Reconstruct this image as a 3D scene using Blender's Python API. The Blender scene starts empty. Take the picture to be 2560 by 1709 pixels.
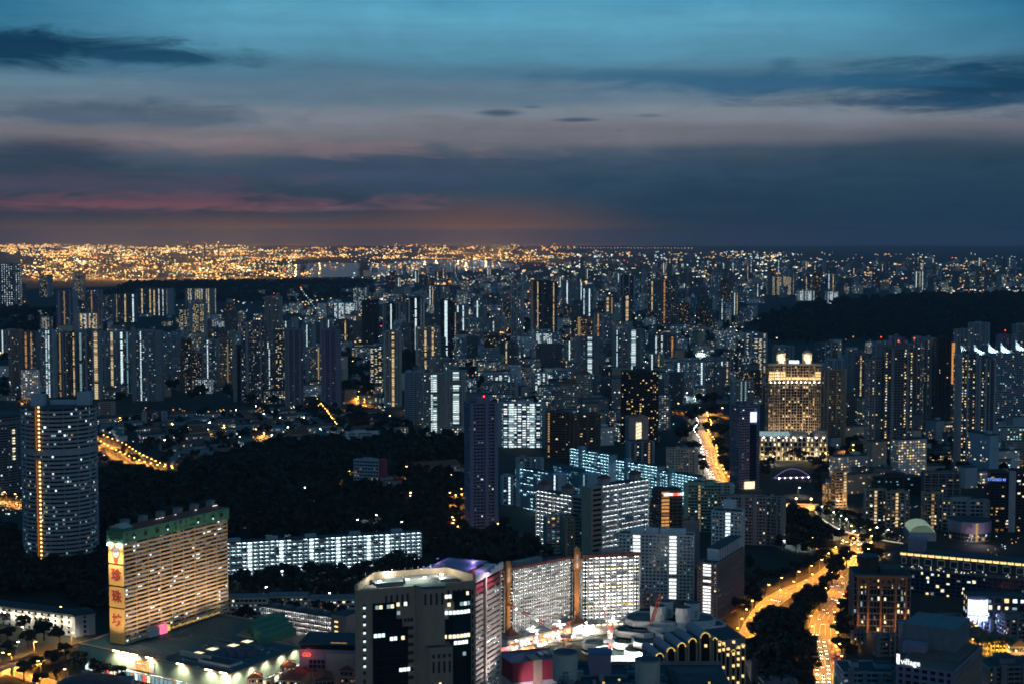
import bpy, math, random
import numpy as np
from mathutils import Vector, Matrix

# ------------------------------------------------------------------ camera
S = bpy.context.scene
FOC = 3911.0            # focal length in pixels of the 2560 px wide frame (55 mm on 36 mm film)
CAMZ = 280.0
EYE = 588.0             # image row of the eye level
PITCH = math.atan((854.5 - EYE) / FOC)
cam_d = bpy.data.cameras.new('camera'); cam = bpy.data.objects.new('camera', cam_d)
S.collection.objects.link(cam); S.camera = cam
cam.location = (0, 0, CAMZ); cam.rotation_euler = (math.pi / 2 - PITCH, 0, 0)
cam_d.lens = 55.0; cam_d.sensor_width = 36.0; cam_d.clip_start = 1.0; cam_d.clip_end = 200000.0
# ------------------------------------------------------------------ render settings
S.render.engine = 'CYCLES'
S.view_settings.view_transform = 'Standard'; S.view_settings.look = 'None'
S.view_settings.exposure = 0.0; S.view_settings.gamma = 1.0
S.cycles.use_denoising = True; S.cycles.filter_width = 1.75
S.cycles.max_bounces = 3; S.cycles.diffuse_bounces = 1; S.cycles.glossy_bounces = 2
S.cycles.transmission_bounces = 2; S.cycles.volume_bounces = 0; S.cycles.transparent_max_bounces = 4
S.cycles.sample_clamp_indirect = 3.0; S.cycles.sample_clamp_direct = 0.0
S.cycles.caustics_reflective = False; S.cycles.caustics_refractive = False
S.cycles.use_light_tree = True
S.cycles.use_adaptive_sampling = True; S.cycles.adaptive_threshold = 0.04

def srgb(r, g, b):
    f = lambda c: (c / 255.0) / 12.92 if c <= 10.3 else ((c / 255.0 + 0.055) / 1.055) ** 2.4
    return (f(r), f(g), f(b), 1.0)

# ------------------------------------------------------------------ world: dusk sky with cloud streaks
W = bpy.data.worlds.new('World'); S.world = W; W.use_nodes = True
nt = W.node_tree; nt.nodes.clear()
def N(t, **kw):
    n = nt.nodes.new(t)
    for k, v in kw.items(): setattr(n, k, v)
    return n
def link(a, b): nt.links.new(a, b)
def math_n(op, a, b=None, c=None):
    n = N('ShaderNodeMath', operation=op)
    for i, v in enumerate((a, b, c)):
        if v is None: continue
        if isinstance(v, (int, float)): n.inputs[i].default_value = v
        else: link(v, n.inputs[i])
    return n.outputs[0]
tc = N('ShaderNodeTexCoord'); sep = N('ShaderNodeSeparateXYZ'); link(tc.outputs['Generated'], sep.inputs[0])
el = math_n('ARCSINE', sep.outputs[2])                    # elevation, radians
az = math_n('ARCTAN2', sep.outputs[0], sep.outputs[1])    # azimuth from the view axis
# in units of the photo's rows and columns: 100 px = 0.02557 rad
colx = math_n('MULTIPLY', az, FOC / 100.0)                # -12.8 .. 12.8 in view
rowy = math_n('MULTIPLY', el, FOC / 100.0)                # 0 at eye level, 5.9 at the top of the frame
comb = N('ShaderNodeCombineXYZ'); link(colx, comb.inputs[0]); link(rowy, comb.inputs[1])
def noise(sx, sy, detail=4, off=0.0, rough=0.55, dist=0.0):
    m = N('ShaderNodeMapping'); link(comb.outputs[0], m.inputs[0])
    m.inputs['Scale'].default_value = (sx, sy, 1); m.inputs['Location'].default_value = (off, off * 1.7, off)
    n = N('ShaderNodeTexNoise'); link(m.outputs[0], n.inputs['Vector'])
    n.inputs['Scale'].default_value = 1.0; n.inputs['Detail'].default_value = detail
    n.inputs['Roughness'].default_value = rough; n.inputs['Distortion'].default_value = dist
    return n.outputs['Fac']
def mix(fac, a, b):
    n = N('ShaderNodeMix', data_type='RGBA')
    for sock, v in ((n.inputs['Factor'], fac), (n.inputs['A'], a), (n.inputs['B'], b)):
        if isinstance(v, (int, float)): sock.default_value = v
        elif isinstance(v, tuple): sock.default_value = v
        else: link(v, sock)
    return n.outputs['Result']
def sstep(v, lo, hi):
    n = N('ShaderNodeMapRange', interpolation_type='SMOOTHSTEP'); link(v, n.inputs['Value'])
    n.inputs['From Min'].default_value = lo; n.inputs['From Max'].default_value = hi
    return n.outputs['Result']
wob = math_n('MULTIPLY_ADD', noise(0.22, 0.8, 3, 3.1), 0.9, -0.45)
wob2 = math_n('MULTIPLY_ADD', noise(0.07, 1.6, 5, 9.2), 0.8, -0.4)
roww = math_n('ADD', math_n('ADD', rowy, wob), math_n('MULTIPLY', wob2, 0.5))
ramp = N('ShaderNodeValToRGB'); ramp.color_ramp.interpolation = 'EASE'
link(math_n('DIVIDE', roww, 60.0), ramp.inputs[0])
stops = [(0.0, (56, 61, 73)), (0.9, (48, 64, 81)), (1.5, (53, 75, 95)), (2.05, (82, 93, 109)), (2.5, (114, 116, 126)),
         (2.95, (122, 132, 144)), (3.45, (98, 123, 142)), (3.95, (80, 120, 145)), (4.6, (86, 146, 172)), (5.3, (92, 160, 190)), (6.2, (68, 146, 186)),
         (9.0, (26, 98, 142)), (20.0, (14, 60, 102)), (60.0, (8, 36, 70))]
cr = ramp.color_ramp
while len(cr.elements) < len(stops): cr.elements.new(0.5)
for e, (p, c) in zip(cr.elements, stops):
    e.position = p / 60.0; e.color = srgb(*c)
sky = ramp.outputs[0]
# bluer and darker towards the north (frame's right side)
northw = sstep(colx, -1.0, 13.0)
low = sstep(rowy, 3.0, 1.7)
sky = mix(math_n('MULTIPLY', math_n('MULTIPLY', northw, low), 0.9), sky, srgb(30, 60, 82))
highb = sstep(rowy, 3.2, 5.6)
sky = mix(math_n('MULTIPLY', math_n('MULTIPLY', sstep(math_n('ABSOLUTE', colx), 5.5, 14.0), highb), 0.85), sky, srgb(3, 90, 130))
nbig = noise(0.42, 2.2, 10, 5.0, 0.68, 0.6)
nfine = noise(0.16, 3.2, 6, 14.0, 0.58, 0.4)
def blob(sky, cx, cy, rx, ry, col, amt, edge=0.55, nz=nbig, soft=0.75):
    v = N('ShaderNodeVectorMath', operation='MULTIPLY_ADD'); link(comb.outputs[0], v.inputs[0])
    X, Y = (cx - 1280) / 100.0, (EYE - cy) / 100.0
    v.inputs[1].default_value = (100.0 / rx, 100.0 / ry, 0); v.inputs[2].default_value = (-X * 100.0 / rx, -Y * 100.0 / ry, 0)
    ln = N('ShaderNodeVectorMath', operation='LENGTH'); link(v.outputs[0], ln.inputs[0])
    d = math_n('MULTIPLY_ADD', math_n('SUBTRACT', nz, 0.5), edge * 4, ln.outputs['Value'])
    f = math_n('MULTIPLY', sstep(d, 1.0 + soft * 0.4, 1.0 - soft), amt)
    return mix(f, sky, srgb(*col))
for b in [
    (1750, 455, 1250, 95, (48, 76, 98), 0.75), (2200, 520, 900, 110, (28, 58, 80), 0.7), (900, 430, 420, 38, (62, 78, 104), 0.7),
    (1000, 250, 800, 30, (86, 116, 140), 0.5), (300, 300, 380, 36, (62, 88, 112), 0.75), (420, 345, 560, 18, (120, 114, 121), 0.5),
    (700, 372, 640, 24, (140, 121, 123), 0.5, 0.9), (1500, 352, 600, 22, (116, 114, 126), 0.5), (1900, 285, 700, 24, (122, 134, 146), 0.55),
    (130, 412, 280, 52, (46, 64, 86), 0.9), (560, 455, 170, 13, (54, 72, 92), 0.9), (380, 508, 600, 24, (138, 86, 96), 0.42, 1.0), (420, 514, 460, 10, (146, 88, 98), 0.35, 0.8),
    (820, 522, 380, 7, (124, 96, 104), 0.35, 0.9), (300, 470, 520, 40, (86, 76, 92), 0.45, 1.0),
    (120, 148, 350, 56, (14, 58, 88), 1.0), (440, 162, 230, 24, (26, 72, 102), 0.95), (640, 170, 40, 14, (60, 100, 130), 0.6),
    (60, 225, 420, 20, (110, 140, 156), 0.4), (2440, 232, 440, 70, (8, 60, 92), 0.95), (1980, 218, 480, 32, (40, 92, 126), 0.8),
    (1620, 195, 420, 18, (52, 100, 132), 0.6), (2300, 268, 520, 16, (20, 70, 104), 0.7), (1950, 170, 45, 14, (50, 96, 124), 0.6)]:
    sky = blob(sky, *b)
for b in [(1250, 287, 60, 10, (58, 84, 106), 0.9), (1330, 272, 24, 4, (84, 106, 126), 0.8), (1440, 304, 60, 6, (62, 84, 104), 0.9),
          (1620, 294, 32, 4, (92, 106, 122), 0.7), (1548, 330, 16, 3, (92, 104, 120), 0.7)]:
    sky = blob(sky, *b, edge=0.35, nz=nfine)
nsw = noise(0.5, 1.5, 8, 21.0, 0.66, 0.9)
streak = math_n('ADD', math_n('MULTIPLY_ADD', nfine, 0.26, 0.68), math_n('MULTIPLY', nsw, 0.36))
mulc = N('ShaderNodeMix', data_type='RGBA', blend_type='MULTIPLY'); mulc.inputs['Factor'].default_value = 1.0
link(sky, mulc.inputs['A']); link(streak, mulc.inputs['B']); sky = mulc.outputs['Result']
# city glow on the humid air above the port
gl = math_n('MULTIPLY', sstep(rowy, 0.62, -0.35), sstep(colx, 4.5, -2.0))
sky = mix(math_n('MULTIPLY', gl, 0.22), sky, srgb(178, 112, 72))
for b in [(640, 616, 330, 80, (150, 98, 74), 0.5), (1210, 612, 380, 110, (158, 106, 78), 0.55), (120, 612, 300, 50, (140, 96, 76), 0.4)]: sky = blob(sky, *b, edge=0.05, soft=1.0)
# physical twilight sky, far below the painted cloud deck in brightness
nish = N('ShaderNodeTexSky'); nish.sky_type = 'NISHITA'; nish.sun_disc = False
nish.sun_elevation = math.radians(-2.0); nish.sun_rotation = math.radians(-12.0)
addc = N('ShaderNodeMix', data_type='RGBA', blend_type='ADD'); addc.inputs['Factor'].default_value = 0.004
link(sky, addc.inputs['A']); link(nish.outputs[0], addc.inputs['B'])
bg = N('ShaderNodeBackground'); bg.inputs['Strength'].default_value = 1.0
link(addc.outputs['Result'], bg.inputs['Color'])
wo = N('ShaderNodeOutputWorld'); link(bg.outputs[0], wo.inputs[0])

# the sun is down: this weak broad warm fill is added for the city glow behind the camera
sun_d = bpy.data.lights.new('sun', 'SUN'); sun_d.energy = 0.13; sun_d.angle = math.radians(40); sun_d.color = (1.0, 0.92, 0.84)
sun = bpy.data.objects.new('sun', sun_d); S.collection.objects.link(sun)
sun.rotation_euler = (math.radians(62), 0, math.radians(24))

# ------------------------------------------------------------------ pixel <-> place
CP, SP = math.cos(PITCH), math.sin(PITCH)
def ray(px, py):
    u, v = (px - 1280) / FOC, (854.5 - py) / FOC
    return (u, CP + v * SP, -SP + v * CP)
HILLS = []   # (x, y, sx, sy, h)
def hgt(x, y):
    z = 0.0
    for hx, hy, sx, sy, h in HILLS:
        z += h * math.exp(-((x - hx) / sx) ** 2 / 2 - ((y - hy) / sy) ** 2 / 2)
    return z
def G(px, py, z=None):
    """ground point (or point on the level z) seen at a photo pixel"""
    d = ray(px, py); zz = 0.0 if z is None else z
    for _ in range(1 if z is not None else 6):
        t = (zz - CAMZ) / d[2]; x, y = d[0] * t, d[1] * t
        if z is None: zz = hgt(x, y)
    return Vector((x, y, zz))
def ZAT(py, y, px=1280):
    d = ray(px, py); return CAMZ + d[2] * (y / d[1])
def XAT(px, y, z):
    # x of a point seen at column px at depth y, height z
    zc = y * CP + (CAMZ - z) * SP
    return (px - 1280) / FOC * zc

HILLS += [(-190, 1640, 170, 210, 30), (-385, 1275, 95, 95, 26), (-60, 2050, 260, 160, 14),
          (-1650, 7600, 700, 420, 34), (-700, 7900, 420, 420, 24), (-1350, 4700, 330, 420, 40),
          (1250, 5300, 520, 620, 24), (2100, 6200, 900, 700, 34), (350, 3900, 300, 300, 12)]
# ------------------------------------------------------------------ materials
MATS = {}
def pmat(name, col, rough=0.75, var=0.18, scale=0.35, metal=0.0, bump=0.0, spec=0.35):
    if name in MATS: return MATS[name]
    m = bpy.data.materials.new(name); m.use_nodes = True; t = m.node_tree; b = t.nodes['Principled BSDF']
    b.inputs['Roughness'].default_value = rough; b.inputs['Metallic'].default_value = metal
    b.inputs['Specular IOR Level'].default_value = spec
    tcn = t.nodes.new('ShaderNodeTexCoord')
    n = t.nodes.new('ShaderNodeTexNoise'); n.inputs['Scale'].default_value = scale; n.inputs['Detail'].default_value = 6
    mp = t.nodes.new('ShaderNodeMapping'); mp.inputs['Scale'].default_value = (1, 1, 0.35)
    t.links.new(tcn.outputs['Object'], mp.inputs[0]); t.links.new(mp.outputs[0], n.inputs['Vector'])
    mr = t.nodes.new('ShaderNodeMapRange'); mr.inputs['From Min'].default_value = 0.25; mr.inputs['From Max'].default_value = 0.75
    mr.inputs['To Min'].default_value = 1 - var; mr.inputs['To Max'].default_value = 1 + var
    t.links.new(n.outputs['Fac'], mr.inputs['Value'])
    mx = t.nodes.new('ShaderNodeMix'); mx.data_type = 'RGBA'; mx.blend_type = 'MULTIPLY'; mx.inputs['Factor'].default_value = 1
    mx.inputs['A'].default_value = (*col, 1); t.links.new(mr.outputs['Result'], mx.inputs['B'])
    t.links.new(mx.outputs['Result'], b.inputs['Base Color'])
    if bump:
        bp = t.nodes.new('ShaderNodeBump'); bp.inputs['Strength'].default_value = bump; bp.inputs['Distance'].default_value = 0.5
        t.links.new(n.outputs['Fac'], bp.inputs['Height']); t.links.new(bp.outputs[0], b.inputs['Normal'])
    MATS[name] = m; return m
def emat(name, col, strength, lamp=False):
    if name in MATS: return MATS[name]
    m = bpy.data.materials.new(name); m.use_nodes = True; t = m.node_tree; t.nodes.clear()
    e = t.nodes.new('ShaderNodeEmission'); e.inputs['Color'].default_value = (*col, 1); e.inputs['Strength'].default_value = strength
    if not lamp:   # rooms are lit unevenly: curtains, furniture, lamp position
        tcn = t.nodes.new('ShaderNodeTexCoord'); n = t.nodes.new('ShaderNodeTexNoise'); n.inputs['Scale'].default_value = 0.9; n.inputs['Detail'].default_value = 2
        t.links.new(tcn.outputs['Object'], n.inputs['Vector'])
        mr = t.nodes.new('ShaderNodeMapRange'); mr.inputs['From Min'].default_value = 0.3; mr.inputs['From Max'].default_value = 0.7
        mr.inputs['To Min'].default_value = strength * 0.45; mr.inputs['To Max'].default_value = strength * 1.5
        t.links.new(n.outputs['Fac'], mr.inputs['Value']); t.links.new(mr.outputs['Result'], e.inputs['Strength'])
        m.cycles.emission_sampling = 'NONE'
    else:
        m.cycles.emission_sampling = 'AUTO'
    o = t.nodes.new('ShaderNodeOutputMaterial'); t.links.new(e.outputs[0], o.inputs[0])
    MATS[name] = m; return m
def glass(name, col, rough=0.12, spec=0.6):
    return pmat(name, col, rough, 0.3, 0.15, 0.0, 0.0, spec)
pmat('white_paint', (0.62, 0.62, 0.60), 0.8, 0.12); pmat('cream', (0.52, 0.46, 0.38), 0.8, 0.14); pmat('grey_paint', (0.34, 0.35, 0.36), 0.8, 0.16)
pmat('pale_blue', (0.36, 0.44, 0.50), 0.8, 0.14); pmat('concrete', (0.27, 0.265, 0.26), 0.85, 0.2); pmat('dark_concrete', (0.19, 0.19, 0.20), 0.85, 0.2)
pmat('beige_stone', (0.40, 0.28, 0.19), 0.8, 0.12); pmat('tan', (0.45, 0.33, 0.23), 0.8, 0.14); pmat('rose_paint', (0.30, 0.19, 0.17), 0.8, 0.16); pmat('pink_paint', (0.50, 0.32, 0.28), 0.8, 0.14)
pmat('brown_wall', (0.17, 0.10, 0.08), 0.8, 0.18); pmat('red_brown', (0.24, 0.07, 0.05), 0.8, 0.18); pmat('orange_paint', (0.62, 0.24, 0.06), 0.75, 0.1)
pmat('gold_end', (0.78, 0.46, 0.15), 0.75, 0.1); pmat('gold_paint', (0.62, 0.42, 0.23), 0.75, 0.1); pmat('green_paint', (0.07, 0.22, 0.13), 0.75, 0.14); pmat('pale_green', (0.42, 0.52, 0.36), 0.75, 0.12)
pmat('purple_grey', (0.26, 0.22, 0.30), 0.8, 0.14); pmat('roof_dark', (0.055, 0.065, 0.07), 0.9, 0.3); pmat('roof_grey', (0.14, 0.16, 0.17), 0.9, 0.25)
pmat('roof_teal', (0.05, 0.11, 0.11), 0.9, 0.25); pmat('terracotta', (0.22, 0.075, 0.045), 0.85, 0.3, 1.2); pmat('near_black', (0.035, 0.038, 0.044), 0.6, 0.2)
pmat('metal_grey', (0.30, 0.31, 0.32), 0.45, 0.15, 0.5, 0.6); pmat('dark_metal', (0.05, 0.05, 0.06), 0.5, 0.2, 0.5, 0.4); pmat('crane_red', (0.55, 0.06, 0.04), 0.6, 0.15)
pmat('crane_white', (0.7, 0.68, 0.64), 0.6, 0.1); pmat('crimson', (0.36, 0.05, 0.07), 0.75, 0.15); pmat('sign_red', (0.40, 0.05, 0.035), 0.6, 0.05)
pmat('louvre_blue', (0.10, 0.14, 0.22), 0.6, 0.2); pmat('asphalt', (0.11, 0.105, 0.10), 0.85, 0.25, 0.12); pmat('marking', (0.7, 0.7, 0.66), 0.7, 0.1)
pmat('paving', (0.24, 0.22, 0.20), 0.85, 0.2, 0.3); pmat('bark', (0.07, 0.05, 0.035), 0.9, 0.25, 1.5); pmat('lawn', (0.03, 0.06, 0.02), 0.95, 0.4, 0.1)
pmat('yellow_paint', (0.60, 0.44, 0.10), 0.8, 0.1); pmat('blue_paint', (0.10, 0.22, 0.40), 0.8, 0.1); pmat('rust_frame', (0.42, 0.17, 0.08), 0.7, 0.12)
glass('glass_dark', (0.012, 0.018, 0.024)); glass('glass_teal', (0.010, 0.030, 0.036)); glass('glass_blue', (0.010, 0.022, 0.055)); glass('glass_brown', (0.024, 0.014, 0.010))
emat('cool', (0.72, 0.93, 1.0), 1.6); emat('cool_dim', (0.55, 0.85, 0.95), 0.46); emat('white_lit', (0.95, 1.0, 0.98), 1.5); emat('teal_lit', (0.35, 0.78, 0.86), 0.5)
emat('warm', (1.0, 0.66, 0.26), 1.5); emat('warm_dim', (1.0, 0.60, 0.25), 0.46); emat('cream_lit', (1.0, 0.84, 0.52), 1.4); emat('orange_lit', (1.0, 0.42, 0.10), 1.3)
emat('curtain', (0.85, 0.90, 1.0), 0.2); emat('blue_lit', (0.16, 0.30, 1.0), 1.4); emat('red_lit', (1.0, 0.10, 0.06), 1.6); emat('pink_lit', (1.0, 0.14, 0.28), 1.6)
emat('purple_lit', (0.34, 0.22, 0.9), 0.9); emat('screen_blue', (0.42, 0.50, 1.0), 3.0); emat('gold_lit', (1.0, 0.68, 0.16), 0.9); emat('green_lit', (0.3, 1.0, 0.5), 0.9)
emat('cool_far', (0.72, 0.93, 1.0), 1.7); emat('warm_far', (1.0, 0.70, 0.34), 1.7); emat('orange_far', (1.0, 0.45, 0.12), 2.2); emat('strip_white', (0.80, 0.97, 1.0), 1.15)
emat('strip_warm', (1.0, 0.76, 0.40), 0.95); emat('strip_orange', (1.0, 0.46, 0.14), 0.7)
emat('lamp_white', (0.86, 0.96, 1.0), 17.0, True); emat('lamp_cool', (0.66, 0.90, 1.0), 15.0, True); emat('lamp_warm', (1.0, 0.68, 0.32), 24.0, True)
emat('lamp_sodium', (1.0, 0.50, 0.13), 26.0, True); emat('beacon', (1.0, 0.06, 0.03), 7.0); emat('flood', (1.0, 0.95, 0.85), 30.0)
emat('head_lit', (1.0, 0.93, 0.8), 14.0); emat('tail_lit', (1.0, 0.05, 0.02), 6.0); emat('lamp_teal', (0.50, 0.90, 1.0), 20.0, True); emat('lamp_market', (1.0, 0.97, 0.93), 32.0, True); emat('lamp_teal_low', (0.45, 0.88, 1.0), 9.0, True); emat('lamp_cool_low', (0.60, 0.88, 1.0), 7.0, True); emat('lamp_low', (0.95, 0.96, 0.92), 9.0, True); emat('lamp_bulb', (1.0, 0.58, 0.18), 5.0, True)
COOL = (('cool', 3), ('cool_dim', 6), ('curtain', 7), ('white_lit', 1.2), ('warm_dim', 2), ('cream_lit', 0.6), ('teal_lit', 1.5))
WARM = (('warm', 3.5), ('warm_dim', 7), ('cream_lit', 3), ('curtain', 4), ('cool', 0.8), ('amber_dim', 3))
emat('amber_dim', (1.0, 0.5, 0.16), 0.25)
MIXP = (('cool', 2.5), ('cool_dim', 5), ('cream_lit', 2), ('warm_dim', 4), ('curtain', 6), ('amber_dim', 2), ('warm', 1))

# ------------------------------------------------------------------ mesh builder
class MB:
    def __init__(s): s.v = []; s.f = []; s.m = []; s.mats = []; s.smooth = False
    def mi(s, m):
        if m not in s.mats: s.mats.append(m)
        return s.mats.index(m)
    def add(s, vs, fs, m):
        o = len(s.v); s.v.extend(vs); k = s.mi(m)
        for f in fs: s.f.append(tuple(i + o for i in f)); s.m.append(k)
    def box(s, c, d, m, yaw=0.0, mat=None):
        hx, hy, hz = d[0] / 2, d[1] / 2, d[2] / 2
        vs = [(-hx, -hy, -hz), (hx, -hy, -hz), (hx, hy, -hz), (-hx, hy, -hz), (-hx, -hy, hz), (hx, -hy, hz), (hx, hy, hz), (-hx, hy, hz)]
        if mat is not None: vs = [tuple(mat @ Vector(v)) for v in vs]
        else:
            cs, sn = math.cos(yaw), math.sin(yaw)
            vs = [(c[0] + x * cs - y * sn, c[1] + x * sn + y * cs, c[2] + z) for x, y, z in vs]
        s.add(vs, [(3, 2, 1, 0), (4, 5, 6, 7), (0, 1, 5, 4), (1, 2, 6, 5), (2, 3, 7, 6), (3, 0, 4, 7)], m)
    def zbox(s, x0, x1, y0, y1, z0, z1, m): s.box(((x0 + x1) / 2, (y0 + y1) / 2, (z0 + z1) / 2), (abs(x1 - x0), abs(y1 - y0), abs(z1 - z0)), m)
    def prism(s, p, z0, z1, m, mtop=None):
        n = len(p); vs = [(x, y, z0) for x, y in p] + [(x, y, z1) for x, y in p]
        s.add(vs, [(i, (i + 1) % n, n + (i + 1) % n, n + i) for i in range(n)] + [tuple(reversed(range(n)))], m)
        s.add([(x, y, z1) for x, y in p], [tuple(range(n))], mtop or m)
    def quad(s, a, b, c, d, m): s.add([tuple(a), tuple(b), tuple(c), tuple(d)], [(0, 1, 2, 3)], m)
    def bar(s, a, b, w, m, h=None):
        a, b = Vector(a), Vector(b); d = b - a; L = d.length
        if L < 1e-6: return
        q = d.to_track_quat('Z', 'Y').to_matrix().to_4x4(); q.translation = (a + b) / 2
        s.box((0, 0, 0), (w, h or w, L), m, mat=q)
    def cyl(s, c, r0, r1, z0, z1, m, n=16, mtop=None):
        vs = [(c[0] + r0 * math.cos(2 * math.pi * i / n), c[1] + r0 * math.sin(2 * math.pi * i / n), z0) for i in range(n)]
        vs += [(c[0] + r1 * math.cos(2 * math.pi * i / n), c[1] + r1 * math.sin(2 * math.pi * i / n), z1) for i in range(n)]
        s.add(vs, [(i, (i + 1) % n, n + (i + 1) % n, n + i) for i in range(n)] + [tuple(reversed(range(n)))], m)
        s.add(vs[n:], [tuple(range(n))], mtop or m)
    def pyramid(s, p, z0, z1, m, apex=None):
        n = len(p); cx = sum(q[0] for q in p) / n; cy = sum(q[1] for q in p) / n
        if apex: cx, cy = apex
        s.add([(x, y, z0) for x, y in p] + [(cx, cy, z1)], [(i, (i + 1) % n, n) for i in range(n)] + [tuple(reversed(range(n)))], m)
    def gable(s, p, z0, z1, m, over=0.0):
        """p: four corners; ridge runs along the longer side p0->p1"""
        a, b, c, d = [Vector((q[0], q[1], z0)) for q in p]
        r0 = (a + d) / 2; r1 = (b + c) / 2; r0.z = r1.z = z1
        e = (r1 - r0).normalized() * over
        s.add([tuple(a), tuple(b), tuple(c), tuple(d), tuple(r0 + e), tuple(r1 - e)], [(0, 1, 5, 4), (2, 3, 4, 5), (1, 2, 5), (3, 0, 4), (3, 2, 1, 0)], m)
    def mesh(s, name):
        me = bpy.data.meshes.new(name); me.from_pydata(s.v, [], s.f)
        for m in s.mats: me.materials.append(MATS[m])
        me.polygons.foreach_set('material_index', np.array(s.m, dtype=np.int32))
        if s.smooth: me.polygons.foreach_set('use_smooth', np.ones(len(s.f), dtype=bool))
        me.update(); return me
LINK = S.collection.objects.link
def obj(name, mesh, parent=None, **pr):
    o = bpy.data.objects.new(name, mesh); LINK(o)
    if parent is not None: o.parent = parent
    for k, v in pr.items():
        if v is not None: o[k] = v
    return o
class Thing:
    """an Empty at the base of one thing, its parts collected as mesh builders"""
    def __init__(s, name, label, cat, loc=(0, 0, 0), yaw=0.0, group=None):
        s.o = bpy.data.objects.new(name, None); LINK(s.o); s.o.location = loc; s.o.rotation_euler = (0, 0, yaw)
        s.o.empty_display_size = 2
        s.o['label'] = label; s.o['category'] = cat
        if group: s.o['group'] = group
        s.parts = {}; s.objs = {}
    def p(s, part, stuff=False):
        if part not in s.parts: s.parts[part] = (MB(), stuff)
        return s.parts[part][0]
    def piece(s, name, mesh, loc=(0, 0, 0), yaw=0.0, parent=None, label=None):
        o = obj(name, mesh, s.objs.get(parent, s.o) if parent else s.o, label=label); o.location = loc; o.rotation_euler = (0, 0, yaw); return o
    def done(s):
        for k, (mb, stuff) in s.parts.items():
            if not mb.f: continue
            par, _, nm = k.rpartition('/')
            nm = nm.split('#')[0]
            o = obj(nm, mb.mesh(nm), s.objs.get(par, s.o) if par else s.o, kind='stuff' if stuff else None)
            s.objs[k] = o
        s.parts = {}
        return s.o
def structure(name, mb): return obj(name, mb.mesh(name), None, kind='structure')

# ------------------------------------------------------------------ footprints and facades
def rect(w, d, cx=0, cy=0): return [(cx - w / 2, cy - d / 2), (cx + w / 2, cy - d / 2), (cx + w / 2, cy + d / 2), (cx - w / 2, cy + d / 2)]
def chamf(w, d, c): return [(-w / 2 + c, -d / 2), (w / 2 - c, -d / 2), (w / 2, -d / 2 + c), (w / 2, d / 2 - c), (w / 2 - c, d / 2), (-w / 2 + c, d / 2), (-w / 2, d / 2 - c), (-w / 2, -d / 2 + c)]
def ngon(r, n, ry=None, a0=0.0): return [(r * math.cos(a0 + 2 * math.pi * i / n), (ry or r) * math.sin(a0 + 2 * math.pi * i / n)) for i in range(n)]
def inset(p, d):
    n = len(p); L = []
    for i in range(n):
        a, b = p[i], p[(i + 1) % n]; ex, ey = b[0] - a[0], b[1] - a[1]; l = math.hypot(ex, ey) or 1e-6
        nx, ny = -ey / l, ex / l                        # inward for counter-clockwise
        L.append(((a[0] + nx * d, a[1] + ny * d), (ex / l, ey / l)))
    q = []
    for i in range(n):
        (p0, e0), (p1, e1) = L[i - 1], L[i]; den = e0[0] * e1[1] - e0[1] * e1[0]
        if abs(den) < 1e-6: q.append(p1[:]); continue
        t = ((p1[0] - p0[0]) * e1[1] - (p1[1] - p0[1]) * e1[0]) / den
        q.append((p0[0] + e0[0] * t, p0[1] + e0[1] * t))
    return q
def pick(rng, pal):
    t = sum(w for _, w in pal); r = rng.random() * t
    for m, w in pal:
        r -= w
        if r <= 0: return m
    return pal[-1][0]
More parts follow.
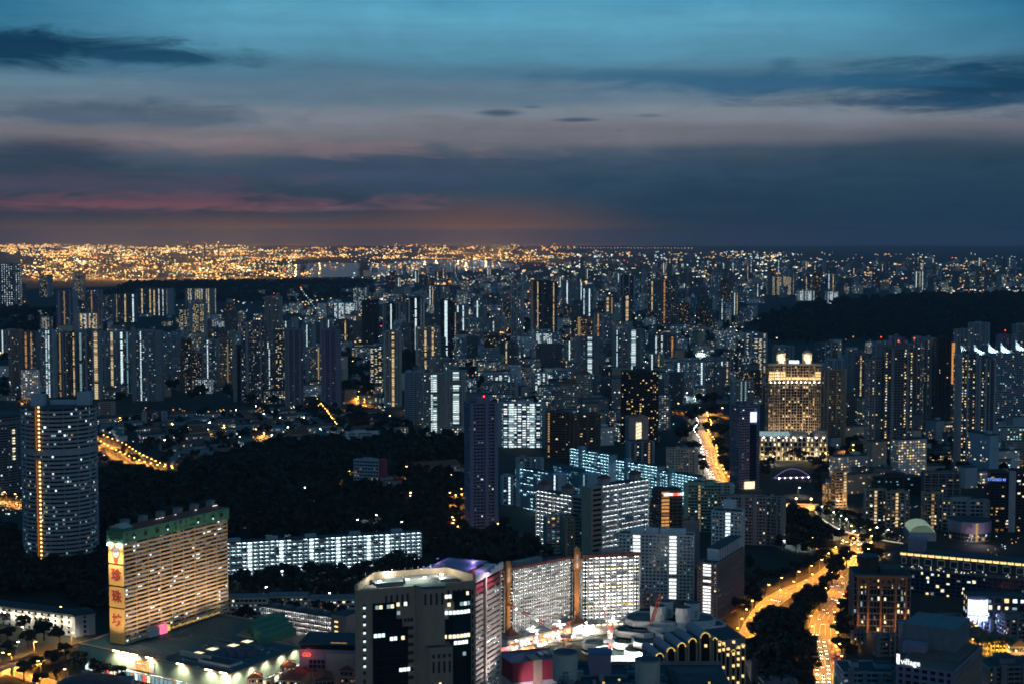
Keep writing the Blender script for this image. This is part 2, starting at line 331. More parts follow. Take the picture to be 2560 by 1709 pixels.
def block(T, poly, z0, z1, nf, bay=4.0, wall='grey_paint', gl='glass_dark', band=0.42, dep=0.5, lit=0.15, pal=COOL, blank=(), pier=0.5, every=1,
          seed=1, roof='roof_dark', strips=(), pane=0.8, corr=None, colw=None, frontonly=True, parapet=1.0, pfx=''):
    """one block of a building: glazed core, floor bands, piers, lit panes. strips: (edge, t, width, material)"""
    rng = random.Random(seed); fr = T.p(pfx + 'facade_frame'); co = T.p(pfx + 'glazing'); lw = T.p(pfx + 'lit_window', True); rf = T.p(pfx + 'roof')
    core = inset(poly, dep); fh = (z1 - z0) / nf
    co.prism(core, z0, z1 - 0.05, gl)
    for f in range(nf): fr.prism(poly, z0 + f * fh, z0 + f * fh + band * fh, wall)
    fr.prism(poly, z1 - 0.02, z1 + 0.25, wall, roof)
    # parapet
    n = len(poly); inn = inset(poly, 0.35)
    for i in range(n):
        a, b, c, d = poly[i], poly[(i + 1) % n], inn[(i + 1) % n], inn[i]
        fr.prism([a, b, c, d], z1 + 0.26, z1 + 0.26 + parapet, wall)
    rf.prism(inset(poly, 0.5), z1 + 0.26, z1 + 0.3, roof)
    for i in range(n):
        a, b = Vector(poly[i]), Vector(poly[(i + 1) % n]); e = b - a; L = e.length
        if L < 0.8: continue
        e /= L; nrm = Vector((e.y, -e.x)); ca, cb = Vector(core[i]), Vector(core[(i + 1) % n])
        yaw = math.atan2(e.y, e.x)
        if i in blank:
            fr.prism([tuple(a + nrm * 0.08), tuple(b + nrm * 0.08), tuple(cb), tuple(ca)], z0, z1 + 0.2, wall)
        else:
            nb = max(1, round(L / bay)); bw = L / nb
            if pier > 0:
                for k in range(0, nb + 1, every):
                    t = min(max(k * bw, pier / 2), L - pier / 2); c = a + e * t - nrm * (dep / 2 - 0.03)
                    fr.box((c.x, c.y, (z0 + z1) / 2), (pier, dep + 0.05, z1 - z0), wall, yaw)
            if lit > 0 or corr:
                pw = (bw - pier) * pane / 2; m0 = z0 + band * fh
                cl = [rng.random() for _ in range(nb)] if colw else None
                for f in range(nf):
                    za = z0 + f * fh + band * fh + 0.03 * fh; zb = z0 + (f + 1) * fh - 0.06 * fh
                    for k in range(nb):
                        pr = lit
                        if cl: pr = lit * (2.2 if cl[k] < colw else 0.35)
                        if corr: pr = corr  # lamplit corridors stand as glowing panes, their light put into the colour
                        if rng.random() > pr: continue
                        m = pick(rng, pal); c = a + e * (bw * (k + 0.5)) - nrm * (dep - 0.06)
                        hw = pw * (1.0 if corr else rng.uniform(0.3, 0.9)); zb = za + (z0 + (f + 1) * fh - 0.06 * fh - za) * (1.0 if corr else rng.uniform(0.5, 1.0)); sh = (pw - hw) * rng.uniform(-1, 1); c = c + e * sh
                        p, q = c - e * hw, c + e * hw
                        lw.quad((p.x, p.y, za), (q.x, q.y, za), (q.x, q.y, zb), (p.x, p.y, zb), m)
        for (ei, t, w, m) in strips:
            if ei != i: continue
            c = a + e * (L * t); o = nrm * 0.45
            for sgn in (-1, 1):
                s0 = c + e * sgn * (w / 2 + 0.25) + o * 0.5
                fr.box((s0.x, s0.y, (z0 + z1) / 2 + 1), (0.5, 1.1, z1 - z0 + 3), wall, yaw)
            for f in range(nf):
                za = z0 + f * fh + 0.36 * fh; zb = z0 + (f + 1) * fh
                if rng.random() < 0.05: continue
                p, q = c - e * w / 2 + o * 0.6, c + e * w / 2 + o * 0.6
                mm = m if rng.random() > 0.3 else {'strip_white': 'cool_dim', 'strip_warm': 'warm_dim', 'strip_orange': 'amber_dim'}.get(m, m)
                lw.quad((p.x, p.y, za), (q.x, q.y, za), (q.x, q.y, zb), (p.x, p.y, zb), mm)
def roofkit(T, poly, z, seed=1, wall='grey_paint', k=3, beacon=False, tall=4.0):
    rng = random.Random(seed * 7 + 3); xs = [p[0] for p in poly]; ys = [p[1] for p in poly]
    w, d = max(xs) - min(xs), max(ys) - min(ys); cx, cy = (max(xs) + min(xs)) / 2, (max(ys) + min(ys)) / 2
    mb = T.p('roof_plant')
    for i in range(k):
        bw, bd, bh = rng.uniform(0.12, 0.3) * w, rng.uniform(0.25, 0.5) * d, rng.uniform(0.5, 1.0) * tall
        x, y = cx + rng.uniform(-0.33, 0.33) * w, cy + rng.uniform(-0.18, 0.18) * d
        mb.box((x, y, z + 0.3 + bh / 2), (bw, bd, bh), wall); mb.box((x, y, z + 0.3 + bh + 0.12), (bw + 0.6, bd + 0.6, 0.24), 'roof_dark')
    if beacon:
        mb.bar((cx, cy, z), (cx, cy, z + tall * 2.2), 0.3, 'metal_grey'); T.p('beacon').box((cx, cy, z + tall * 2.2 + 0.6), (1.2, 1.2, 1.2), 'beacon')
def place(xl, xr, yt, yb, ratio=0.5, yaw=0.0):
    """a footprint and height from the columns, roof row and ground row at which a building shows"""
    g = G((xl + xr) / 2, yb); y0 = g.y
    dist = y0 * CP + (CAMZ - g.z) * SP
    Wd = (xr - xl) / FOC * dist; c, s_ = abs(math.cos(yaw)), abs(math.sin(yaw))
    w = Wd / (c + ratio * s_); d = w * ratio
    dd = (d * c + w * s_) / 2
    yc = y0 + dd; x = XAT((xl + xr) / 2, yc, g.z + 30)
    H = ZAT(yt, yc, (xl + xr) / 2) - g.z
    return (x, yc, g.z), w, d, H
def relief(T, w, d, H, sd, wall, strips):
    """projecting shafts and recessed balcony stacks that break up a tower's front"""
    rng = random.Random(sd + 11); n = rng.randint(2, 4); alt = rng.choice([wall, wall, 'grey_paint', 'concrete'])
    for k in range(n):
        t = (k + rng.uniform(0.25, 0.75)) / n
        if any(abs(t - s_[1]) < 0.13 for s_ in strips if s_[0] == 0): continue
        x = -w / 2 + w * t; ww = rng.uniform(0.05, 0.11) * w; pj = rng.uniform(0.8, 2.0); top = H + rng.uniform(0, 3.5)
        mb = T.p('wall_shaft#%d' % k); mb.zbox(x - ww / 2, x + ww / 2, -d / 2 - pj, -d / 2 + 0.4, 0, top, alt)
    if rng.random() < 0.6: T.p('wall_shaft#e').zbox(w / 2 - 0.08 * w, w / 2 + 0.5, -d / 2 - 0.7, d / 2 * 0.4, 0, H + 1.4, alt)
    if rng.random() < 0.6: T.p('wall_shaft#w').zbox(-w / 2 - 0.5, -w / 2 + 0.08 * w, -d / 2 - 0.7, d / 2 * 0.4, 0, H + 1.2, alt)
def tower(name, label, xl, xr, yt, yb, ratio=0.5, yaw=0.0, fh=3.0, kit=3, relief_on=False, group=None, cat='building', poly=None, beacon=False, base=True, **kw):
    loc, w, d, H = place(xl, xr, yt, yb, ratio, yaw)
    T = Thing(name, label, cat, loc, yaw, group)
    pl = poly(w, d) if poly else rect(w, d)
    sd = int(xl * 13 + yt * 7)
    kw.setdefault('seed', sd)
    block(T, pl, 0, H, max(2, round(H / fh)), **kw)
    relief(T, w, d, H, sd, kw.get('wall', 'grey_paint'), kw.get('strips', ())) if not poly and 0 not in kw.get('blank', ()) and relief_on else None
    if kit: roofkit(T, pl, H, sd, kw.get('wall', 'grey_paint'), kit, beacon)
    return T, w, d, H
# ------------------------------------------------------------------ ground, water, roads
m = pmat('ground', (0.020, 0.025, 0.020), 0.95, 0.5, 0.012)
def build_ground():
    mb = MB(); ys = [-400, 0, 300] + [500 * (1.035 ** i) for i in range(100)] + [500 * 1.035 ** 99 * (1.094 ** i) for i in range(1, 12)]
    us = [i / 50.0 * 0.62 for i in range(-50, 51)]; nu = len(us)
    vs = [(u * (max(y, 0) + 700), y, hgt(u * (max(y, 0) + 700), y)) for y in ys for u in us]
    fs = [(j * nu + i, j * nu + i + 1, (j + 1) * nu + i + 1, (j + 1) * nu + i) for j in range(len(ys) - 1) for i in range(nu - 1)]
    mb.add(vs, fs, 'ground'); mb.smooth = True
    return structure('ground', mb)
build_ground()
def water_mat():
    m = bpy.data.materials.new('water'); m.use_nodes = True; t = m.node_tree; b = t.nodes['Principled BSDF']
    b.inputs['Base Color'].default_value = (0.006, 0.012, 0.016, 1); b.inputs['Roughness'].default_value = 0.16; b.inputs['IOR'].default_value = 1.33
    n = t.nodes.new('ShaderNodeTexNoise'); n.inputs['Scale'].default_value = 0.25; n.inputs['Detail'].default_value = 4
    tcn = t.nodes.new('ShaderNodeTexCoord'); t.links.new(tcn.outputs['Object'], n.inputs['Vector'])
    bp = t.nodes.new('ShaderNodeBump'); bp.inputs['Strength'].default_value = 0.25; bp.inputs['Distance'].default_value = 0.6
    t.links.new(n.outputs['Fac'], bp.inputs['Height']); t.links.new(bp.outputs[0], b.inputs['Normal'])
    MATS['water'] = m
water_mat()
def pxpoly(name, pts, z, mname):
    mb = MB(); mb.add([tuple(G(x, y, z)) for x, y in pts], [tuple(range(len(pts)))], mname); return structure(name, mb)
pxpoly('sea_water', [(690, 690), (800, 694), (960, 690), (1100, 683), (1260, 672), (1300, 662), (1180, 650), (1040, 652), (960, 660), (800, 656), (720, 664)], 1.0, 'water')
pxpoly('river_water', [(1975, 1345), (1950, 1290), (1936, 1250), (1926, 1214), (1934, 1188), (1952, 1170), (1990, 1158), (2030, 1160), (2034, 1180), (2020, 1200), (2016, 1224), (2034, 1252), (2050, 1290), (2080, 1330), (2060, 1350)], 0.12, 'water')

def smooth_line(pts, n=8):
    out = []
    P = [pts[0]] + pts + [pts[-1]]
    for i in range(1, len(P) - 2):
        for k in range(n):
            t = k / n; a, b, c, d = P[i - 1], P[i], P[i + 1], P[i + 2]
            out.append(0.5 * ((2 * b) + (c - a) * t + (2 * a - 5 * b + 4 * c - d) * t * t + (3 * b - a - 3 * c + d) * t ** 3))
    out.append(pts[-1]); return out
ROADS = {}
def road(name, px, width, lift=0.08, lanes=3, z=None, kerb=True):
    pts = smooth_line([G(x, y, z) for x, y in px])
    mb, mk, kb = MB(), MB(), MB(); L, R = [], []
    for i, p in enumerate(pts):
        t = (pts[min(i + 1, len(pts) - 1)] - pts[max(i - 1, 0)]); t.z = 0; t.normalize(); nrm = Vector((-t.y, t.x, 0))
        L.append(p + nrm * width / 2); R.append(p - nrm * width / 2)
    for q in (L, R, pts):
        for v in q: v.z = (z if z is not None else hgt(v.x, v.y)) + lift
    for i in range(len(pts) - 1): mb.quad(R[i], R[i + 1], L[i + 1], L[i], 'asphalt')
    if kerb:
        for side in (L, R):
            for i in range(len(pts) - 1): kb.bar(side[i] + Vector((0, 0, 0.06)), side[i + 1] + Vector((0, 0, 0.06)), 0.35, 'concrete', 0.28)
    acc = 0.0; up = Vector((0, 0, 0.006))
    for i in range(len(pts) - 1):
        seg = (pts[i + 1] - pts[i]).length; a0 = acc; acc += seg
        if int(a0 / 5) % 2 == 0:
            for k in range(1, lanes):
                f = k / lanes; a = L[i].lerp(R[i], f) + up; b = L[i + 1].lerp(R[i + 1], f) + up
                w = (L[i] - R[i]).normalized() * 0.12; mk.quad(a - w, b - w, b + w, a + w, 'marking')
    o = structure(name, mb)
    for nm, x in (('kerb', kb), ('lane_marking', mk)):
        if x.f: c = obj(nm, x.mesh(nm), o, kind='stuff')
    ROADS[name] = pts; return pts
HW = [(2072, 1760), (2074, 1706), (2068, 1640), (2056, 1572), (2074, 1524), (2096, 1494), (2108, 1458), (2128, 1428), (2148, 1396), (2156, 1368), (2150, 1340)]
road('highway_road', HW, 19, lanes=5)
HX = [(1840, 1660), (1868, 1606), (1890, 1556), (1925, 1508), (1975, 1476), (2030, 1455), (2075, 1428), (2104, 1400), (2132, 1384), (2158, 1376)]
road('slip_road', HX, 16, lanes=4)
road('river_street', [(2030, 1372), (2080, 1376), (2140, 1384), (2230, 1392)], 11, 0.1, lanes=2)
road('avenue', [(1805, 1215), (1790, 1196), (1774, 1150), (1768, 1116), (1752, 1092), (1762, 1072), (1752, 1046), (1770, 1030)], 22, lanes=6)
road('outram_road', [(215, 1106), (251, 1129), (300, 1156), (354, 1178), (412, 1192), (440, 1196)], 15, lanes=4)
road('outram_slip_road', [(225, 1090), (262, 1110), (300, 1126), (341, 1153), (395, 1180), (430, 1190)], 11, lanes=3)
road('quay_street', [(-40, 1700), (40, 1662), (110, 1640), (200, 1618)], 12, lanes=3)
road('corner_street', [(10, 1676), (60, 1688), (140, 1712), (200, 1740)], 12, lanes=3)
road('market_street', [(1170, 1690), (1250, 1640), (1330, 1612), (1430, 1588), (1530, 1570), (1600, 1560)], 18, lanes=2)
road('hotel_street', [(2418, 1760), (2432, 1690), (2444, 1650), (2456, 1618), (2452, 1570), (2450, 1540)], 13, lanes=3)
road('palm_street', [(2430, 1648), (2470, 1646), (2530, 1644), (2600, 1640)], 10, 0.12, lanes=2)
road('terrace_street', [(785, 1010), (800, 1030), (815, 1050), (834, 1078)], 13, lanes=2)
road('ridge_street', [(900, 985), (880, 1000), (905, 1015), (880, 1030)], 14, lanes=2)
road('hill_street', [(1010, 1030), (1040, 1050), (1070, 1068)], 12, lanes=2)
road('station_street', [(-30, 1250), (30, 1262), (70, 1272)], 16, lanes=2)
road('far_street', [(1255, 838), (1258, 820), (1262, 806)], 26, lanes=2)
road('forecourt_street', [(930, 1205), (1000, 1240), (1060, 1290), (1130, 1340), (1180, 1350)], 12, lanes=2)
pxpoly('lawn', [(1830, 1440), (1990, 1420), (2060, 1400), (2070, 1380), (1990, 1352), (1900, 1350), (1850, 1370)], 0.05, 'lawn')

# ------------------------------------------------------------------ trees
def leaf_mat(name, a, b):
    m = bpy.data.materials.new(name); m.use_nodes = True; t = m.node_tree; bs = t.nodes['Principled BSDF']; bs.inputs['Roughness'].default_value = 0.7
    g = t.nodes.new('ShaderNodeNewGeometry'); r = t.nodes.new('ShaderNodeValToRGB'); r.color_ramp.elements[0].color = (*a, 1); r.color_ramp.elements[1].color = (*b, 1)
    t.links.new(g.outputs['Random Per Island'], r.inputs[0]); t.links.new(r.outputs[0], bs.inputs['Base Color']); MATS[name] = m
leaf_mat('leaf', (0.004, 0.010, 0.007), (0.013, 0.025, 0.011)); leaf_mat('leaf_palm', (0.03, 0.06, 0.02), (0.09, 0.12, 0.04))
def crown_arrays(rng, R, H0, H1, lobes, nleaf, leaf):
    """leaf quads spread over an uneven set of lobes"""
    C = []
    for i in range(lobes):
        a = rng.uniform(0, 6.283); r = R * math.sqrt(rng.uniform(0.02, 0.75)); z = H0 + (H1 - H0) * rng.uniform(0.25, 0.95) * (1 - 0.35 * (r / R) ** 2)
        C.append((r * math.cos(a), r * math.sin(a), z, R * rng.uniform(0.26, 0.48)))
    V = np.zeros((nleaf * 4, 3))
    for k in range(nleaf):
        c = C[rng.randrange(lobes)]; th = rng.uniform(0, 6.283); cz = rng.uniform(-0.75, 1); sz = math.sqrt(1 - cz * cz); rr = c[3] * rng.uniform(0.6, 1.08)
        p = np.array([c[0] + rr * sz * math.cos(th), c[1] + rr * sz * math.sin(th), c[2] + rr * cz * 0.72])
        n = np.array([sz * math.cos(th), sz * math.sin(th), cz]) + np.array([rng.gauss(0, 0.6) for _ in range(3)]); n /= np.linalg.norm(n)
        t = np.cross(n, [0, 0, 1.0001]); t /= (np.linalg.norm(t) + 1e-9); b = np.cross(n, t); s = leaf * rng.uniform(0.6, 1.4)
        V[k * 4:k * 4 + 4] = [p - t * s - b * s * 0.6, p + t * s * 0.8 - b * s, p + t * s + b * s * 0.7, p - t * s * 0.7 + b * s]
    return V, C
def mesh_np(name, V, F, mats):
    me = bpy.data.meshes.new(name); me.vertices.add(len(V)); me.vertices.foreach_set('co', V.astype(np.float32).ravel())
    nf = len(F); me.loops.add(nf * 4); me.polygons.add(nf); me.loops.foreach_set('vertex_index', F.astype(np.int32).ravel())
    me.polygons.foreach_set('loop_start', np.arange(0, nf * 4, 4, dtype=np.int32))
    for q in mats: me.materials.append(MATS[q])
    me.update(calc_edges=True); return me
def quads(n): return np.arange(n * 4).reshape(-1, 4)
TREES = []
for i in range(6):
    rng = random.Random(40 + i); R = rng.uniform(6.0, 8.5); H = rng.uniform(13, 17)
    V, C = crown_arrays(rng, R, H * 0.36, H, 9, 620, 0.75)
    crown = mesh_np('crown', V, quads(620), ['leaf'])
    tb = MB(); tb.cyl((0, 0), 0.55, 0.32, 0, H * 0.42, 'bark', 7)
    for c in C[:6]: tb.bar((0, 0, H * 0.34), (c[0] * 0.8, c[1] * 0.8, c[2]), 0.28, 'bark')
    TREES.append((tb.mesh('trunk'), crown))
def palm_meshes():
    tb = MB(); tb.cyl((0, 0), 0.32, 0.2, 0, 10.5, 'bark', 7); cb = MB(); rng = random.Random(3)
    for k in range(16):
        a = k * 0.393 + rng.uniform(-0.15, 0.15); up = rng.uniform(0.2, 1.0); prev = Vector((0, 0, 10.4)); d = Vector((math.cos(a), math.sin(a), 0)); sd = Vector((-d.y, d.x, 0))
        for j in range(1, 6):
            r = j * 0.9; q = Vector((0, 0, 10.4)) + d * r + Vector((0, 0, up * r * 0.9 - 0.2 * r * r)); w = 0.75 * (1 - abs(j - 2.5) / 4)
            for sg in (-1, 1):
                dr = Vector((0, 0, -w * 0.45)); cb.quad(prev, q, q + sd * sg * w + dr, prev + sd * sg * w + dr, 'leaf_palm')
            prev = q
    return tb.mesh('trunk'), cb.mesh('crown')
PALM = palm_meshes()
def tree(x, y, scale, label, group, rng, kind=None, name='rain_tree', z=None):
    T = Thing(name, label, 'tree', (x, y, hgt(x, y) if z is None else z), rng.uniform(0, 6.28), group)
    T.o.scale = (scale * rng.uniform(0.9, 1.1), scale * rng.uniform(0.9, 1.1), scale * rng.uniform(0.88, 1.12))
    tr, cr = kind or TREES[rng.randrange(len(TREES))]
    T.piece('trunk', tr); T.piece('crown', cr)
    return T
def grove(label, group, pts, scale=1.0, seed=1, kind=None, name='rain_tree', z=None):
    rng = random.Random(seed)
    for p in pts:
        g = G(p[0], p[1], z); tree(g.x, g.y, scale * (p[2] if len(p) > 2 else 1) * rng.uniform(0.85, 1.15), label, group, rng, kind, name, z)
def scatter(poly, n, seed):
    """n photo points inside a photo polygon, spread evenly over the ground it shows"""
    rng = random.Random(seed); W3 = [G(x, y) for x, y in poly]; xs = [p.x for p in W3]; ys = [p.y for p in W3]; out = []; k = 0
    while len(out) < n and k < n * 60:
        k += 1; x, y = rng.uniform(min(xs), max(xs)), rng.uniform(min(ys), max(ys)); ins = False
        for i in range(len(W3)):
            a, b = W3[i], W3[i - 1]
            if (a.y > y) != (b.y > y) and x < (b.x - a.x) * (y - a.y) / (b.y - a.y) + a.x: ins = not ins
        if ins: out.append((x, y))
    return out
LOWT = []
for i in range(4):
    rng = random.Random(90 + i); V, C = crown_arrays(rng, 7.5, 4, 15, 7, 95, 1.9); LOWT.append(V)
def forest(name, label, poly, n, seed, scale=1.0, avoid=()):
    rng = np.random.RandomState(seed); pts = scatter(poly, n, seed); out = []
    for x, y in pts:
        if any((x - a) ** 2 + (y - b) ** 2 < r * r for a, b, r in avoid): continue
        V = LOWT[rng.randint(4)]; a = rng.uniform(0, 6.28); s = scale * rng.uniform(0.7, 1.3); c, sn = math.cos(a), math.sin(a)
        M = np.array([[c, -sn, 0], [sn, c, 0], [0, 0, 1]]) * s; out.append(V @ M.T + np.array([x, y, hgt(x, y) - 1.0]))
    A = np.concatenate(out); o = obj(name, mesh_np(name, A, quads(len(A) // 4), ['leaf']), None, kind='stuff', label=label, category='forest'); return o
_pb = G(165, 1400); 
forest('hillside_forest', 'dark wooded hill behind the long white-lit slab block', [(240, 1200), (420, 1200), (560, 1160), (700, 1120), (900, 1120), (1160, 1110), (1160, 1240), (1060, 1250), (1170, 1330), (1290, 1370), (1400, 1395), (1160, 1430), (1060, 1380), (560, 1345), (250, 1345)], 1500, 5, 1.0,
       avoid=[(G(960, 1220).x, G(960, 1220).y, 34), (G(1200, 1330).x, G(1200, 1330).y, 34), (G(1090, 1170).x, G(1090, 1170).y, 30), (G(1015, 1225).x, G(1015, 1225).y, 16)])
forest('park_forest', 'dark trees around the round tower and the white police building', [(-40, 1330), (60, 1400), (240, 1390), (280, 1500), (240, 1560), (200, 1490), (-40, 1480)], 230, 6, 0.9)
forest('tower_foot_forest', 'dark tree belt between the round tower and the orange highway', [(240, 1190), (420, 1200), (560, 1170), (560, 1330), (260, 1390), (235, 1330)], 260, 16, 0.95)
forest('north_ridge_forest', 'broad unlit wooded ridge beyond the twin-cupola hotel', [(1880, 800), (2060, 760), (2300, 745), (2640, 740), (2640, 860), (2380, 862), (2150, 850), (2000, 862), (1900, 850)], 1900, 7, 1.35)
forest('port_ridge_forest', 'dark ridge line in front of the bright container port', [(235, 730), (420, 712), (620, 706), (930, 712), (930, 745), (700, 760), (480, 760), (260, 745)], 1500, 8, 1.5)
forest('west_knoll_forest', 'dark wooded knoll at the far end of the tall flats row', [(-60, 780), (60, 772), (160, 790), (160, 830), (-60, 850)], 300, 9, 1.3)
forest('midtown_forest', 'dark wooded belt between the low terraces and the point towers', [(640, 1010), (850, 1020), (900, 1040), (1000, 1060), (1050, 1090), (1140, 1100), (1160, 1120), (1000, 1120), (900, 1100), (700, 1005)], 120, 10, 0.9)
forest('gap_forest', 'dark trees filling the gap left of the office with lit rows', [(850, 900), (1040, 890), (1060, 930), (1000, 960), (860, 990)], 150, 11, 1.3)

# ------------------------------------------------------------------ street lamps
def lamp_meshes(head):
    pb, hb = MB(), MB()
    pb.cyl((0, 0), 0.16, 0.09, 0, 9.6, 'metal_grey', 6); pb.bar((0, 0, 9.5), (1.9, 0, 10.1), 0.12, 'metal_grey')
    hb.box((2.0, 0, 10.05), (1.3, 0.6, 0.34), head); hb.box((2.0, 0, 10.26), (1.4, 0.66, 0.1), 'dark_metal')
    return pb.mesh('pole'), hb.mesh('lamp_head')
LAMPM = {k: lamp_meshes(v) for k, v in (('sodium', 'lamp_sodium'), ('white', 'flood'), ('teal', 'flood'))}
LCOL = {'sodium': (1.0, 0.37, 0.045), 'white': (1.0, 0.90, 0.74), 'teal': (0.62, 0.92, 1.0)}
NL = [0]
def street_lamp(x, y, yaw, label, group, kind='sodium', power=9000, z=None, scale=1.0):
    T = Thing('street_lamp', label, 'street lamp', (x, y, hgt(x, y) if z is None else z), yaw, group)
    T.o.scale = (scale,) * 3
    p, h = LAMPM[kind]; T.piece('pole', p); T.piece('lamp_head', h)
    if power:
        ld = bpy.data.lights.get('lamp_%s_%d' % (kind, power)) or bpy.data.lights.new('lamp_%s_%d' % (kind, power), 'SPOT')
        ld.energy = power * 4.4; ld.color = LCOL[kind]; ld.shadow_soft_size = 0.3; ld.spot_size = math.radians(138); ld.spot_blend = 0.35
        lo = bpy.data.objects.new('lamp_glow', ld); LINK(lo); lo.parent = T.o; lo.location = (2.0, 0, 9.6); NL[0] += 1
def lamps_along(rname, off, step, label, group, kind='sodium', power=9000, start=0.0, end=1e9, scale=1.0):
    pts = ROADS[rname]; acc = 0.0; nxt = start
    for i in range(len(pts) - 1):
        a, b = pts[i], pts[i + 1]; L = (b - a).length
        while acc + L >= nxt and nxt <= end:
            p = a.lerp(b, (nxt - acc) / L); t = (b - a); t.z = 0; t.normalize(); nrm = Vector((-t.y, t.x, 0))
            q = p + nrm * off; street_lamp(q.x, q.y, math.atan2(-nrm.y * (1 if off > 0 else -1), -nrm.x * (1 if off > 0 else -1)), label, group, kind, power, scale=scale); nxt += step
        acc += L
lamps_along('highway_road', 10, 30, 'sodium street lamp along the left kerb of the busy highway', 'highway lamps, left kerb', power=11000)
lamps_along('highway_road', -10, 30, 'sodium street lamp along the right kerb of the busy highway', 'highway lamps, right kerb', power=11000, start=15)
lamps_along('slip_road', 8.6, 28, 'sodium street lamp along the curved slip road by the lawn', 'slip road lamps', power=12000)
lamps_along('slip_road', -8.6, 34, 'sodium street lamp between the slip road and the highway', 'slip road inner lamps', power=9000, start=12)
lamps_along('river_street', 6, 26, 'sodium street lamp on the riverside street bridge', 'riverside street lamps', power=8000)
lamps_along('avenue', 11.5, 26, 'white-hot street lamp along the glaring avenue', 'avenue lamps', 'white', 4000)
lamps_along('avenue', -11.5, 26, 'sodium street lamp along the glaring avenue', 'avenue sodium lamps', 'sodium', 15000, start=10)
lamps_along('outram_road', 8, 26, 'sodium street lamp along the curved highway beside the round tower', 'west highway lamps', power=13000)
lamps_along('outram_slip_road', 6, 26, 'sodium street lamp on the upper slip road beside the round tower', 'west slip road lamps', power=13000)
lamps_along('quay_street', 6.5, 28, 'sodium street lamp on the street by the footbridge', 'footbridge street lamps', power=18000)
lamps_along('corner_street', 6.5, 28, 'sodium street lamp at the bottom corner street junction', 'corner street lamps', power=18000)
lamps_along('market_street', 9.5, 24, 'white street lamp along the crowded market street', 'market street lamps', 'white', 9000)
lamps_along('market_street', -9.5, 24, 'white street lamp in front of the curved white flats', 'market front lamps', 'white', 9000, start=12)
lamps_along('hotel_street', 7, 24, 'sodium street lamp on the street beside the dark hotel roof', 'hotel street lamps', power=9000)
lamps_along('palm_street', 5.5, 26, 'sodium street lamp under the palms', 'palm street lamps', power=6500)
lamps_along('terrace_street', 7, 40, 'sodium street lamp on the short street among dark terraces', 'terrace street lamps', power=20000)
lamps_along('ridge_street', 8, 45, 'sodium street lamp on the winding street below the dark gap', 'ridge street lamps', power=26000)
lamps_along('hill_street', 7, 45, 'sodium street lamp on the hill street by the twin flats', 'hill street lamps', power=14000)
lamps_along('station_street', 8.5, 24, 'sodium street lamp on the street left of the round tower', 'station street lamps', power=12000)
lamps_along('far_street', 14, 70, 'sodium street lamp on the bright far street', 'far street lamps', power=40000)
lamps_along('forecourt_street', 7, 70, 'sodium street lamp on the drive around the dark point tower', 'drive lamps', power=12000)
rng = random.Random(77)
def joined_lamps(name, label, pts, kind, power, scale=1.5):
    mb = MB(); ld = bpy.data.lights.new(name, 'SPOT'); ld.energy = power; ld.color = LCOL[kind]; ld.shadow_soft_size = 0.4; ld.spot_size = math.radians(146); ld.spot_blend = 0.4
    for x, y in pts:
        z = hgt(x, y); h = 9.6 * scale; mb.bar((x, y, z), (x, y, z + h), 0.3, 'metal_grey'); mb.box((x, y, z + h + 0.35), (1.5, 1.0, 0.4), 'lamp_sodium' if kind == 'sodium' else 'flood')
        lo = bpy.data.objects.new('lamp_glow', ld); LINK(lo); lo.location = (x, y, z + h - 0.2)
    obj(name, mb.mesh(name), None, kind='stuff', label=label, category='lamps')
def loose_lamps(label, group, pts, kind='sodium', power=7000):
    if group in ('terrace lamps', 'terrace cold lamps'): return joined_lamps('terrace_lamps' if kind == 'sodium' else 'terrace_cold_lamps', label.replace('lamp ', 'lamps ', 1), [tuple(G(*p))[:2] for p in pts], kind, power * 18, 1.0)
    for p in pts:
        g = G(p[0], p[1]); street_lamp(g.x, g.y, rng.uniform(0, 6.28), label, group, kind, power)
loose_lamps('white park lamp on the dark wooded hill', 'hill park lamps', [(616, 1306), (706, 1338), (876, 1276), (888, 1290), (892, 1298), (918, 1306), (946, 1312), (884, 1316), (890, 1326), (774, 1250), (790, 1240), (760, 1242), (690, 1235)], 'teal', 2000)
loose_lamps('orange lamp between the old houses on the wooded hill', 'hill house lamps', [(1012, 1188), (1022, 1250), (1024, 1262), (1062, 1202), (1078, 1180), (870, 1222), (1130, 1210), (1150, 1260), (1120, 1300), (1140, 1325), (945, 1215)], 'sodium', 2500)
loose_lamps('white lamp in the courtyard beside the low school blocks', 'courtyard lamps', [(612, 1520), (660, 1500), (735, 1490), (806, 1490), (830, 1515), (870, 1530), (600, 1545), (700, 1545)], 'white', 2200)
loose_lamps('sodium lamp among trees below the twin cupola hotel', 'quay lamps', [(1950, 1150), (1980, 1148), (2010, 1146), (2035, 1140), (1930, 1160), (2060, 1290), (2080, 1305), (2100, 1312), (2120, 1322), (2140, 1330), (2165, 1336), (2190, 1342), (2070, 1340), (2095, 1348), (2130, 1352), (2215, 1350), (1995, 1240), (2090, 1275)], 'white', 2600)
loose_lamps('cold white lamp over the open field edge', 'field lamps', [(1905, 1360), (1945, 1362), (1975, 1364), (2005, 1372), (2035, 1384)], 'teal', 1800)
loose_lamps('white lamp in front of the old white police building', 'police building lamps', [(60, 1600), (120, 1590), (180, 1600), (40, 1640)], 'white', 900)
loose_lamps('sodium lamp on the grounds behind the white police building', 'back road lamps', [(225, 1490), (250, 1486), (145, 1550)], 'sodium', 1500)
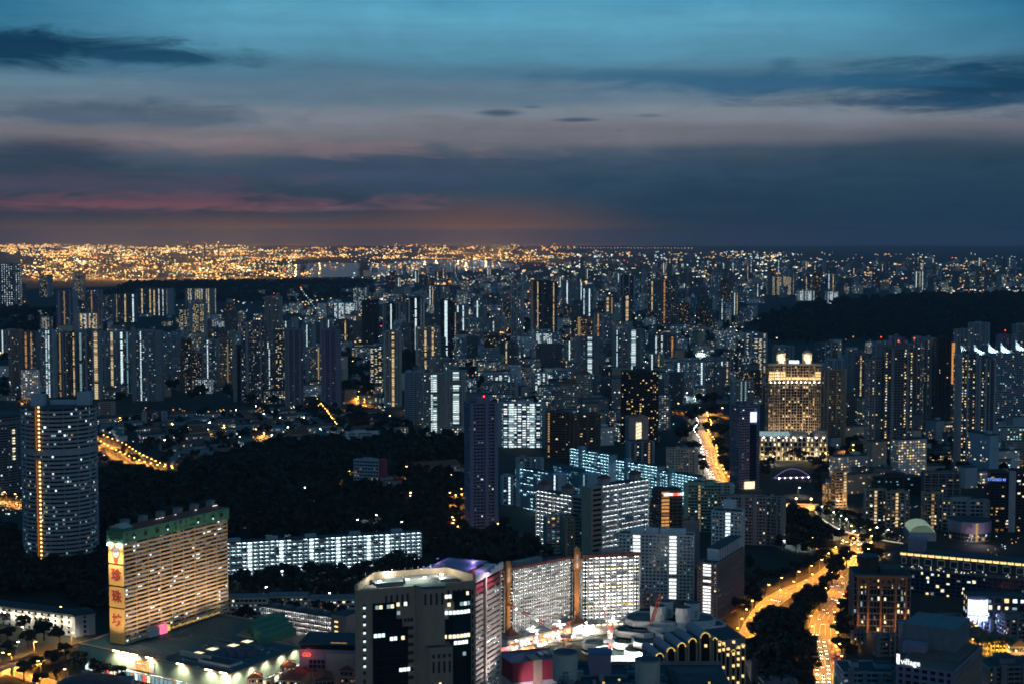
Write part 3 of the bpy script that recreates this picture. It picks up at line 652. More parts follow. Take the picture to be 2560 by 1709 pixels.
loose_lamps('lamp in the dim streets among the low terraces', 'terrace lamps', [(430, 1075), (470, 1085), (520, 1090), (560, 1080), (600, 1075), (640, 1090), (660, 1100), (480, 1160), (520, 1150), (560, 1155), (600, 1110), (350, 1060), (380, 1065), (300, 1060), (850, 1010), (870, 1025), (895, 1010), (960, 1060), (940, 1070), (975, 1055), (1035, 1052), (450, 1180), (300, 1195), (330, 1205), (370, 1200), (880, 990)], 'sodium', 2200)
loose_lamps('cold lamp in the dim estate among the low terraces', 'terrace cold lamps', [(412, 1118), (560, 1060), (700, 1060), (760, 1060), (720, 1085), (800, 1090), (840, 1085), (660, 1050), (680, 1105), (525, 1072), (590, 1040), (640, 1030)], 'teal', 1400)

# ------------------------------------------------------------------ cars
def car_meshes(paint):
    b, g = MB(), MB()
    prof = [(-2.2, 0.35), (-2.25, 0.8), (-1.5, 0.95), (-0.9, 1.42), (0.7, 1.45), (1.5, 0.98), (2.2, 0.85), (2.25, 0.35)]
    n = len(prof); vs = [(x, -0.88, z) for x, z in prof] + [(x, 0.88, z) for x, z in prof]
    b.add(vs, [tuple(range(n)), tuple(reversed(range(n, 2 * n)))] + [(i + 1, i, n + i, n + i + 1) for i in range(n - 1)] + [(0, n - 1, 2 * n - 1, n)], paint)
    gp = [(-1.25, 1.0), (-0.85, 1.36), (0.6, 1.38), (1.2, 1.0)]
    for sy in (-0.89, 0.89): g.add([(x, sy, z) for x, z in gp], [(0, 1, 2, 3)], 'glass_dark')
    g.add([(1.45, -0.75, 1.03), (1.45, 0.75, 1.03), (0.76, 0.7, 1.44), (0.76, -0.7, 1.44)], [(0, 1, 2, 3)], 'glass_dark')
    return b.mesh('body'), g.mesh('window')
for nm, c in (('car_white', (0.6, 0.6, 0.6)), ('car_silver', (0.3, 0.3, 0.32)), ('car_black', (0.02, 0.02, 0.02)), ('car_red', (0.3, 0.02, 0.02)), ('car_blue', (0.03, 0.08, 0.25))): pmat(nm, c, 0.3, 0.03, 0.5, 0.0, 0, 0.6)
CARM = [car_meshes(k) for k in ('car_white', 'car_silver', 'car_black', 'car_red', 'car_blue')]
CARN = ['white', 'silver', 'black', 'red', 'blue']
wb = MB()
for k in range(1):
    n = 10; vs = [(0.33 * math.cos(6.283 * i / n), -0.11, 0.33 * math.sin(6.283 * i / n)) for i in range(n)] + [(0.33 * math.cos(6.283 * i / n), 0.11, 0.33 * math.sin(6.283 * i / n)) for i in range(n)]
    wb.add(vs, [tuple(range(n)), tuple(reversed(range(n, 2 * n)))] + [(i, n + i, n + (i + 1) % n, (i + 1) % n) for i in range(n)], 'near_black')
WHEEL = wb.mesh('wheel')
hb = MB(); hb.box((0, 0, 0), (0.1, 0.42, 0.22), 'head_lit'); HEAD = hb.mesh('headlight')
tb2 = MB(); tb2.box((0, 0, 0), (0.1, 0.45, 0.2), 'tail_lit'); TAIL = tb2.mesh('tail_light')
def car(x, y, z, yaw, k, label, group):
    T = Thing('car', label, 'car', (x, y, z), yaw, group)
    T.piece('body', CARM[k][0]); T.piece('window', CARM[k][1])
    for sx in (-1.4, 1.4):
        for sy in (-0.8, 0.8): T.piece('wheel', WHEEL, (sx, sy, 0.33))
    for sy in (-0.6, 0.6): T.piece('headlight', HEAD, (2.24, sy, 0.72)); T.piece('tail_light', TAIL, (-2.26, sy, 0.78))
def traffic(rname, lane, direction, d0, d1, gap, where, seed, dens=0.85):
    rng = random.Random(seed); pts = ROADS[rname]; acc = 0.0; nxt = d0
    for i in range(len(pts) - 1):
        a, b = pts[i], pts[i + 1]; L = (b - a).length
        while acc + L >= nxt and nxt <= d1:
            if rng.random() < dens:
                p = a.lerp(b, (nxt - acc) / L); t = (b - a); t.z = 0; t.normalize(); nrm = Vector((-t.y, t.x, 0)); q = p + nrm * lane
                k = rng.choice([0, 0, 1, 1, 2, 2, 3, 4]); d = t * direction
                car(q.x, q.y, p.z + 0.02, math.atan2(d.y, d.x), k, '%s car %s' % (CARN[k], where), '%s cars %s' % (CARN[k], where))
            nxt += gap * rng.uniform(0.85, 1.5)
        acc += L
for ln, dr in ((-7.4, 1), (-3.8, 1), (0.2, -1), (3.8, -1), (7.4, -1)):
    traffic('highway_road', ln, dr, 20 + abs(ln), 150, 8.0, 'in the dense jam on the lower highway', int(ln * 10) + 200)
    traffic('highway_road', ln, dr, 165, 560, 34.0, 'on the open upper highway', int(ln * 10) + 400, 0.7)
for ln in (-5.4, -2.0): traffic('slip_road', ln, -1, 90, 190, 8.5, 'queueing on the curved slip road', int(ln * 10) + 300)
for ln in (2.0, 5.4): traffic('slip_road', ln, 1, 30, 330, 40.0, 'passing along the slip road by the lawn', int(ln * 10) + 310, 0.7)
for ln in (-6, -2, 2, 6): traffic('avenue', ln, 1 if ln < 0 else -1, 10, 300, 20.0, 'on the glaring avenue', int(ln * 10) + 500, 0.8)
for ln in (-3, 3): traffic('outram_road', ln, 1 if ln < 0 else -1, 10, 200, 26.0, 'on the curved highway beside the round tower', int(ln * 10) + 600, 0.7)
# ------------------------------------------------------------------ helpers for hand-built things
def spot(T, loc, target, power, col=(1, 0.95, 0.85), size=70, blend=0.6, soft=0.5):  # serves real floodlights and added fill spots that have no housing
    ld = bpy.data.lights.new('floodlight', 'SPOT'); ld.energy = power; ld.color = col; ld.spot_size = math.radians(size); ld.spot_blend = blend; ld.shadow_soft_size = soft
    o = bpy.data.objects.new('flood_fill_beam', ld); LINK(o); o.parent = T.o; o.location = loc
    o.rotation_euler = (Vector(target) - Vector(loc)).to_track_quat('-Z', 'Y').to_euler(); return o
def point(T, loc, power, col, soft=0.4):
    ld = bpy.data.lights.new('lamp_light', 'POINT'); ld.energy = power; ld.color = col; ld.shadow_soft_size = soft
    o = bpy.data.objects.new('lamp_glow', ld); LINK(o); o.parent = T.o; o.location = loc; return o
def text_mesh(body, size, depth, mname, name='letter', bold=0.0):
    cu = bpy.data.curves.new(name, 'FONT'); cu.body = body; cu.size = size; cu.extrude = depth; cu.align_x = 'CENTER'; cu.align_y = 'CENTER'; cu.offset = bold; cu.resolution_u = 3
    o = bpy.data.objects.new(name, cu); LINK(o); dg = bpy.context.evaluated_depsgraph_get()
    me = bpy.data.meshes.new_from_object(o.evaluated_get(dg)); bpy.data.objects.remove(o); me.materials.clear(); me.materials.append(MATS[mname]); me.name = name
    return me
def put_text(T, body, size, depth, mname, loc, yaw, name='letter', bold=0.0, parent=None):
    """upright lettering whose face looks along -Y turned by yaw"""
    o = T.piece(name, text_mesh(body, size, depth, mname, name, bold), loc, 0, parent); o.rotation_euler = (math.pi / 2, 0, yaw); return o
def frame2(p0, p1):
    """local frame with x from p0 to p1; returns origin, yaw, length"""
    d = p1 - p0; return Vector((p0.x, p0.y, p0.z)), math.atan2(d.y, d.x), math.hypot(d.x, d.y)
def corridor_block(T, L, D, z0, nf, fh, unit=6.0, par='white_paint', wall='white_paint', lamp='lamp_white', seed=1, fins=0, solid=(), laundry=True, lampfrac=0.55, rec=1.5, x0=0.0, y0=0.0, roof='roof_dark', dropout=0.0, parbands=None, ph=1.0, wfrac=1.0):
    """gallery-access flats: recessed lit corridors behind parapets along the local -Y side"""
    rng = random.Random(seed); H = nf * fh
    w = T.p('wall'); w.zbox(x0, x0 + L, y0 + rec, y0 + D, z0, z0 + H, wall)
    w.zbox(x0 - 0.3, x0, y0, y0 + D, z0, z0 + H + 0.5, wall); w.zbox(x0 + L, x0 + L + 0.3, y0, y0 + D, z0, z0 + H + 0.5, wall)
    rf = T.p('roof'); rf.zbox(x0 - 0.8, x0 + L + 0.8, y0 - 0.5, y0 + D + 0.5, z0 + H + 0.02, z0 + H + 0.5, roof)
    sl = T.p('floor_slab')
    dk = T.p('dark_window', True); lm = T.p('corridor_lamp', True); cl = T.p('hung_laundry', True)
    pm = {}
    for f in range(nf):
        z = z0 + f * fh; sl.zbox(x0, x0 + L, y0 + 0.02, y0 + rec, z - 0.1, z + 0.08, 'concrete')
        pmn = parbands[f % len(parbands)] if parbands else par
        if pmn not in pm:
            mb = MB(); mb.zbox(x0, x0 + L, y0 - 0.08, y0 + 0.06, 0.0, ph, pmn); pm[pmn] = mb.mesh('parapet')
        T.piece('parapet', pm[pmn], (0, 0, z + 0.02))
        n = max(1, round(L / unit)); uw = L / n
        for k in range(n):
            if rng.random() < dropout: continue
            cx = x0 + uw * (k + 0.5)
            lm.zbox(cx - uw * lampfrac / 2, cx + uw * lampfrac / 2, y0 + rec * 0.45, y0 + rec * 0.45 + 0.16, z + fh - 0.32, z + fh - 0.2, lamp if rng.random() > 0.3 else {'lamp_teal': 'lamp_teal_low', 'lamp_cool': 'lamp_cool_low'}.get(lamp, 'lamp_low'))
            for dx in (-0.3, 0.18):
                if rng.random() < wfrac:
                    x = cx + dx * uw; dk.zbox(x - 0.11 * uw, x + 0.11 * uw, y0 + rec - 0.05, y0 + rec, z + (0.05 if dx > 0 else 1.0), z + fh * 0.78, 'glass_dark')
            if laundry and rng.random() < 0.10:
                x = cx + rng.uniform(-0.3, 0.3) * uw; cl.zbox(x, x + rng.uniform(0.6, 2.0), y0 - 0.16, y0 - 0.12, z + 0.2, z + 1.0, rng.choice(['crimson', 'blue_paint', 'orange_paint', 'yellow_paint', 'cream']))
    if fins:
        fb = T.p('dividing_wall')
        for k in range(fins + 1):
            x = x0 + L * k / fins; fb.zbox(x - 0.2, x + 0.2, y0 - 0.2, y0 + rec, z0, z0 + H, wall)

# ------------------------------------------------------------------ golden slab block with green crown on a green shopping podium
def golden_slab():
    z0 = 18.0; A, B = G(313, 1610, z0), G(571, 1527, z0); o, yaw, L = frame2(A, B); dep = 12.5
    zt = ZAT(1358, A.y, 313); zg = ZAT(1329, A.y, 313); nf = 24; fh = (zt - z0) / nf; rng = random.Random(4)
    T = Thing('slab_block', 'golden slab of flats with green crown and red characters on its end wall', 'building', (o.x, o.y, 0), yaw)
    T.p('glazing').zbox(0.3, L - 0.3, 0.7, dep - 0.7, z0, zt, 'glass_dark')
    T.p('base_column').zbox(2, 12, 2, dep - 2, z0 - 4, z0, 'white_paint'); T.p('base_column').zbox(L * 0.55, L - 2, 2, dep - 2, z0 - 4, z0, 'concrete')
    nb = 9; bw = L / nb
    sp = MB(); sp.zbox(0.05, L, -0.1, 0.8, 0, fh * 0.47, 'gold_paint'); sp.zbox(0.05, L, dep - 0.8, dep + 0.1, 0, fh * 0.47, 'gold_paint'); spm = sp.mesh('spandrel')
    for f in range(nf): T.piece('spandrel', spm, (0, 0, z0 + f * fh))
    pr = MB(); pr.zbox(-0.16, 0.16, -0.16, 0.75, z0, zt, 'gold_paint'); prm = pr.mesh('pier')
    for k in range(1, nb): T.piece('pier', prm, (bw * k, 0, 0))
    T.piece('pier', prm, (L - 0.2, 0, 0))
    var = []
    for v in range(16):
        mb = MB(); n = 6; h = fh * 0.53; mood = rng.random()
        for k in range(n):
            a, b = bw * k / n + 0.12, bw * (k + 1) / n - 0.1; r = rng.random()
            m = 'glass_dark' if r < 0.46 + 0.3 * mood else ('curtain' if r < 0.9 else pick(rng, COOL))
            hh = rng.uniform(0.55, 1.0) if m != 'glass_dark' else 1
            mb.zbox(a, b, 0, 0.04, h * (1 - hh) + 0.03, h - 0.03, m)
            mb.zbox(b, b + 0.16, -0.05, 0.05, 0, h, 'metal_grey')
        if rng.random() < 0.7: x = rng.uniform(0, bw - 1.2); mb.zbox(x, x + 1.0, -0.55, -0.1, 0.0, 0.6, 'grey_paint')
        var.append(mb.mesh('window'))
    for f in range(nf):
        for k in range(nb): T.piece('window', rng.choice(var), (bw * k, 0.62, z0 + f * fh + fh * 0.47))
    # end wall in five panels
    cut = [z0, ZAT(1521, A.y, 290), ZAT(1467, A.y, 290), ZAT(1412, A.y, 290), zt]
    names = ['', '坊', '珠', '珍', '']
    zs = [(z0, cut[1] - 0.5), (cut[1] + 0.5, cut[2] - 0.6), (cut[2] + 0.6, cut[3] - 0.6), (cut[3] + 0.6, zt - 0.2)]
    chars = ['坊', '珠', '珍', None]
    for (a, b), ch in zip(zs, chars):
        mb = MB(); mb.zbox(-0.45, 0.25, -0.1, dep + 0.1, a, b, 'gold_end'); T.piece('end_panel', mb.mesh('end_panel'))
        zc = (a + b) / 2 + (3.5 if ch == '坊' else 0)
        if ch: put_text(T, ch, 8.6, 0.12, 'sign_red', (-0.62, dep / 2, zc), -math.pi / 2, 'sign_character', 0.16)
        else:
            mb = MB(); n = 24
            ring = [(4.1 * math.cos(6.283 * i / n), 5.2 * math.sin(6.283 * i / n)) for i in range(n)]; vs = []
            for y, z in ring:
                zz = z if z > -2.5 else z * 1.75 + 1.9
                vs.append((-0.6, dep / 2 - y * (0.86 if z > -2.5 else 0.62), zc + zz))
            mb.add(vs, [tuple(range(n))], 'sign_red'); mb.add([(-0.7, dep / 2 - 2.7 * math.cos(6.283 * i / n), zc + 0.9 + 3.4 * math.sin(6.283 * i / n)) for i in range(n)], [tuple(range(n))], 'white_paint')
            T.piece('emblem', mb.mesh('emblem'))
    gp = T.p('gap_beam')
    for z in cut[1:4]: gp.zbox(-0.1, 0.3, 0.3, dep - 0.3, z - 0.55, z + 0.55, 'near_black')
    # green crown with portholes
    cr = T.p('green_crown'); cr.zbox(-1.1, L + 1.0, -1.0, dep + 1.0, zt, zg, 'green_paint')
    def porthole(r):
        mb = MB(); n = 16
        mb.add([(r * math.cos(6.283 * i / n), -0.06, r * math.sin(6.283 * i / n)) for i in range(n)], [tuple(range(n))], 'near_black')
        for i in range(n):
            a, b = 6.283 * i / n, 6.283 * (i + 1) / n; mb.bar((r * math.cos(a), -0.08, r * math.sin(a)), (r * math.cos(b), -0.08, r * math.sin(b)), 0.3, 'green_paint')
        return mb.mesh('porthole')
    pb, ps = porthole(1.9), porthole(0.85); hz = (zt + zg) / 2
    lp = MB(); lp.zbox(-0.5, 0.5, -0.2, -0.1, -0.7, 0.3, 'cool'); lpm = lp.mesh('lit_pane')
    for i, t in enumerate((0.085, 0.19, 0.295, 0.395, 0.69, 0.84, 0.93)):
        T.piece('porthole', pb, (L * t, -1.02, hz))
        if i in (0, 3, 4, 5): T.piece('lit_pane', lpm, (L * t, -1.05, hz - 0.8))
    for t in (0.02, 0.465, 0.515, 0.565, 0.615, 0.645, 0.75): 
        for dz in (-1.7, 1.7): T.piece('porthole', ps, (L * t + 0.6, -1.02, hz + dz))
    for y in (2, 4.6, 7.2, 9.8):
        for dz in (-1.7, 1.7): q = T.piece('porthole', ps, (-1.12, y, hz + dz)); q.rotation_euler = (0, 0, -math.pi / 2)
    rf = T.p('roof'); rf.gable([(2, 1.0), (L - 3, 1.0), (L - 3, dep - 1), (2, dep - 1)], zg, zg + 2.6, 'red_brown', 1.5); rf.zbox(0, 9, 0, dep, zg, zg + 2.2, 'green_paint'); rf.gable([(0, 0), (9, 0), (9, dep), (0, dep)], zg + 2.2, zg + 4.6, 'cream')
    for k in range(6):
        mb = MB(); mb.zbox(-2.2, 2.2, -2.2, 2.2, 0, 5.2, 'concrete'); mb.zbox(-2.5, 2.5, -2.5, 2.5, 5.2, 5.5, 'roof_grey'); T.piece('lift_housing', mb.mesh('lift_housing'), (12 + k * (L - 18) / 5, dep - 2.6, zg))
    ln = T.p('roof_lamp', True)
    for t in (0.34, 0.37, 0.40, 0.52, 0.72, 0.9, 0.915, 0.93): ln.zbox(L * t, L * t + 1.6, 4, 4.3, zg + 2.4, zg + 2.7, 'white_lit')
    for y in (2.6, dep - 2.0):
        T.p('end_floodlight#%d' % int(y)).zbox(-2.2, -0.9, y - 1.5, y + 1.5, zt - 1.7, zt - 0.5, 'flood')
        spot(T, (-7.5, y, zt - 1), (-0.4, y, zt - 30), 30000, (1, 0.78, 0.50), 95, 0.8)
        spot(T, (-22, y - 4, z0 + 2), (-0.4, dep / 2, z0 + 26), 18000, (1, 0.76, 0.48), 75, 0.8)
    for x in (10, 36, 62, 88): 
        T.p('facade_floodlight#%d' % x).zbox(x - 0.4, x + 0.4, -24.4, -23.8, z0 + 0.6, z0 + 1.2, 'metal_grey')
        spot(T, (x, -24, z0 + 1.6), (x + 2, 0, z0 + 34), 46000, (1, 0.78, 0.54), 100, 0.8)
    en = T.p('entrance_lantern'); en.zbox(30, 36, -3.5, -1, z0 + 0.3, z0 + 6, 'pink_lit'); en.zbox(36.5, 39, -3.2, -1, z0 + 1, z0 + 5, 'gold_lit'); T.p('entrance_block').zbox(20, 29, -3, 2, z0 + 0.2, z0 + 5.5, 'white_paint')
    fl = T.p('string_lamp', True)
    for i in range(46): fl.box((40 + i * 1.1, -2.6 - 0.4 * (i % 3), z0 + 2.2 + 0.5 * (i % 2)), (0.5, 0.5, 0.5), 'gold_lit' if i % 4 else 'orange_lit')
    T.done()
    # podium
    Lc, Nc, Rc = G(196, 1606, z0), G(577, 1684, z0), G(756, 1614, z0); Bk = Rc + (Lc - Nc); ex = (Rc - Nc)
    T = Thing('shopping_podium', 'pale green shopping podium with dark flat roof under the golden slab', 'building', (Nc.x, Nc.y, 0), 0)
    P = [((p - Nc).x, (p - Nc).y) for p in (Lc, Nc, Rc)] + [((Bk + ex * 0.5 - Nc).x, (Bk + ex * 0.5 - Nc).y)]
    P.insert(3, ((Rc + (Lc - Nc) * 0.42 - Nc).x, (Rc + (Lc - Nc) * 0.42 - Nc).y)); P.insert(4, ((Rc + (Lc - Nc) * 0.42 + ex * 0.5 - Nc).x, (Rc + (Lc - Nc) * 0.42 + ex * 0.5 - Nc).y))
    w = T.p('wall'); w.prism(P, 7.5, z0 - 1.2, 'pale_green', 'roof_dark'); w.prism(inset(P, 3.5), 0, 7.5, 'white_paint')
    n = len(P); inn = inset(P, 0.8); out = inset(P, -0.25)
    for i in range(n): T.p('parapet').prism([out[i], out[(i + 1) % n], inn[(i + 1) % n], inn[i]], z0 - 1.15, z0, 'tan')
    T.p('canopy').prism(inset(P, -2.0), 7.0, 7.45, 'white_paint')
    rf = T.p('roof'); rf.prism(inset(P, 0.9), z0 - 1.15, z0 - 1.0, 'roof_teal')
    u = (Nc - Lc).normalized(); v = (Rc - Nc).normalized(); uy = math.atan2(u.y, u.x)
    def at(a, b, z): q = u * a + v * b; return (q.x, q.y, z)   # from the near corner: a along the front (negative = towards the far corner), b inwards
    # arcade lamps and shop fronts under the canopy
    LF, LR = (Nc - Lc).length, (Rc - Nc).length
    sh = T.p('shop_front', True); al = T.p('arcade_lamp', True); rng = random.Random(8)
    for k in range(34):
        a = -LF + 4 + k * (LF - 6) / 34; sh.box(at(a, 3.4, 2.6), (2.6, 0.1, 4.2), rng.choice(['cream_lit', 'cool', 'white_lit', 'cool_dim', 'warm_dim', 'red_lit', 'teal_lit']), uy); 
        if k % 2 == 0: al.box(at(a, 1.2, 6.8), (2.4, 0.3, 0.2), 'lamp_white', uy)
    for k in range(17):
        b = 5 + k * (LR - 8) / 17; q = at(-3.4, b, 2.6); sh.box(q, (0.1, 2.8, 4.2), rng.choice(['cream_lit', 'white_lit', 'cool', 'warm']), uy)
        if k % 2 == 0: al.box(at(-1.2, b, 6.8), (0.3, 2.4, 0.2), 'lamp_white', uy)
    # sign board with an orange emblem, wall washers
    sg = T.p('sign_board'); ad = -LF * 0.56; sg.box(at(ad, -0.35, 12.2), (21, 0.5, 7.4), 'cream', uy)
    mk = T.p('sign_board/sign_mark'); mk.box(at(ad, -0.75, 12.2), (12, 0.25, 6.2), 'orange_lit', uy)
    for dz in (1.1, -0.9): 
        for da in (-2.6, 2.6): mk.box(at(ad + da, -0.92, 12.2 + dz), (4.4, 0.16, 1.0), 'cream', uy)
    for a in (-LF * 0.72, -LF * 0.66, -LF * 0.60, -LF * 0.50, -LF * 0.30, -LF * 0.12, -4):
        lb = T.p('wall_washer#%d' % int(-a)); lb.box(at(a, -2.6, z0 + 0.8), (5.5, 0.7, 0.35), 'lamp_warm', uy); lb.bar(at(a, -2.6, z0 + 0.8), at(a, 0.2, z0 - 0.3), 0.15, 'metal_grey')
        spot(T, at(a, -4.0, z0 + 0.9), at(a, 0, 8), 11000, (1.0, 0.92, 0.72), 120, 0.9).data.energy = 12000
    for b in (6, 20, 34, 50, 64): spot(T, at(4.0, b, z0 + 0.6), at(0, b, 8), 7000, (1.0, 0.94, 0.74), 120, 0.9).data.energy = 7000
    point(T, at(4, -4, 9), 8000, (1, 0.95, 0.8))
    # roof furniture
    sk = MB(); sk.pyramid(rect(6, 6), 0.5, 1.6, 'cream_lit'); sk.prism(rect(6.6, 6.6), 0, 0.5, 'metal_grey'); skm = sk.mesh('skylight')
    for a, b in ((-50, 26), (-48, 38), (-42, 52), (-40, 64)): T.piece('skylight', skm, at(a, b, z0 - 1.0), uy)
    ct = MB(); ct.zbox(-2, 2, -3, 3, 0, 4.2, 'louvre_blue'); ct.cyl((0, -1.4), 1.2, 1.2, 4.2, 4.8, 'dark_metal', 10); ct.cyl((0, 1.4), 1.2, 1.2, 4.2, 4.8, 'dark_metal', 10); ctm = ct.mesh('cooling_unit')
    for a, b in ((-31, 31), (-26, 33), (-21, 36), (-17, 40), (-24, 42)): T.piece('cooling_unit', ctm, at(a, b, z0 - 1), uy)
    rb = T.p('roof_box'); rb.box(at(-44, 17, z0 + 0.8), (26, 1.0, 3.2), 'cream', uy); rb.box(at(-74, 9, z0 + 0.3), (34, 9, 2.6), 'roof_grey', uy)
    rb.box(at(-24, 18, z0 - 0.2), (26, 12, 1.5), 'white_paint', uy); rb.box(at(-24, 18, z0 + 0.62), (24.6, 10.6, 0.12), 'roof_dark', uy)
    rng2 = random.Random(66); cn = 0
    for i in range(46):
        a_, b_ = -rng2.uniform(4, LF - 8), rng2.uniform(3, LR - 4)
        if a_ < -60 and b_ > 8: continue
        w_, d_, h_ = rng2.uniform(0.8, 4), rng2.uniform(0.8, 3), rng2.uniform(0.4, 1.8)
        T.p('roof_vent', True).box(at(a_, b_, z0 - 1.0 + h_ / 2), (w_, d_, h_), rng2.choice(['metal_grey', 'roof_grey', 'concrete', 'white_paint']), uy)
    for b_ in (9, 24, 46, 58): T.p('roof_pipe', True).bar(at(-6, b_, z0 - 0.6), at(-46 - b_ * 0.4, b_ + 1, z0 - 0.6), 0.4, 'metal_grey')
    for i in range(9): pt = at(-rng2.uniform(6, 54), rng2.uniform(6, LR - 6), z0 - 0.985); T.p('roof_patch', True).box(pt, (rng2.uniform(5, 14), rng2.uniform(4, 9), 0.02 + 0.004 * i), rng2.choice(['roof_dark', 'roof_grey']), uy)
    for k in range(4): rb.box(at(-28 - k * 7, LR + 8 + k * 5, z0 + 1.2 + k * 0.8), (7, 30, 5 + k), 'green_paint', uy)
    T.done()
golden_slab()

# ------------------------------------------------------------------ long gallery flats behind the trees
pmat('slab_dark', (0.10, 0.12, 0.14), 0.8, 0.15)
def long_flats():
    a, b = G(520, 1440), G(1054, 1424); o, yaw, L = frame2(a, b); z0 = min(a.z, b.z) + 1.0; zt = ZAT(1345, (a.y + b.y) / 2, 800); nf = 10; fh = (zt - z0) / nf
    T = Thing('long_flats', 'long white-lit gallery flats stretched across the dark wooded hill', 'building', (o.x, o.y, 0), yaw)
    corridor_block(T, L, 11, z0, nf, fh, 4.4, seed=5, lampfrac=0.6, fins=9, dropout=0.1, lamp='lamp_cool', par='slab_dark', ph=0.9)
    T.p('wall').zbox(0, L, 0, 10.9, -20, z0 - 0.1, 'concrete')
    sl = T.p('stair_lamp', True)
    for t in (0.19, 0.335, 0.475, 0.6, 0.745, 0.835):
        st = T.p('stair_tower#%d' % int(t * 100)); x = L * t; st.zbox(x - 2.2, x - 1.9, -1.2, 0, z0, zt, 'white_paint'); st.zbox(x + 1.9, x + 2.2, -1.2, 0, z0, zt, 'white_paint'); st.zbox(x - 1.9, x + 1.9, -0.12, 0, z0, zt, 'white_paint')
        for f in range(nf): sl.zbox(x - 1.4, x + 1.4, -1.0, -0.8, z0 + f * fh + fh - 0.4, z0 + f * fh + fh - 0.2, 'lamp_cool')
    rf = T.p('roof_plant')
    for t in (0.1, 0.27, 0.45, 0.66, 0.86): rf.zbox(L * t, L * t + 9, 3, 8, zt + 0.5, zt + 3, 'grey_paint')
    T.done()
long_flats()
grove('tall dark tree in the row before the long white-lit flats', 'trees before the long flats', [(580, 1492), (600, 1478), (625, 1500), (640, 1480), (660, 1496), (688, 1488), (705, 1472, 1.35), (722, 1500), (745, 1490), (762, 1476), (782, 1500), (800, 1490), (815, 1470, 1.2), (835, 1500), (850, 1482), (868, 1500), (888, 1490), (905, 1478), (925, 1484), (945, 1470), (965, 1462), (985, 1450, 1.3), (1005, 1448, 1.3), (1030, 1452, 1.2), (1052, 1446, 1.1), (560, 1478), (612, 1466), (655, 1462), (690, 1460), (738, 1456), (775, 1452), (850, 1455), (880, 1458), (915, 1456), (960, 1440), (1070, 1460)], 1.08, 3)
grove('slender tree lit from below beside the low school blocks', 'trees by the school blocks', [(606, 1556), (618, 1552), (690, 1540), (735, 1548), (800, 1544), (822, 1550), (845, 1556), (870, 1560)], 0.85, 4)

# ------------------------------------------------------------------ low school blocks and gallery flats below them
for i, (xl, xr, yt, yb, lab) in enumerate([(566, 668, 1494, 1552, 'low cream school block beside the golden slab'), (672, 770, 1490, 1536, 'low cream school block behind the thin trees'), (775, 900, 1496, 1546, 'low cream school block behind the beige tower')]):
    T, w, d, H = tower('school_block', lab, xl, xr, yt, yb, 0.28, 0.05, 3.4, kit=0, wall='cream', lit=0.45, pal=MIXP, bay=3.2, band=0.4)
    T.p('roof').gable([(-w / 2 - 0.6, -d / 2 - 0.6), (w / 2 + 0.6, -d / 2 - 0.6), (w / 2 + 0.6, d / 2 + 0.6), (-w / 2 - 0.6, d / 2 + 0.6)], H + 1.3, H + 3.6, 'roof_grey'); T.done()
def low_flats():
    a, b = G(653, 1570), G(828, 1602); o, yaw, L = frame2(a, b); zt = ZAT(1516, a.y, 660); nf = 5; fh = zt / nf
    T = Thing('low_gallery_flats', 'low gallery block with red and yellow parapets and white-lit corridors', 'building', (o.x, o.y, 0), yaw)
    corridor_block(T, L, 12, 0.2, nf, fh, 4.0, seed=9, parbands=['yellow_paint', 'red_brown', 'red_brown', 'red_brown', 'white_paint'], laundry=False, lampfrac=0.7, lamp='lamp_market')
    T.p('wall').zbox(L + 0.4, L + 13, 0, 14, 0, zt + 3, 'pink_paint'); T.p('roof').zbox(L + 0.2, L + 13.4, -0.4, 14.3, zt + 3, zt + 3.3, 'roof_dark')
    lw = T.p('lit_window', True)
    for f in range(nf): lw.zbox(L + 3, L + 6, -0.08, -0.02, f * fh + 0.9, f * fh + 2.0, 'warm')
    rf = T.p('roof_plant'); 
    for k in range(5): rf.zbox(L * (0.1 + k * 0.18), L * (0.1 + k * 0.18) + 5, 4, 9, zt + 0.5, zt + 2.4, 'roof_grey')
    T.done()
low_flats()
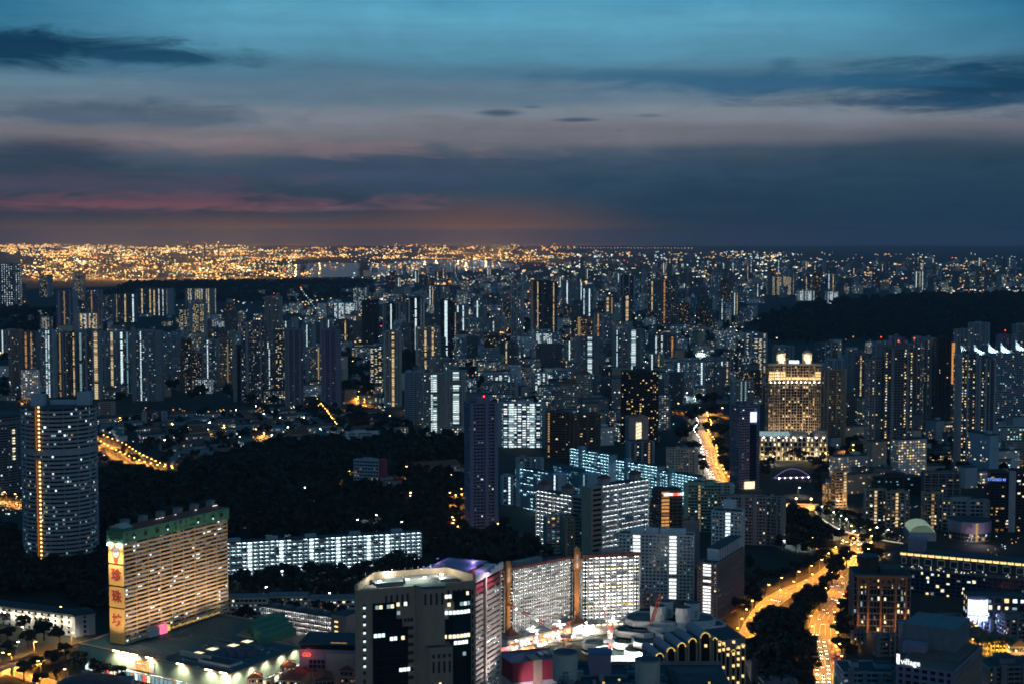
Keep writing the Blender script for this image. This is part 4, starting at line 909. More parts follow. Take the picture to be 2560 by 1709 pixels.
# ------------------------------------------------------------------ pink shop building with neon rings, tiled shophouses
def pink_shop():
    loc, w, d, H = place(760, 900, 1596, 1722, 0.8, 0.0)
    T = Thing('pink_shop_building', 'mauve-lit shop building with red neon rings and dark roof', 'building', loc, -0.12)
    T.p('wall').zbox(-w / 2, w / 2, -d / 2, d / 2, 0, H - 3.2, 'purple_grey'); T.p('wall').zbox(0, w / 2 + 0.6, -d / 2 - 1.2, d / 2, 0, H - 5, 'pink_paint')
    T.p('clerestory').zbox(-w / 2 + 0.6, w / 2 - 0.6, -d / 2 + 0.6, d / 2 - 0.6, H - 3.2, H, 'glass_dark'); T.p('roof').zbox(-w / 2 - 0.8, w / 2 + 0.8, -d / 2 - 0.8, d / 2 + 0.8, H, H + 0.6, 'roof_dark')
    T.p('lit_window', True).zbox(2, 12, -d / 2 + 2, -d / 2 + 3, H + 0.62, H + 0.8, 'warm_dim')
    wn = T.p('window_grid')
    for k in range(4):
        for f in range(5): wn.zbox(-w / 2 + 6 + k * 2.6, -w / 2 + 8.2 + k * 2.6, -d / 2 - 0.08, -d / 2, 4 + f * 3, 6.4 + f * 3, 'glass_dark')
    for s_ in (-1, 1):
        mb = MB(); n = 18
        for i in range(n): a0, a1 = 6.283 * i / n, 6.283 * (i + 1) / n; mb.bar((1.25 * math.cos(a0), 0, 0.95 * math.sin(a0)), (1.25 * math.cos(a1), 0, 0.95 * math.sin(a1)), 0.5, 'red_lit')
        T.piece('neon_ring', mb.mesh('neon_ring'), (-w / 2 + 4.6 + s_ * 1.2, -d / 2 - 0.4, H - 6.5))
    point(T, (-w / 2 + 4, -d / 2 - 5, H - 5), 900, (1, 0.12, 0.1)); spot(T, (0, -d / 2 - 16, 5), (0, -d / 2, H * 0.55), 16000, (0.86, 0.62, 1.0), 110, 0.9)
    T.done()
pink_shop()
hs = [(636, 690, 1668, 1715, 'by the podium corner'), (690, 742, 1660, 1706, 'beside the mauve shop building'), (742, 800, 1672, 1722, 'with a lit courtyard behind it'), (800, 850, 1664, 1716, 'below the neon rings'), (850, 892, 1672, 1728, 'touching the beige tower'), (610, 660, 1690, 1740, 'at the bottom edge of the view'), (700, 770, 1692, 1748, 'in the front row'), (775, 840, 1694, 1752, 'in the front row near the beige tower')]
for i, (xl, xr, yt, yb, lab) in enumerate(hs):
    T, w, d, H = tower('shophouse', 'red tiled shophouse ' + lab, xl, xr, yt, yb, 1.3, 0.22 if i % 2 else -0.15, 3.6, kit=0, wall='pink_paint' if i % 3 else 'cream', lit=0.5, pal=WARM, bay=2.6)
    T.p('tiled_roof').gable([(w / 2 + 0.5, -d / 2 - 0.5), (w / 2 + 0.5, d / 2 + 0.5), (-w / 2 - 0.5, d / 2 + 0.5), (-w / 2 - 0.5, -d / 2 - 0.5)], H + 0.9, H + 4.0, 'terracotta'); T.done()
# ------------------------------------------------------------------ old white police building and the footbridge
def police_building():
    a, b = G(187, 1592), G(238, 1584); o, yaw, L = frame2(a, b); H = ZAT(1538, a.y, 187); nf = 5; fh = H / nf; LW = 92.0
    T = Thing('white_civic_building', 'floodlit white civic building with pilasters at the leafy corner', 'building', (o.x, o.y, 0), yaw)
    back = G(-60, 1548) - a; ang = math.atan2(back.y, back.x) - yaw
    w = T.p('wall'); w.zbox(0, L, 0, 16, 0, H, 'white_paint')
    c, s_ = math.cos(ang), math.sin(ang)
    def wing(x, y): return (x * c - y * s_, x * s_ + y * c)     # x along the long wing, y to its left
    def prism(part, x0, x1, y0, y1, z0, z1, m): T.p(part).prism([wing(x0, y0), wing(x1, y0), wing(x1, y1), wing(x0, y1)] , z0, z1, m)
    prism('wall', 1, LW, -14, -1.2, 0, H - 1.5, 'white_paint')
    prism('roof', -1, LW + 1, -15, 0.2, H - 0.9, H + 0.6, 'roof_dark'); T.p('roof').zbox(-1.2, L + 1.2, -1.2, 17, H, H + 0.7, 'roof_dark'); T.p('roof').pyramid([(-0.8, -0.8), (L + 0.8, -0.8), (L + 0.8, 16.5), (-0.8, 16.5)], H + 0.7, H + 3.5, 'roof_dark')
    prism('cornice', -0.2, LW, -1.1, -0.3, H - 3.6, H - 2.9, 'white_paint'); T.p('cornice').zbox(-0.6, L + 0.6, -0.6, 0, H - 1.0, H - 0.2, 'white_paint')
    for x in (0.6, 3.6, L - 3.6, L - 0.6): T.p('pilaster#%d' % int(x * 10)).zbox(x - 0.6, x + 0.6, -0.5, 0, 0, H - 1, 'white_paint')
    wi = MB(); wi.zbox(-0.9, 0.9, -0.12, 0.02, 0, 2.0, 'glass_dark'); wi.zbox(-1.1, 1.1, -0.25, 0.0, -0.2, 0, 'white_paint'); wim = wi.mesh('window')
    for f in range(nf):
        for x in (L * 0.5,): T.piece('window', wim, (x, -0.02, f * fh + 1.0))
        for k in range(15):
            q = wing(6 + k * 5.8, -1.15); ob = T.piece('window', wim, (q[0], q[1], f * fh + 0.7), ang + math.pi)
    for k in range(14):
        q = wing(7 + k * 5.8 + 2.9, -0.4); T.p('eave_lamp', True).box((q[0], q[1], H - 3.9), (0.7, 0.5, 0.4), 'lamp_warm')
        if k % 2 == 0: q2 = wing(7 + k * 5.8, 1.8); point(T, (q2[0], q2[1], H - 4.2), 2600, (1, 0.86, 0.6))
    for x in (1, L * 0.5, L - 1): T.p('uplight#%d' % int(x)).box((x, -2.2, 0.5), (0.6, 0.6, 0.6), 'flood'); spot(T, (x, -3.2, 0.6), (x, 0, H * 0.75), 9000, (1, 0.86, 0.72), 70, 0.8)
    q = wing(4, 3); spot(T, (q[0], q[1], 0.8), (wing(6, -1)[0], wing(6, -1)[1], H * 0.7), 9000, (1, 0.88, 0.74), 90, 0.8)
    T.done()
police_building()
def footbridge():
    a, b = G(-30, 1680, 6.5), G(200, 1618, 6.5); o, yaw, L = frame2(a, b)
    T = Thing('footbridge', 'covered footbridge glowing orange beside the podium', 'footbridge', (o.x, o.y, 0), yaw)
    T.p('deck').zbox(0, L, -2, 2, 6.2, 6.6, 'concrete'); T.p('canopy').zbox(0, L, -2.3, 2.3, 9.4, 9.6, 'terracotta')
    for y in (-1.95, 1.95): T.p('railing#%d' % int(y)).zbox(0, L, y - 0.06, y + 0.06, 6.6, 7.7, 'white_paint')
    n = int(L / 9)
    for k in range(n + 1):
        for y in (-1.8, 1.8): T.p('post#%d%d' % (k, y > 0)).zbox(L * k / n - 0.12, L * k / n + 0.12, y - 0.12, y + 0.12, 6.6, 9.4, 'white_paint')
        if k % 2 == 0: T.p('pier#%d' % k).zbox(L * k / n - 0.5, L * k / n + 0.5, -0.6, 0.6, 0, 6.2, 'concrete')
        T.p('ceiling_lamp', True).zbox(L * k / n + 2, L * k / n + 5, -0.15, 0.15, 9.2, 9.35, 'lamp_sodium')
    T.p('stair').add([(L, -2, 6.6), (L + 9, -2, 0), (L + 9, 2, 0), (L, 2, 6.6)], [(0, 1, 2, 3)], 'concrete'); T.p('stair_wall').zbox(L - 14, L, -3.4, -2.4, 2, 9, 'tan')
    T.done()
footbridge()
grove('garden tree by the sodium-lit corner street', 'corner garden trees', [(30, 1640), (70, 1620, 1.2), (110, 1600, 1.3), (150, 1612, 1.2), (95, 1680), (130, 1668), (165, 1656), (60, 1702), (200, 1680), (235, 1692), (20, 1600, 1.1), (60, 1585, 1.1), (110, 1575, 1.1), (265, 1700), (300, 1712), (10, 1560), (45, 1555), (140, 1700, .8), (100, 1716, .8)], 0.8, 11)
def dark_roof():
    loc, w, d, H = place(140, 310, 1690, 1830, 0.9, 0.0); T = Thing('dark_domed_hall', 'black domed roof at the bottom edge of the view', 'building', loc, 0)
    T.p('wall').cyl((0, 0), w / 2, w / 2, 0, H - 4, 'dark_concrete', 28)
    for k in range(4): r0, r1 = w / 2 * (1.03 - 0.2 * k), w / 2 * (1.03 - 0.2 * (k + 1)); T.p('roof').cyl((0, 0), r0, r1, H - 4 + 4 * (k / 4) ** 0.6, H - 4 + 4 * ((k + 1) / 4) ** 0.6, 'near_black', 28)
    T.p('wall').zbox(-w / 2 - 1, w / 2 + 1, w / 4, w / 2 + 4, 0, H - 6, 'dark_concrete'); T.done()
dark_roof()
# ------------------------------------------------------------------ beige office tower
def beige_tower():
    H = 124.0; q = [G(x, y, H) for x, y in ((888, 1475), (1192, 1450), (1118, 1430), (932, 1443))]
    A, E, C, B = q; o, yaw, L = frame2(A, E)
    T = Thing('beige_office_tower', 'beige stone office tower with dark glass bays and bright roof terrace', 'building', (o.x, o.y, 0), yaw)
    c, s_ = math.cos(-yaw), math.sin(-yaw)
    loc = lambda p: ((p.x - o.x) * c - (p.y - o.y) * s_, (p.x - o.x) * s_ + (p.y - o.y) * c)
    k = L / 302.0; X = lambda px: (px - 888) * k
    P = [(0, 0.6), (X(962), 0), (X(1148), 0), (L, 1.5), loc(C), loc(B)]
    T.p('wall').prism(P, 0, H - 2.2, 'beige_stone', 'roof_teal')
    n = len(P); inn = inset(P, 0.8)
    for i in range(n): T.p('parapet').prism([P[i], P[(i + 1) % n], inn[(i + 1) % n], inn[i]], H - 2.15, H + (2.6 if i >= 3 else 0), 'beige_stone')
    fh = 3.75; rng = random.Random(12); Z = lambda py: H - (py - 1475) / (FOC / (A.y * CP + 156 * SP))
    lp = [(0, 7), (1, 5), (2, 4)]
    gl = T.p('curtain_wall')
    # left bay, stepping wider downwards; right bay bowed
    steps = [(930, 988, Z(1512), Z(1556)), (930, 1002, Z(1556), Z(1577)), (930, 1016, Z(1577), 0)]
    for a, b, zt, zb in steps: gl.zbox(X(a), X(b), -0.35, 0.3, zb, zt, 'glass_dark')
    for (a, b, zt, zb) in [(1132, 1174, Z(1496), Z(1548)), (1118, 1174, Z(1548), Z(1568)), (1106, 1174, Z(1568), 0)]:
        m_ = 7
        pts = [(X(a) + (X(b) - X(a)) * i / m_, -0.3 - 1.6 * math.sin(math.pi * (0.15 + 0.8 * i / m_))) for i in range(m_ + 1)]
        gl.prism(pts + [(X(b), 0.3), (X(a), 0.3)], zb, zt, 'glass_teal')
    mu = T.p('mullion', True)
    for z in np.arange(6, Z(1512), fh): mu.zbox(X(930), X(988 if z > Z(1556) else 1016), -0.42, -0.36, z, z + 0.12, 'near_black')
    for i in range(12): x = X(930) + i * (X(1016) - X(930)) / 12; mu.zbox(x, x + 0.08, -0.42, -0.36, 0, Z(1578), 'near_black')
    def pane(w, h, m): mb = MB(); mb.zbox(0, w, -0.05, 0.0, 0, h, m); return mb.mesh('lit_window')
    kinds = [pane(1.5, 1.7, m) for m in ('cream_lit', 'cool', 'cool_dim', 'white_lit')]
    def row(a, b, py, ks, fill=0.8, y=-0.45, bow=False):
        x = X(a)
        while x < X(b) - 1.4:
            if rng.random() < fill:
                t = (x - X(1106)) / (X(1174) - X(1106)); yy = y - (1.6 * math.sin(math.pi * (0.15 + 0.8 * t)) if bow else 0); T.piece('lit_window', kinds[rng.choice(ks)], (x, yy, Z(py)))
            x += 1.75
    row(936, 988, 1527, [0, 2], 0.7); row(988, 1025, 1524, [0, 1], 0.8, -0.08); row(980, 1020, 1546, [1, 2], 0.5, -0.08); row(932, 966, 1599, [1, 2, 1], 0.9); row(962, 1016, 1610, [0, 3], 0.95); row(994, 1022, 1692, [3, 1], 1.0)
    row(1108, 1130, 1515, [0, 3], 0.9, -0.08); row(1140, 1174, 1508, [0, 1], 0.45, -0.5, True); row(1106, 1132, 1536, [3, 0], 0.95, -0.08); row(1134, 1172, 1534, [1, 2], 0.9, -0.5, True); row(1106, 1172, 1555, [1, 3, 1], 0.95, -0.5, True); row(1106, 1172, 1617, [0, 0, 3], 1.0, -0.5, True); row(1128, 1166, 1634, [1, 3], 0.7, -0.5, True); row(1132, 1166, 1664, [2], 0.3, -0.5, True)
    # small square windows on the shaft flank, slots
    sq = MB(); sq.zbox(-0.6, 0.6, -0.06, 0.04, 0, 1.7, 'near_black'); sqm = sq.mesh('small_window'); sqd = MB(); sqd.zbox(-0.5, 0.5, -0.2, 0.04, 0, 0.9, 'cool'); sqdm = sqd.mesh('lit_window')
    for i in range(22):
        z = Z(1566) - i * fh
        for px in ((1010, 1018, 1026) if i < 1 else (1020, 1027)): T.piece('small_window', sqm, (X(px), -0.02, z))
        if i < 8: T.piece('lit_window', sqdm, (X(910), 0.25, Z(1524) - i * fh)); 
        T.piece('stair_slot', sqm, (X(910), 0.3, Z(1522) - i * fh))
        s2 = T.piece('stair_slot', sqm, (X(1181), 0.9, Z(1512) - i * fh)); s2.scale = (0.6, 1, 1.3); s2.rotation_euler = (0, 0, math.atan2(1.5, L - X(1148)))
    st = MB(); st.zbox(-0.5, 0.5, -0.08, 0.05, 0, 5.2, 'near_black'); stm = st.mesh('parapet_slot')
    for px in (963, 976, 990, 1003, 1016, 1118, 1131, 1144, 1157): T.piece('parapet_slot', stm, (X(px), -0.02, H - 8.5))
    # projecting lift shaft and the lower block before it
    sh = T.p('lift_shaft'); sp = [(X(1034), 0), (X(1046), -5.2), (X(1098), -6.2), (X(1106), 0)]
    sh.prism(sp, 0, H - 0.6, 'beige_stone', 'roof_dark'); sh.prism(inset(sp, -0.4), H - 0.6, H + 0.4, 'roof_teal')
    for t in (0.1, 0.36, 0.62, 0.88):
        p = Vector(sp[1]).lerp(Vector(sp[2]), t); s3 = T.piece('parapet_slot', stm, (p.x, p.y - 0.02, H - 8), math.atan2(sp[2][1] - sp[1][1], sp[2][0] - sp[1][0]))
        s3.location.y -= 0.03
    sb = T.p('stair_block'); zb = Z(1624); bp = [(X(1044), -4), (X(1056), -9.5), (X(1110), -10.5), (X(1116), -1)]
    sb.prism(bp, 0, zb, 'beige_stone', 'roof_dark')
    for t in (0.14, 0.38, 0.62, 0.86):
        p = Vector(bp[1]).lerp(Vector(bp[2]), t); ya = math.atan2(bp[2][1] - bp[1][1], bp[2][0] - bp[1][0])
        T.piece('parapet_slot', stm, (p.x, p.y - 0.05, zb - 11.5), ya); q3 = T.piece('small_window', sqm, (p.x, p.y - 0.05, zb - 4.8), ya)
    for t, dz, m in ((0.38, 16.5, 0), (0.14, 19.5, 1), (0.38, 22, 0)): p = Vector(bp[1]).lerp(Vector(bp[2]), t); T.piece('lit_window', pane(1.0, 2.6, ('cream_lit', 'cool')[m]), (p.x, p.y - 0.15, zb - dz - 2))
    # roof terrace: plant under white lamps
    rp = T.p('roof_plant')
    for (a, y, w, d, h, m) in ((X(985), 13, 13, 9, 2.6, 'roof_grey'), (X(1015), 20, 5, 10, 2.2, 'metal_grey'), (X(1075), 18, 16, 10, 2.4, 'concrete'), (X(1135), 12, 8, 6, 2.0, 'metal_grey'), (X(925), 8, 9, 6, 1.6, 'concrete')): rp.zbox(a - w / 2, a + w / 2, y - d / 2, y + d / 2, H - 2.2, H - 2.2 + h, m)
    for i in range(7): x = X(935) + i * 6.5; rp.bar((x, 15 + i, H - 2), (x, 15 + i, H + 4.5), 0.14, 'metal_grey')
    for (a, y) in ((X(962), 10), (X(1030), 9), (X(1075), 10), (X(1125), 14), (X(1000), 20), (X(1090), 24)):
        T.p('terrace_lamp#%d' % int(a * 10)).zbox(a - 0.7, a + 0.7, y - 0.3, y + 0.3, H + 0.8, H + 1.2, 'flood'); point(T, (a, y, H + 3.2), 2600, (0.92, 1.0, 0.84))
    T.done()
beige_tower()

# ------------------------------------------------------------------ mauve-lit tower with cream bands, dark red top
def mauve_tower():
    H = 80.0; P0 = G(1150, 1476, H); P1 = G(1252, 1422, H); o, yaw, L = frame2(P0, P1); Dp = 44
    T = Thing('mauve_office_tower', 'tall cream-banded block with mauve-lit dark red top storeys', 'building', (o.x, o.y, 0), yaw)
    fh = 3.15; nf = int((H - 7) / fh)
    T.p('glazing').zbox(0.6, L - 0.6, 0.8, Dp - 0.8, 0, H - 0.3, 'glass_dark')
    sp = MB(); sp.zbox(0, L, 0, Dp, 0, fh * 0.5, 'cream'); spm = sp.mesh('spandrel')
    for f in range(nf): T.piece('spandrel', spm, (0, 0, f * fh))
    rb = MB(); rb.zbox(-0.1, L + 0.1, -0.1, Dp, 0, 2.0, 'crimson'); rbm = rb.mesh('red_band')
    for i in range(2): T.piece('red_band', rbm, (0, 0, nf * fh + i * 3.2 + 0.6))
    rng = random.Random(2); wn = T.p('lit_window', True)
    for f in range(nf + 1):
        for x in np.arange(1.0, L - 2, 1.9):
            if abs(x - L * 0.58) < 2: continue
            r = rng.random(); 
            if r < 0.42: wn.zbox(x, x + 1.6, 0.72, 0.78, f * fh + fh * 0.5, f * fh + fh * 0.5 + rng.uniform(0.5, 1.5), 'curtain' if r > 0.06 else 'cool')
    T.p('pier').zbox(L * 0.58 - 1.0, L * 0.58 + 1.0, -1.4, 1, 0, H + 0.5, 'cream'); T.p('pier#b').zbox(L - 1.0, L + 0.3, -0.3, 1, 0, H, 'cream'); T.p('pier#c').zbox(-0.3, 0.7, -0.3, 1, 0, H, 'cream')
    T.p('roof').zbox(-0.3, L + 0.3, -0.3, Dp + 0.3, H - 0.2, H + 0.2, 'roof_grey')
    rp = T.p('penthouse'); rp.zbox(8, L - 8, 8, 30, H + 0.2, H + 5.5, 'crimson'); rp.zbox(6, L - 6, 6, 32, H + 5.5, H + 5.9, 'louvre_blue'); rp.zbox(L - 22, L - 2, 2, 12, H + 0.2, H + 3.6, 'white_paint'); rp.zbox(2, 20, 33, 42, H + 0.2, H + 4.2, 'white_paint')
    for k in range(5): rp.cyl((L * 0.2 + k * 9, 4.2), 1.3, 1.3, H + 0.2, H + 2.0, 'white_paint', 10)
    ar = T.p('curved_parapet')
    for i in range(10): a = i / 9.0; ar.zbox(L * 0.1 + a * L * 0.85, L * 0.1 + (a + 0.11) * L * 0.85, -0.6, 0.4, H + 0.2, H + 1.4 + 2.8 * abs(math.sin(a * 3.14 * 1.5)), 'white_paint')
    for (x, y, e) in ((L * 0.25, 3, 2600), (L * 0.55, 5, 3200), (L * 0.85, 14, 2600), (L * 0.4, 34, 2600), (L * 0.8, 36, 2600)): 
        T.p('roof_lamp#%d' % int(x + y)).zbox(x - 0.5, x + 0.5, y - 0.5, y + 0.5, H + 6.0, H + 6.5, 'purple_lit'); point(T, (x, y, H + 7.5), e, (0.55, 0.36, 1.0), 1.0)
    spot(T, (L * 0.62, -14, H + 4), (L * 0.55, 0, H - 14), 16000, (1.0, 0.74, 0.84), 120); spot(T, (L * 0.7, -22, 20), (L * 0.6, 0, 46), 36000, (1.0, 0.84, 0.86), 110)  # added fill spots without lamp bodies, brightening the cream bands
    T.done()
mauve_tower()

# ------------------------------------------------------------------ curved white flats above the market
def market_flats():
    z0 = 8.0; a, b = G(1253, 1588, z0), G(1432, 1546, z0); o, yaw, L = frame2(a, b); zt = ZAT(1412, (a.y + b.y) / 2, 1350); nf = 17; fh = (zt - z0) / nf
    T = Thing('market_flats', 'white-lit slab of flats with orange gabled pylons above the market street', 'building', (o.x, o.y, 0), yaw)
    corridor_block(T, L, 12, z0, nf, fh, 4.4, seed=21, lamp='lamp_market', lampfrac=0.6, rec=1.5, parbands=['white_paint', 'white_paint', 'cream'], dropout=0.12)
    T.p('cornice').zbox(-0.5, L + 0.5, -0.9, 0.4, zt + 0.5, zt + 2.0, 'red_brown')
    rp = T.p('roof_plant'); rp.zbox(L * 0.25, L * 0.62, 4, 9, zt + 0.5, zt + 4, 'concrete')
    def pylon(T, x, zt, key):
        py = T.p('pylon#' + key); py.zbox(x - 1.5, x + 1.5, -2.2, 0, z0, zt + 5, 'orange_paint'); py.gable([(x - 2.0, -2.5), (x - 2.0, 0.5), (x + 2.0, 0.5), (x + 2.0, -2.5)][1:] + [(x - 2.0, -2.5)], zt + 5, zt + 8.5, 'orange_paint')
        py.zbox(x - 2.2, x - 1.6, -2.6, 0, zt - 8, zt + 5, 'orange_paint'); py.zbox(x + 1.6, x + 2.2, -2.6, 0, zt - 8, zt + 5, 'orange_paint')
        T.p('pylon#%s/window_slot' % key).zbox(x - 0.7, x + 0.7, -2.4, -2.2, zt - 6, zt + 3.5, 'white_paint')
        spot(T, (x + 3, -9, z0 + 6), (x, -2, zt - 6), 9000, (1, 0.72, 0.44), 60); spot(T, (x + 2, -8, zt - 10), (x, -2, zt + 4), 2500, (1, 0.72, 0.44), 80); po = T.p('porch#' + key); po.zbox(x - 4.5, x + 4.5, -7, 0, 0, z0 + 0.5, 'white_paint'); po.pyramid([(x - 5.5, -8), (x + 5.5, -8), (x + 5.5, 0), (x - 5.5, 0)], z0 + 0.5, z0 + 5.5, 'terracotta')
    for x in (12, 26, 40, 54): spot(T, (x, -17, 9), (x, 0, z0 + 22), 8000, (1, 0.90, 0.80), 110, 0.8)  # unseen fill spots added to whiten the gallery front
    pylon(T, 5.0, zt - 1, 'a')
    for k, x in enumerate((1.8, 10.2, L - 1.5)): T.p('dark_channel#%d' % k).zbox(x - 0.35, x + 0.35, -0.3, 1.4, z0, zt, 'glass_teal')
    T.p('podium').zbox(-2, L + 12, -9, 12, 0, z0 - 0.6, 'white_paint'); T.p('podium_roof').zbox(-2.5, L + 12.5, -12, 12, z0 - 0.6, z0 - 0.2, 'roof_grey')
    al = T.p('arcade_lamp', True); sh = T.p('shop_front', True); rng = random.Random(3)
    for k in range(16):
        x = k * L / 15.0; al.zbox(x, x + 2, -10.5, -10.2, z0 - 1.0, z0 - 0.8, 'lamp_warm'); sh.zbox(x, x + 3, -9.06, -9.0, 0.5, 5, rng.choice(['cream_lit', 'white_lit', 'warm', 'orange_lit', 'cool']))
    T.done()
    a, b = G(1456, 1552, z0), G(1598, 1544, z0); o, yaw, L = frame2(a, b); zt2 = ZAT(1392, (a.y + b.y) / 2, 1520); fh = (zt2 - z0) / nf
    T = Thing('market_flats', 'white-lit slab of flats right of the tall orange pylon', 'building', (o.x, o.y, 0), yaw)
    corridor_block(T, L, 12, z0, nf, fh, 4.4, seed=22, lamp='lamp_market', lampfrac=0.6, rec=1.5, parbands=['white_paint', 'white_paint', 'white_paint', 'cream', 'yellow_paint'], dropout=0.1)
    T.p('cornice').zbox(-0.5, L + 0.5, -0.9, 0.4, zt2 + 0.5, zt2 + 2.6, 'red_brown'); T.p('roof_plant').zbox(L * 0.35, L * 0.75, 4, 10, zt2 + 0.5, zt2 + 5, 'pink_paint')
    for x in (8, 22, 36): spot(T, (x, -15, 9), (x, 0, z0 + 22), 8000, (1, 0.92, 0.84), 110, 0.8)  # added fill spots without housings, brightening this slab's front
    pylon(T, -4.5, zt2, 'b')
    for k, x in enumerate((2.0, L - 2.0)): T.p('dark_channel#%d' % k).zbox(x - 0.35, x + 0.35, -0.3, 1.4, z0, zt2, 'glass_teal')
    T.p('podium').zbox(-1, L + 4, -8, 12, 0, z0 - 0.6, 'white_paint'); T.p('podium_roof').zbox(-1.5, L + 4.5, -9.5, 12, z0 - 0.6, z0 - 0.2, 'roof_grey')
    al = T.p('arcade_lamp', True)
    for k in range(10): al.zbox(k * L / 10.0, k * L / 10.0 + 2, -8.6, -8.3, z0 - 1.0, z0 - 0.8, 'lamp_warm')
    T.done()
market_flats()
# market stalls and tents
rng = random.Random(17)
st_pos = [(1262, 1632, 'red'), (1283, 1622, 'orange'), (1296, 1640, 'red'), (1310, 1618, 'white'), (1322, 1630, 'orange'), (1338, 1612, 'red'), (1352, 1622, 'white'), (1366, 1608, 'orange'), (1384, 1612, 'white'), (1402, 1604, 'red'), (1418, 1610, 'orange'), (1440, 1600, 'white'), (1255, 1652, 'white'), (1275, 1660, 'red')]
pos_words = ['first', 'second', 'third', 'fourth', 'fifth']; cnt = {}
for px, py, c in st_pos:
    g = G(px, py); k = cnt[c] = cnt.get(c, 0) + 1
    T = Thing('market_stall', '%s of the %s-roofed stalls counted along the market street from the mauve tower' % (pos_words[k - 1], c), 'market stall', g, rng.uniform(0.3, 0.9), 'stalls on the market street')
    m_ = {'red': 'crimson', 'orange': 'orange_paint', 'white': 'white_paint'}[c]
    T.p('canopy').gable([(-4.4, -2.4), (4.4, -2.4), (4.4, 2.4), (-4.4, 2.4)], 3.0, 4.4, m_, 0.4)
    for x in (-4, 4):
        for y in (-2.1, 2.1): T.p('post#%d%d' % (x, int(y * 10))).zbox(x - 0.08, x + 0.08, y - 0.08, y + 0.08, 0, 3.0, 'metal_grey')
    T.p('counter').zbox(-3.6, 3.6, -1.9, -1.0, 0, 1.0, 'white_paint'); T.p('stall_lamp').zbox(-2.5, 2.5, -0.2, 0.2, 2.7, 2.85, 'lamp_warm'); T.done()
# ------------------------------------------------------------------ crimson and white market hall
def crimson_hall():
    loc, w, d, H = place(1258, 1400, 1640, 1738, 0.75, 0.0); T = Thing('crimson_hall', 'crimson and white hall with flat blue-grey roof below the market street', 'building', loc, 0.36)
    T.p('wall').zbox(-w / 2, w / 2, -d / 2, d / 2, 0, H * 0.45, 'white_paint'); T.p('wall').zbox(-w / 2 + 0.1, w / 2 - 0.1, -d / 2 + 0.1, d / 2, H * 0.45, H, 'crimson')
    T.p('stair_tower').zbox(-w * 0.12, w * 0.05, -d / 2 - 0.8, 0, 0, H + 1.5, 'tan'); T.p('roof').zbox(-w / 2 + 0.6, w / 2 - 0.6, -d / 2 + 0.7, d / 2 - 0.6, H, H + 0.2, 'louvre_blue')
    for y in (-d / 2, d / 2 - 0.5): T.p('parapet#%d' % int(y)).zbox(-w / 2, w / 2, y, y + 0.5, H + 0.02, H + 1.0, 'crimson')
    wi = MB(); wi.zbox(0, 2.4, -0.06, 0, 0, 1.3, 'glass_dark'); wim = wi.mesh('window')
    for f in range(2):
        for k in range(8): T.piece('window', wim, (-w / 2 + 1.5 + k * w / 8.5, -d / 2 - 0.02, 1.8 + f * 3.4))
    rp = T.p('roof_plant')
    for k in range(4): rp.zbox(4 + k * 4, 7 + k * 4, -4, 3, H + 0.2, H + 1.8, 'metal_grey')
    spot(T, (-w / 4, -d / 2 - 14, 8), (0, -d / 2, H * 0.5), 9000, (1, 0.72, 0.9), 110); T.done()
crimson_hall()
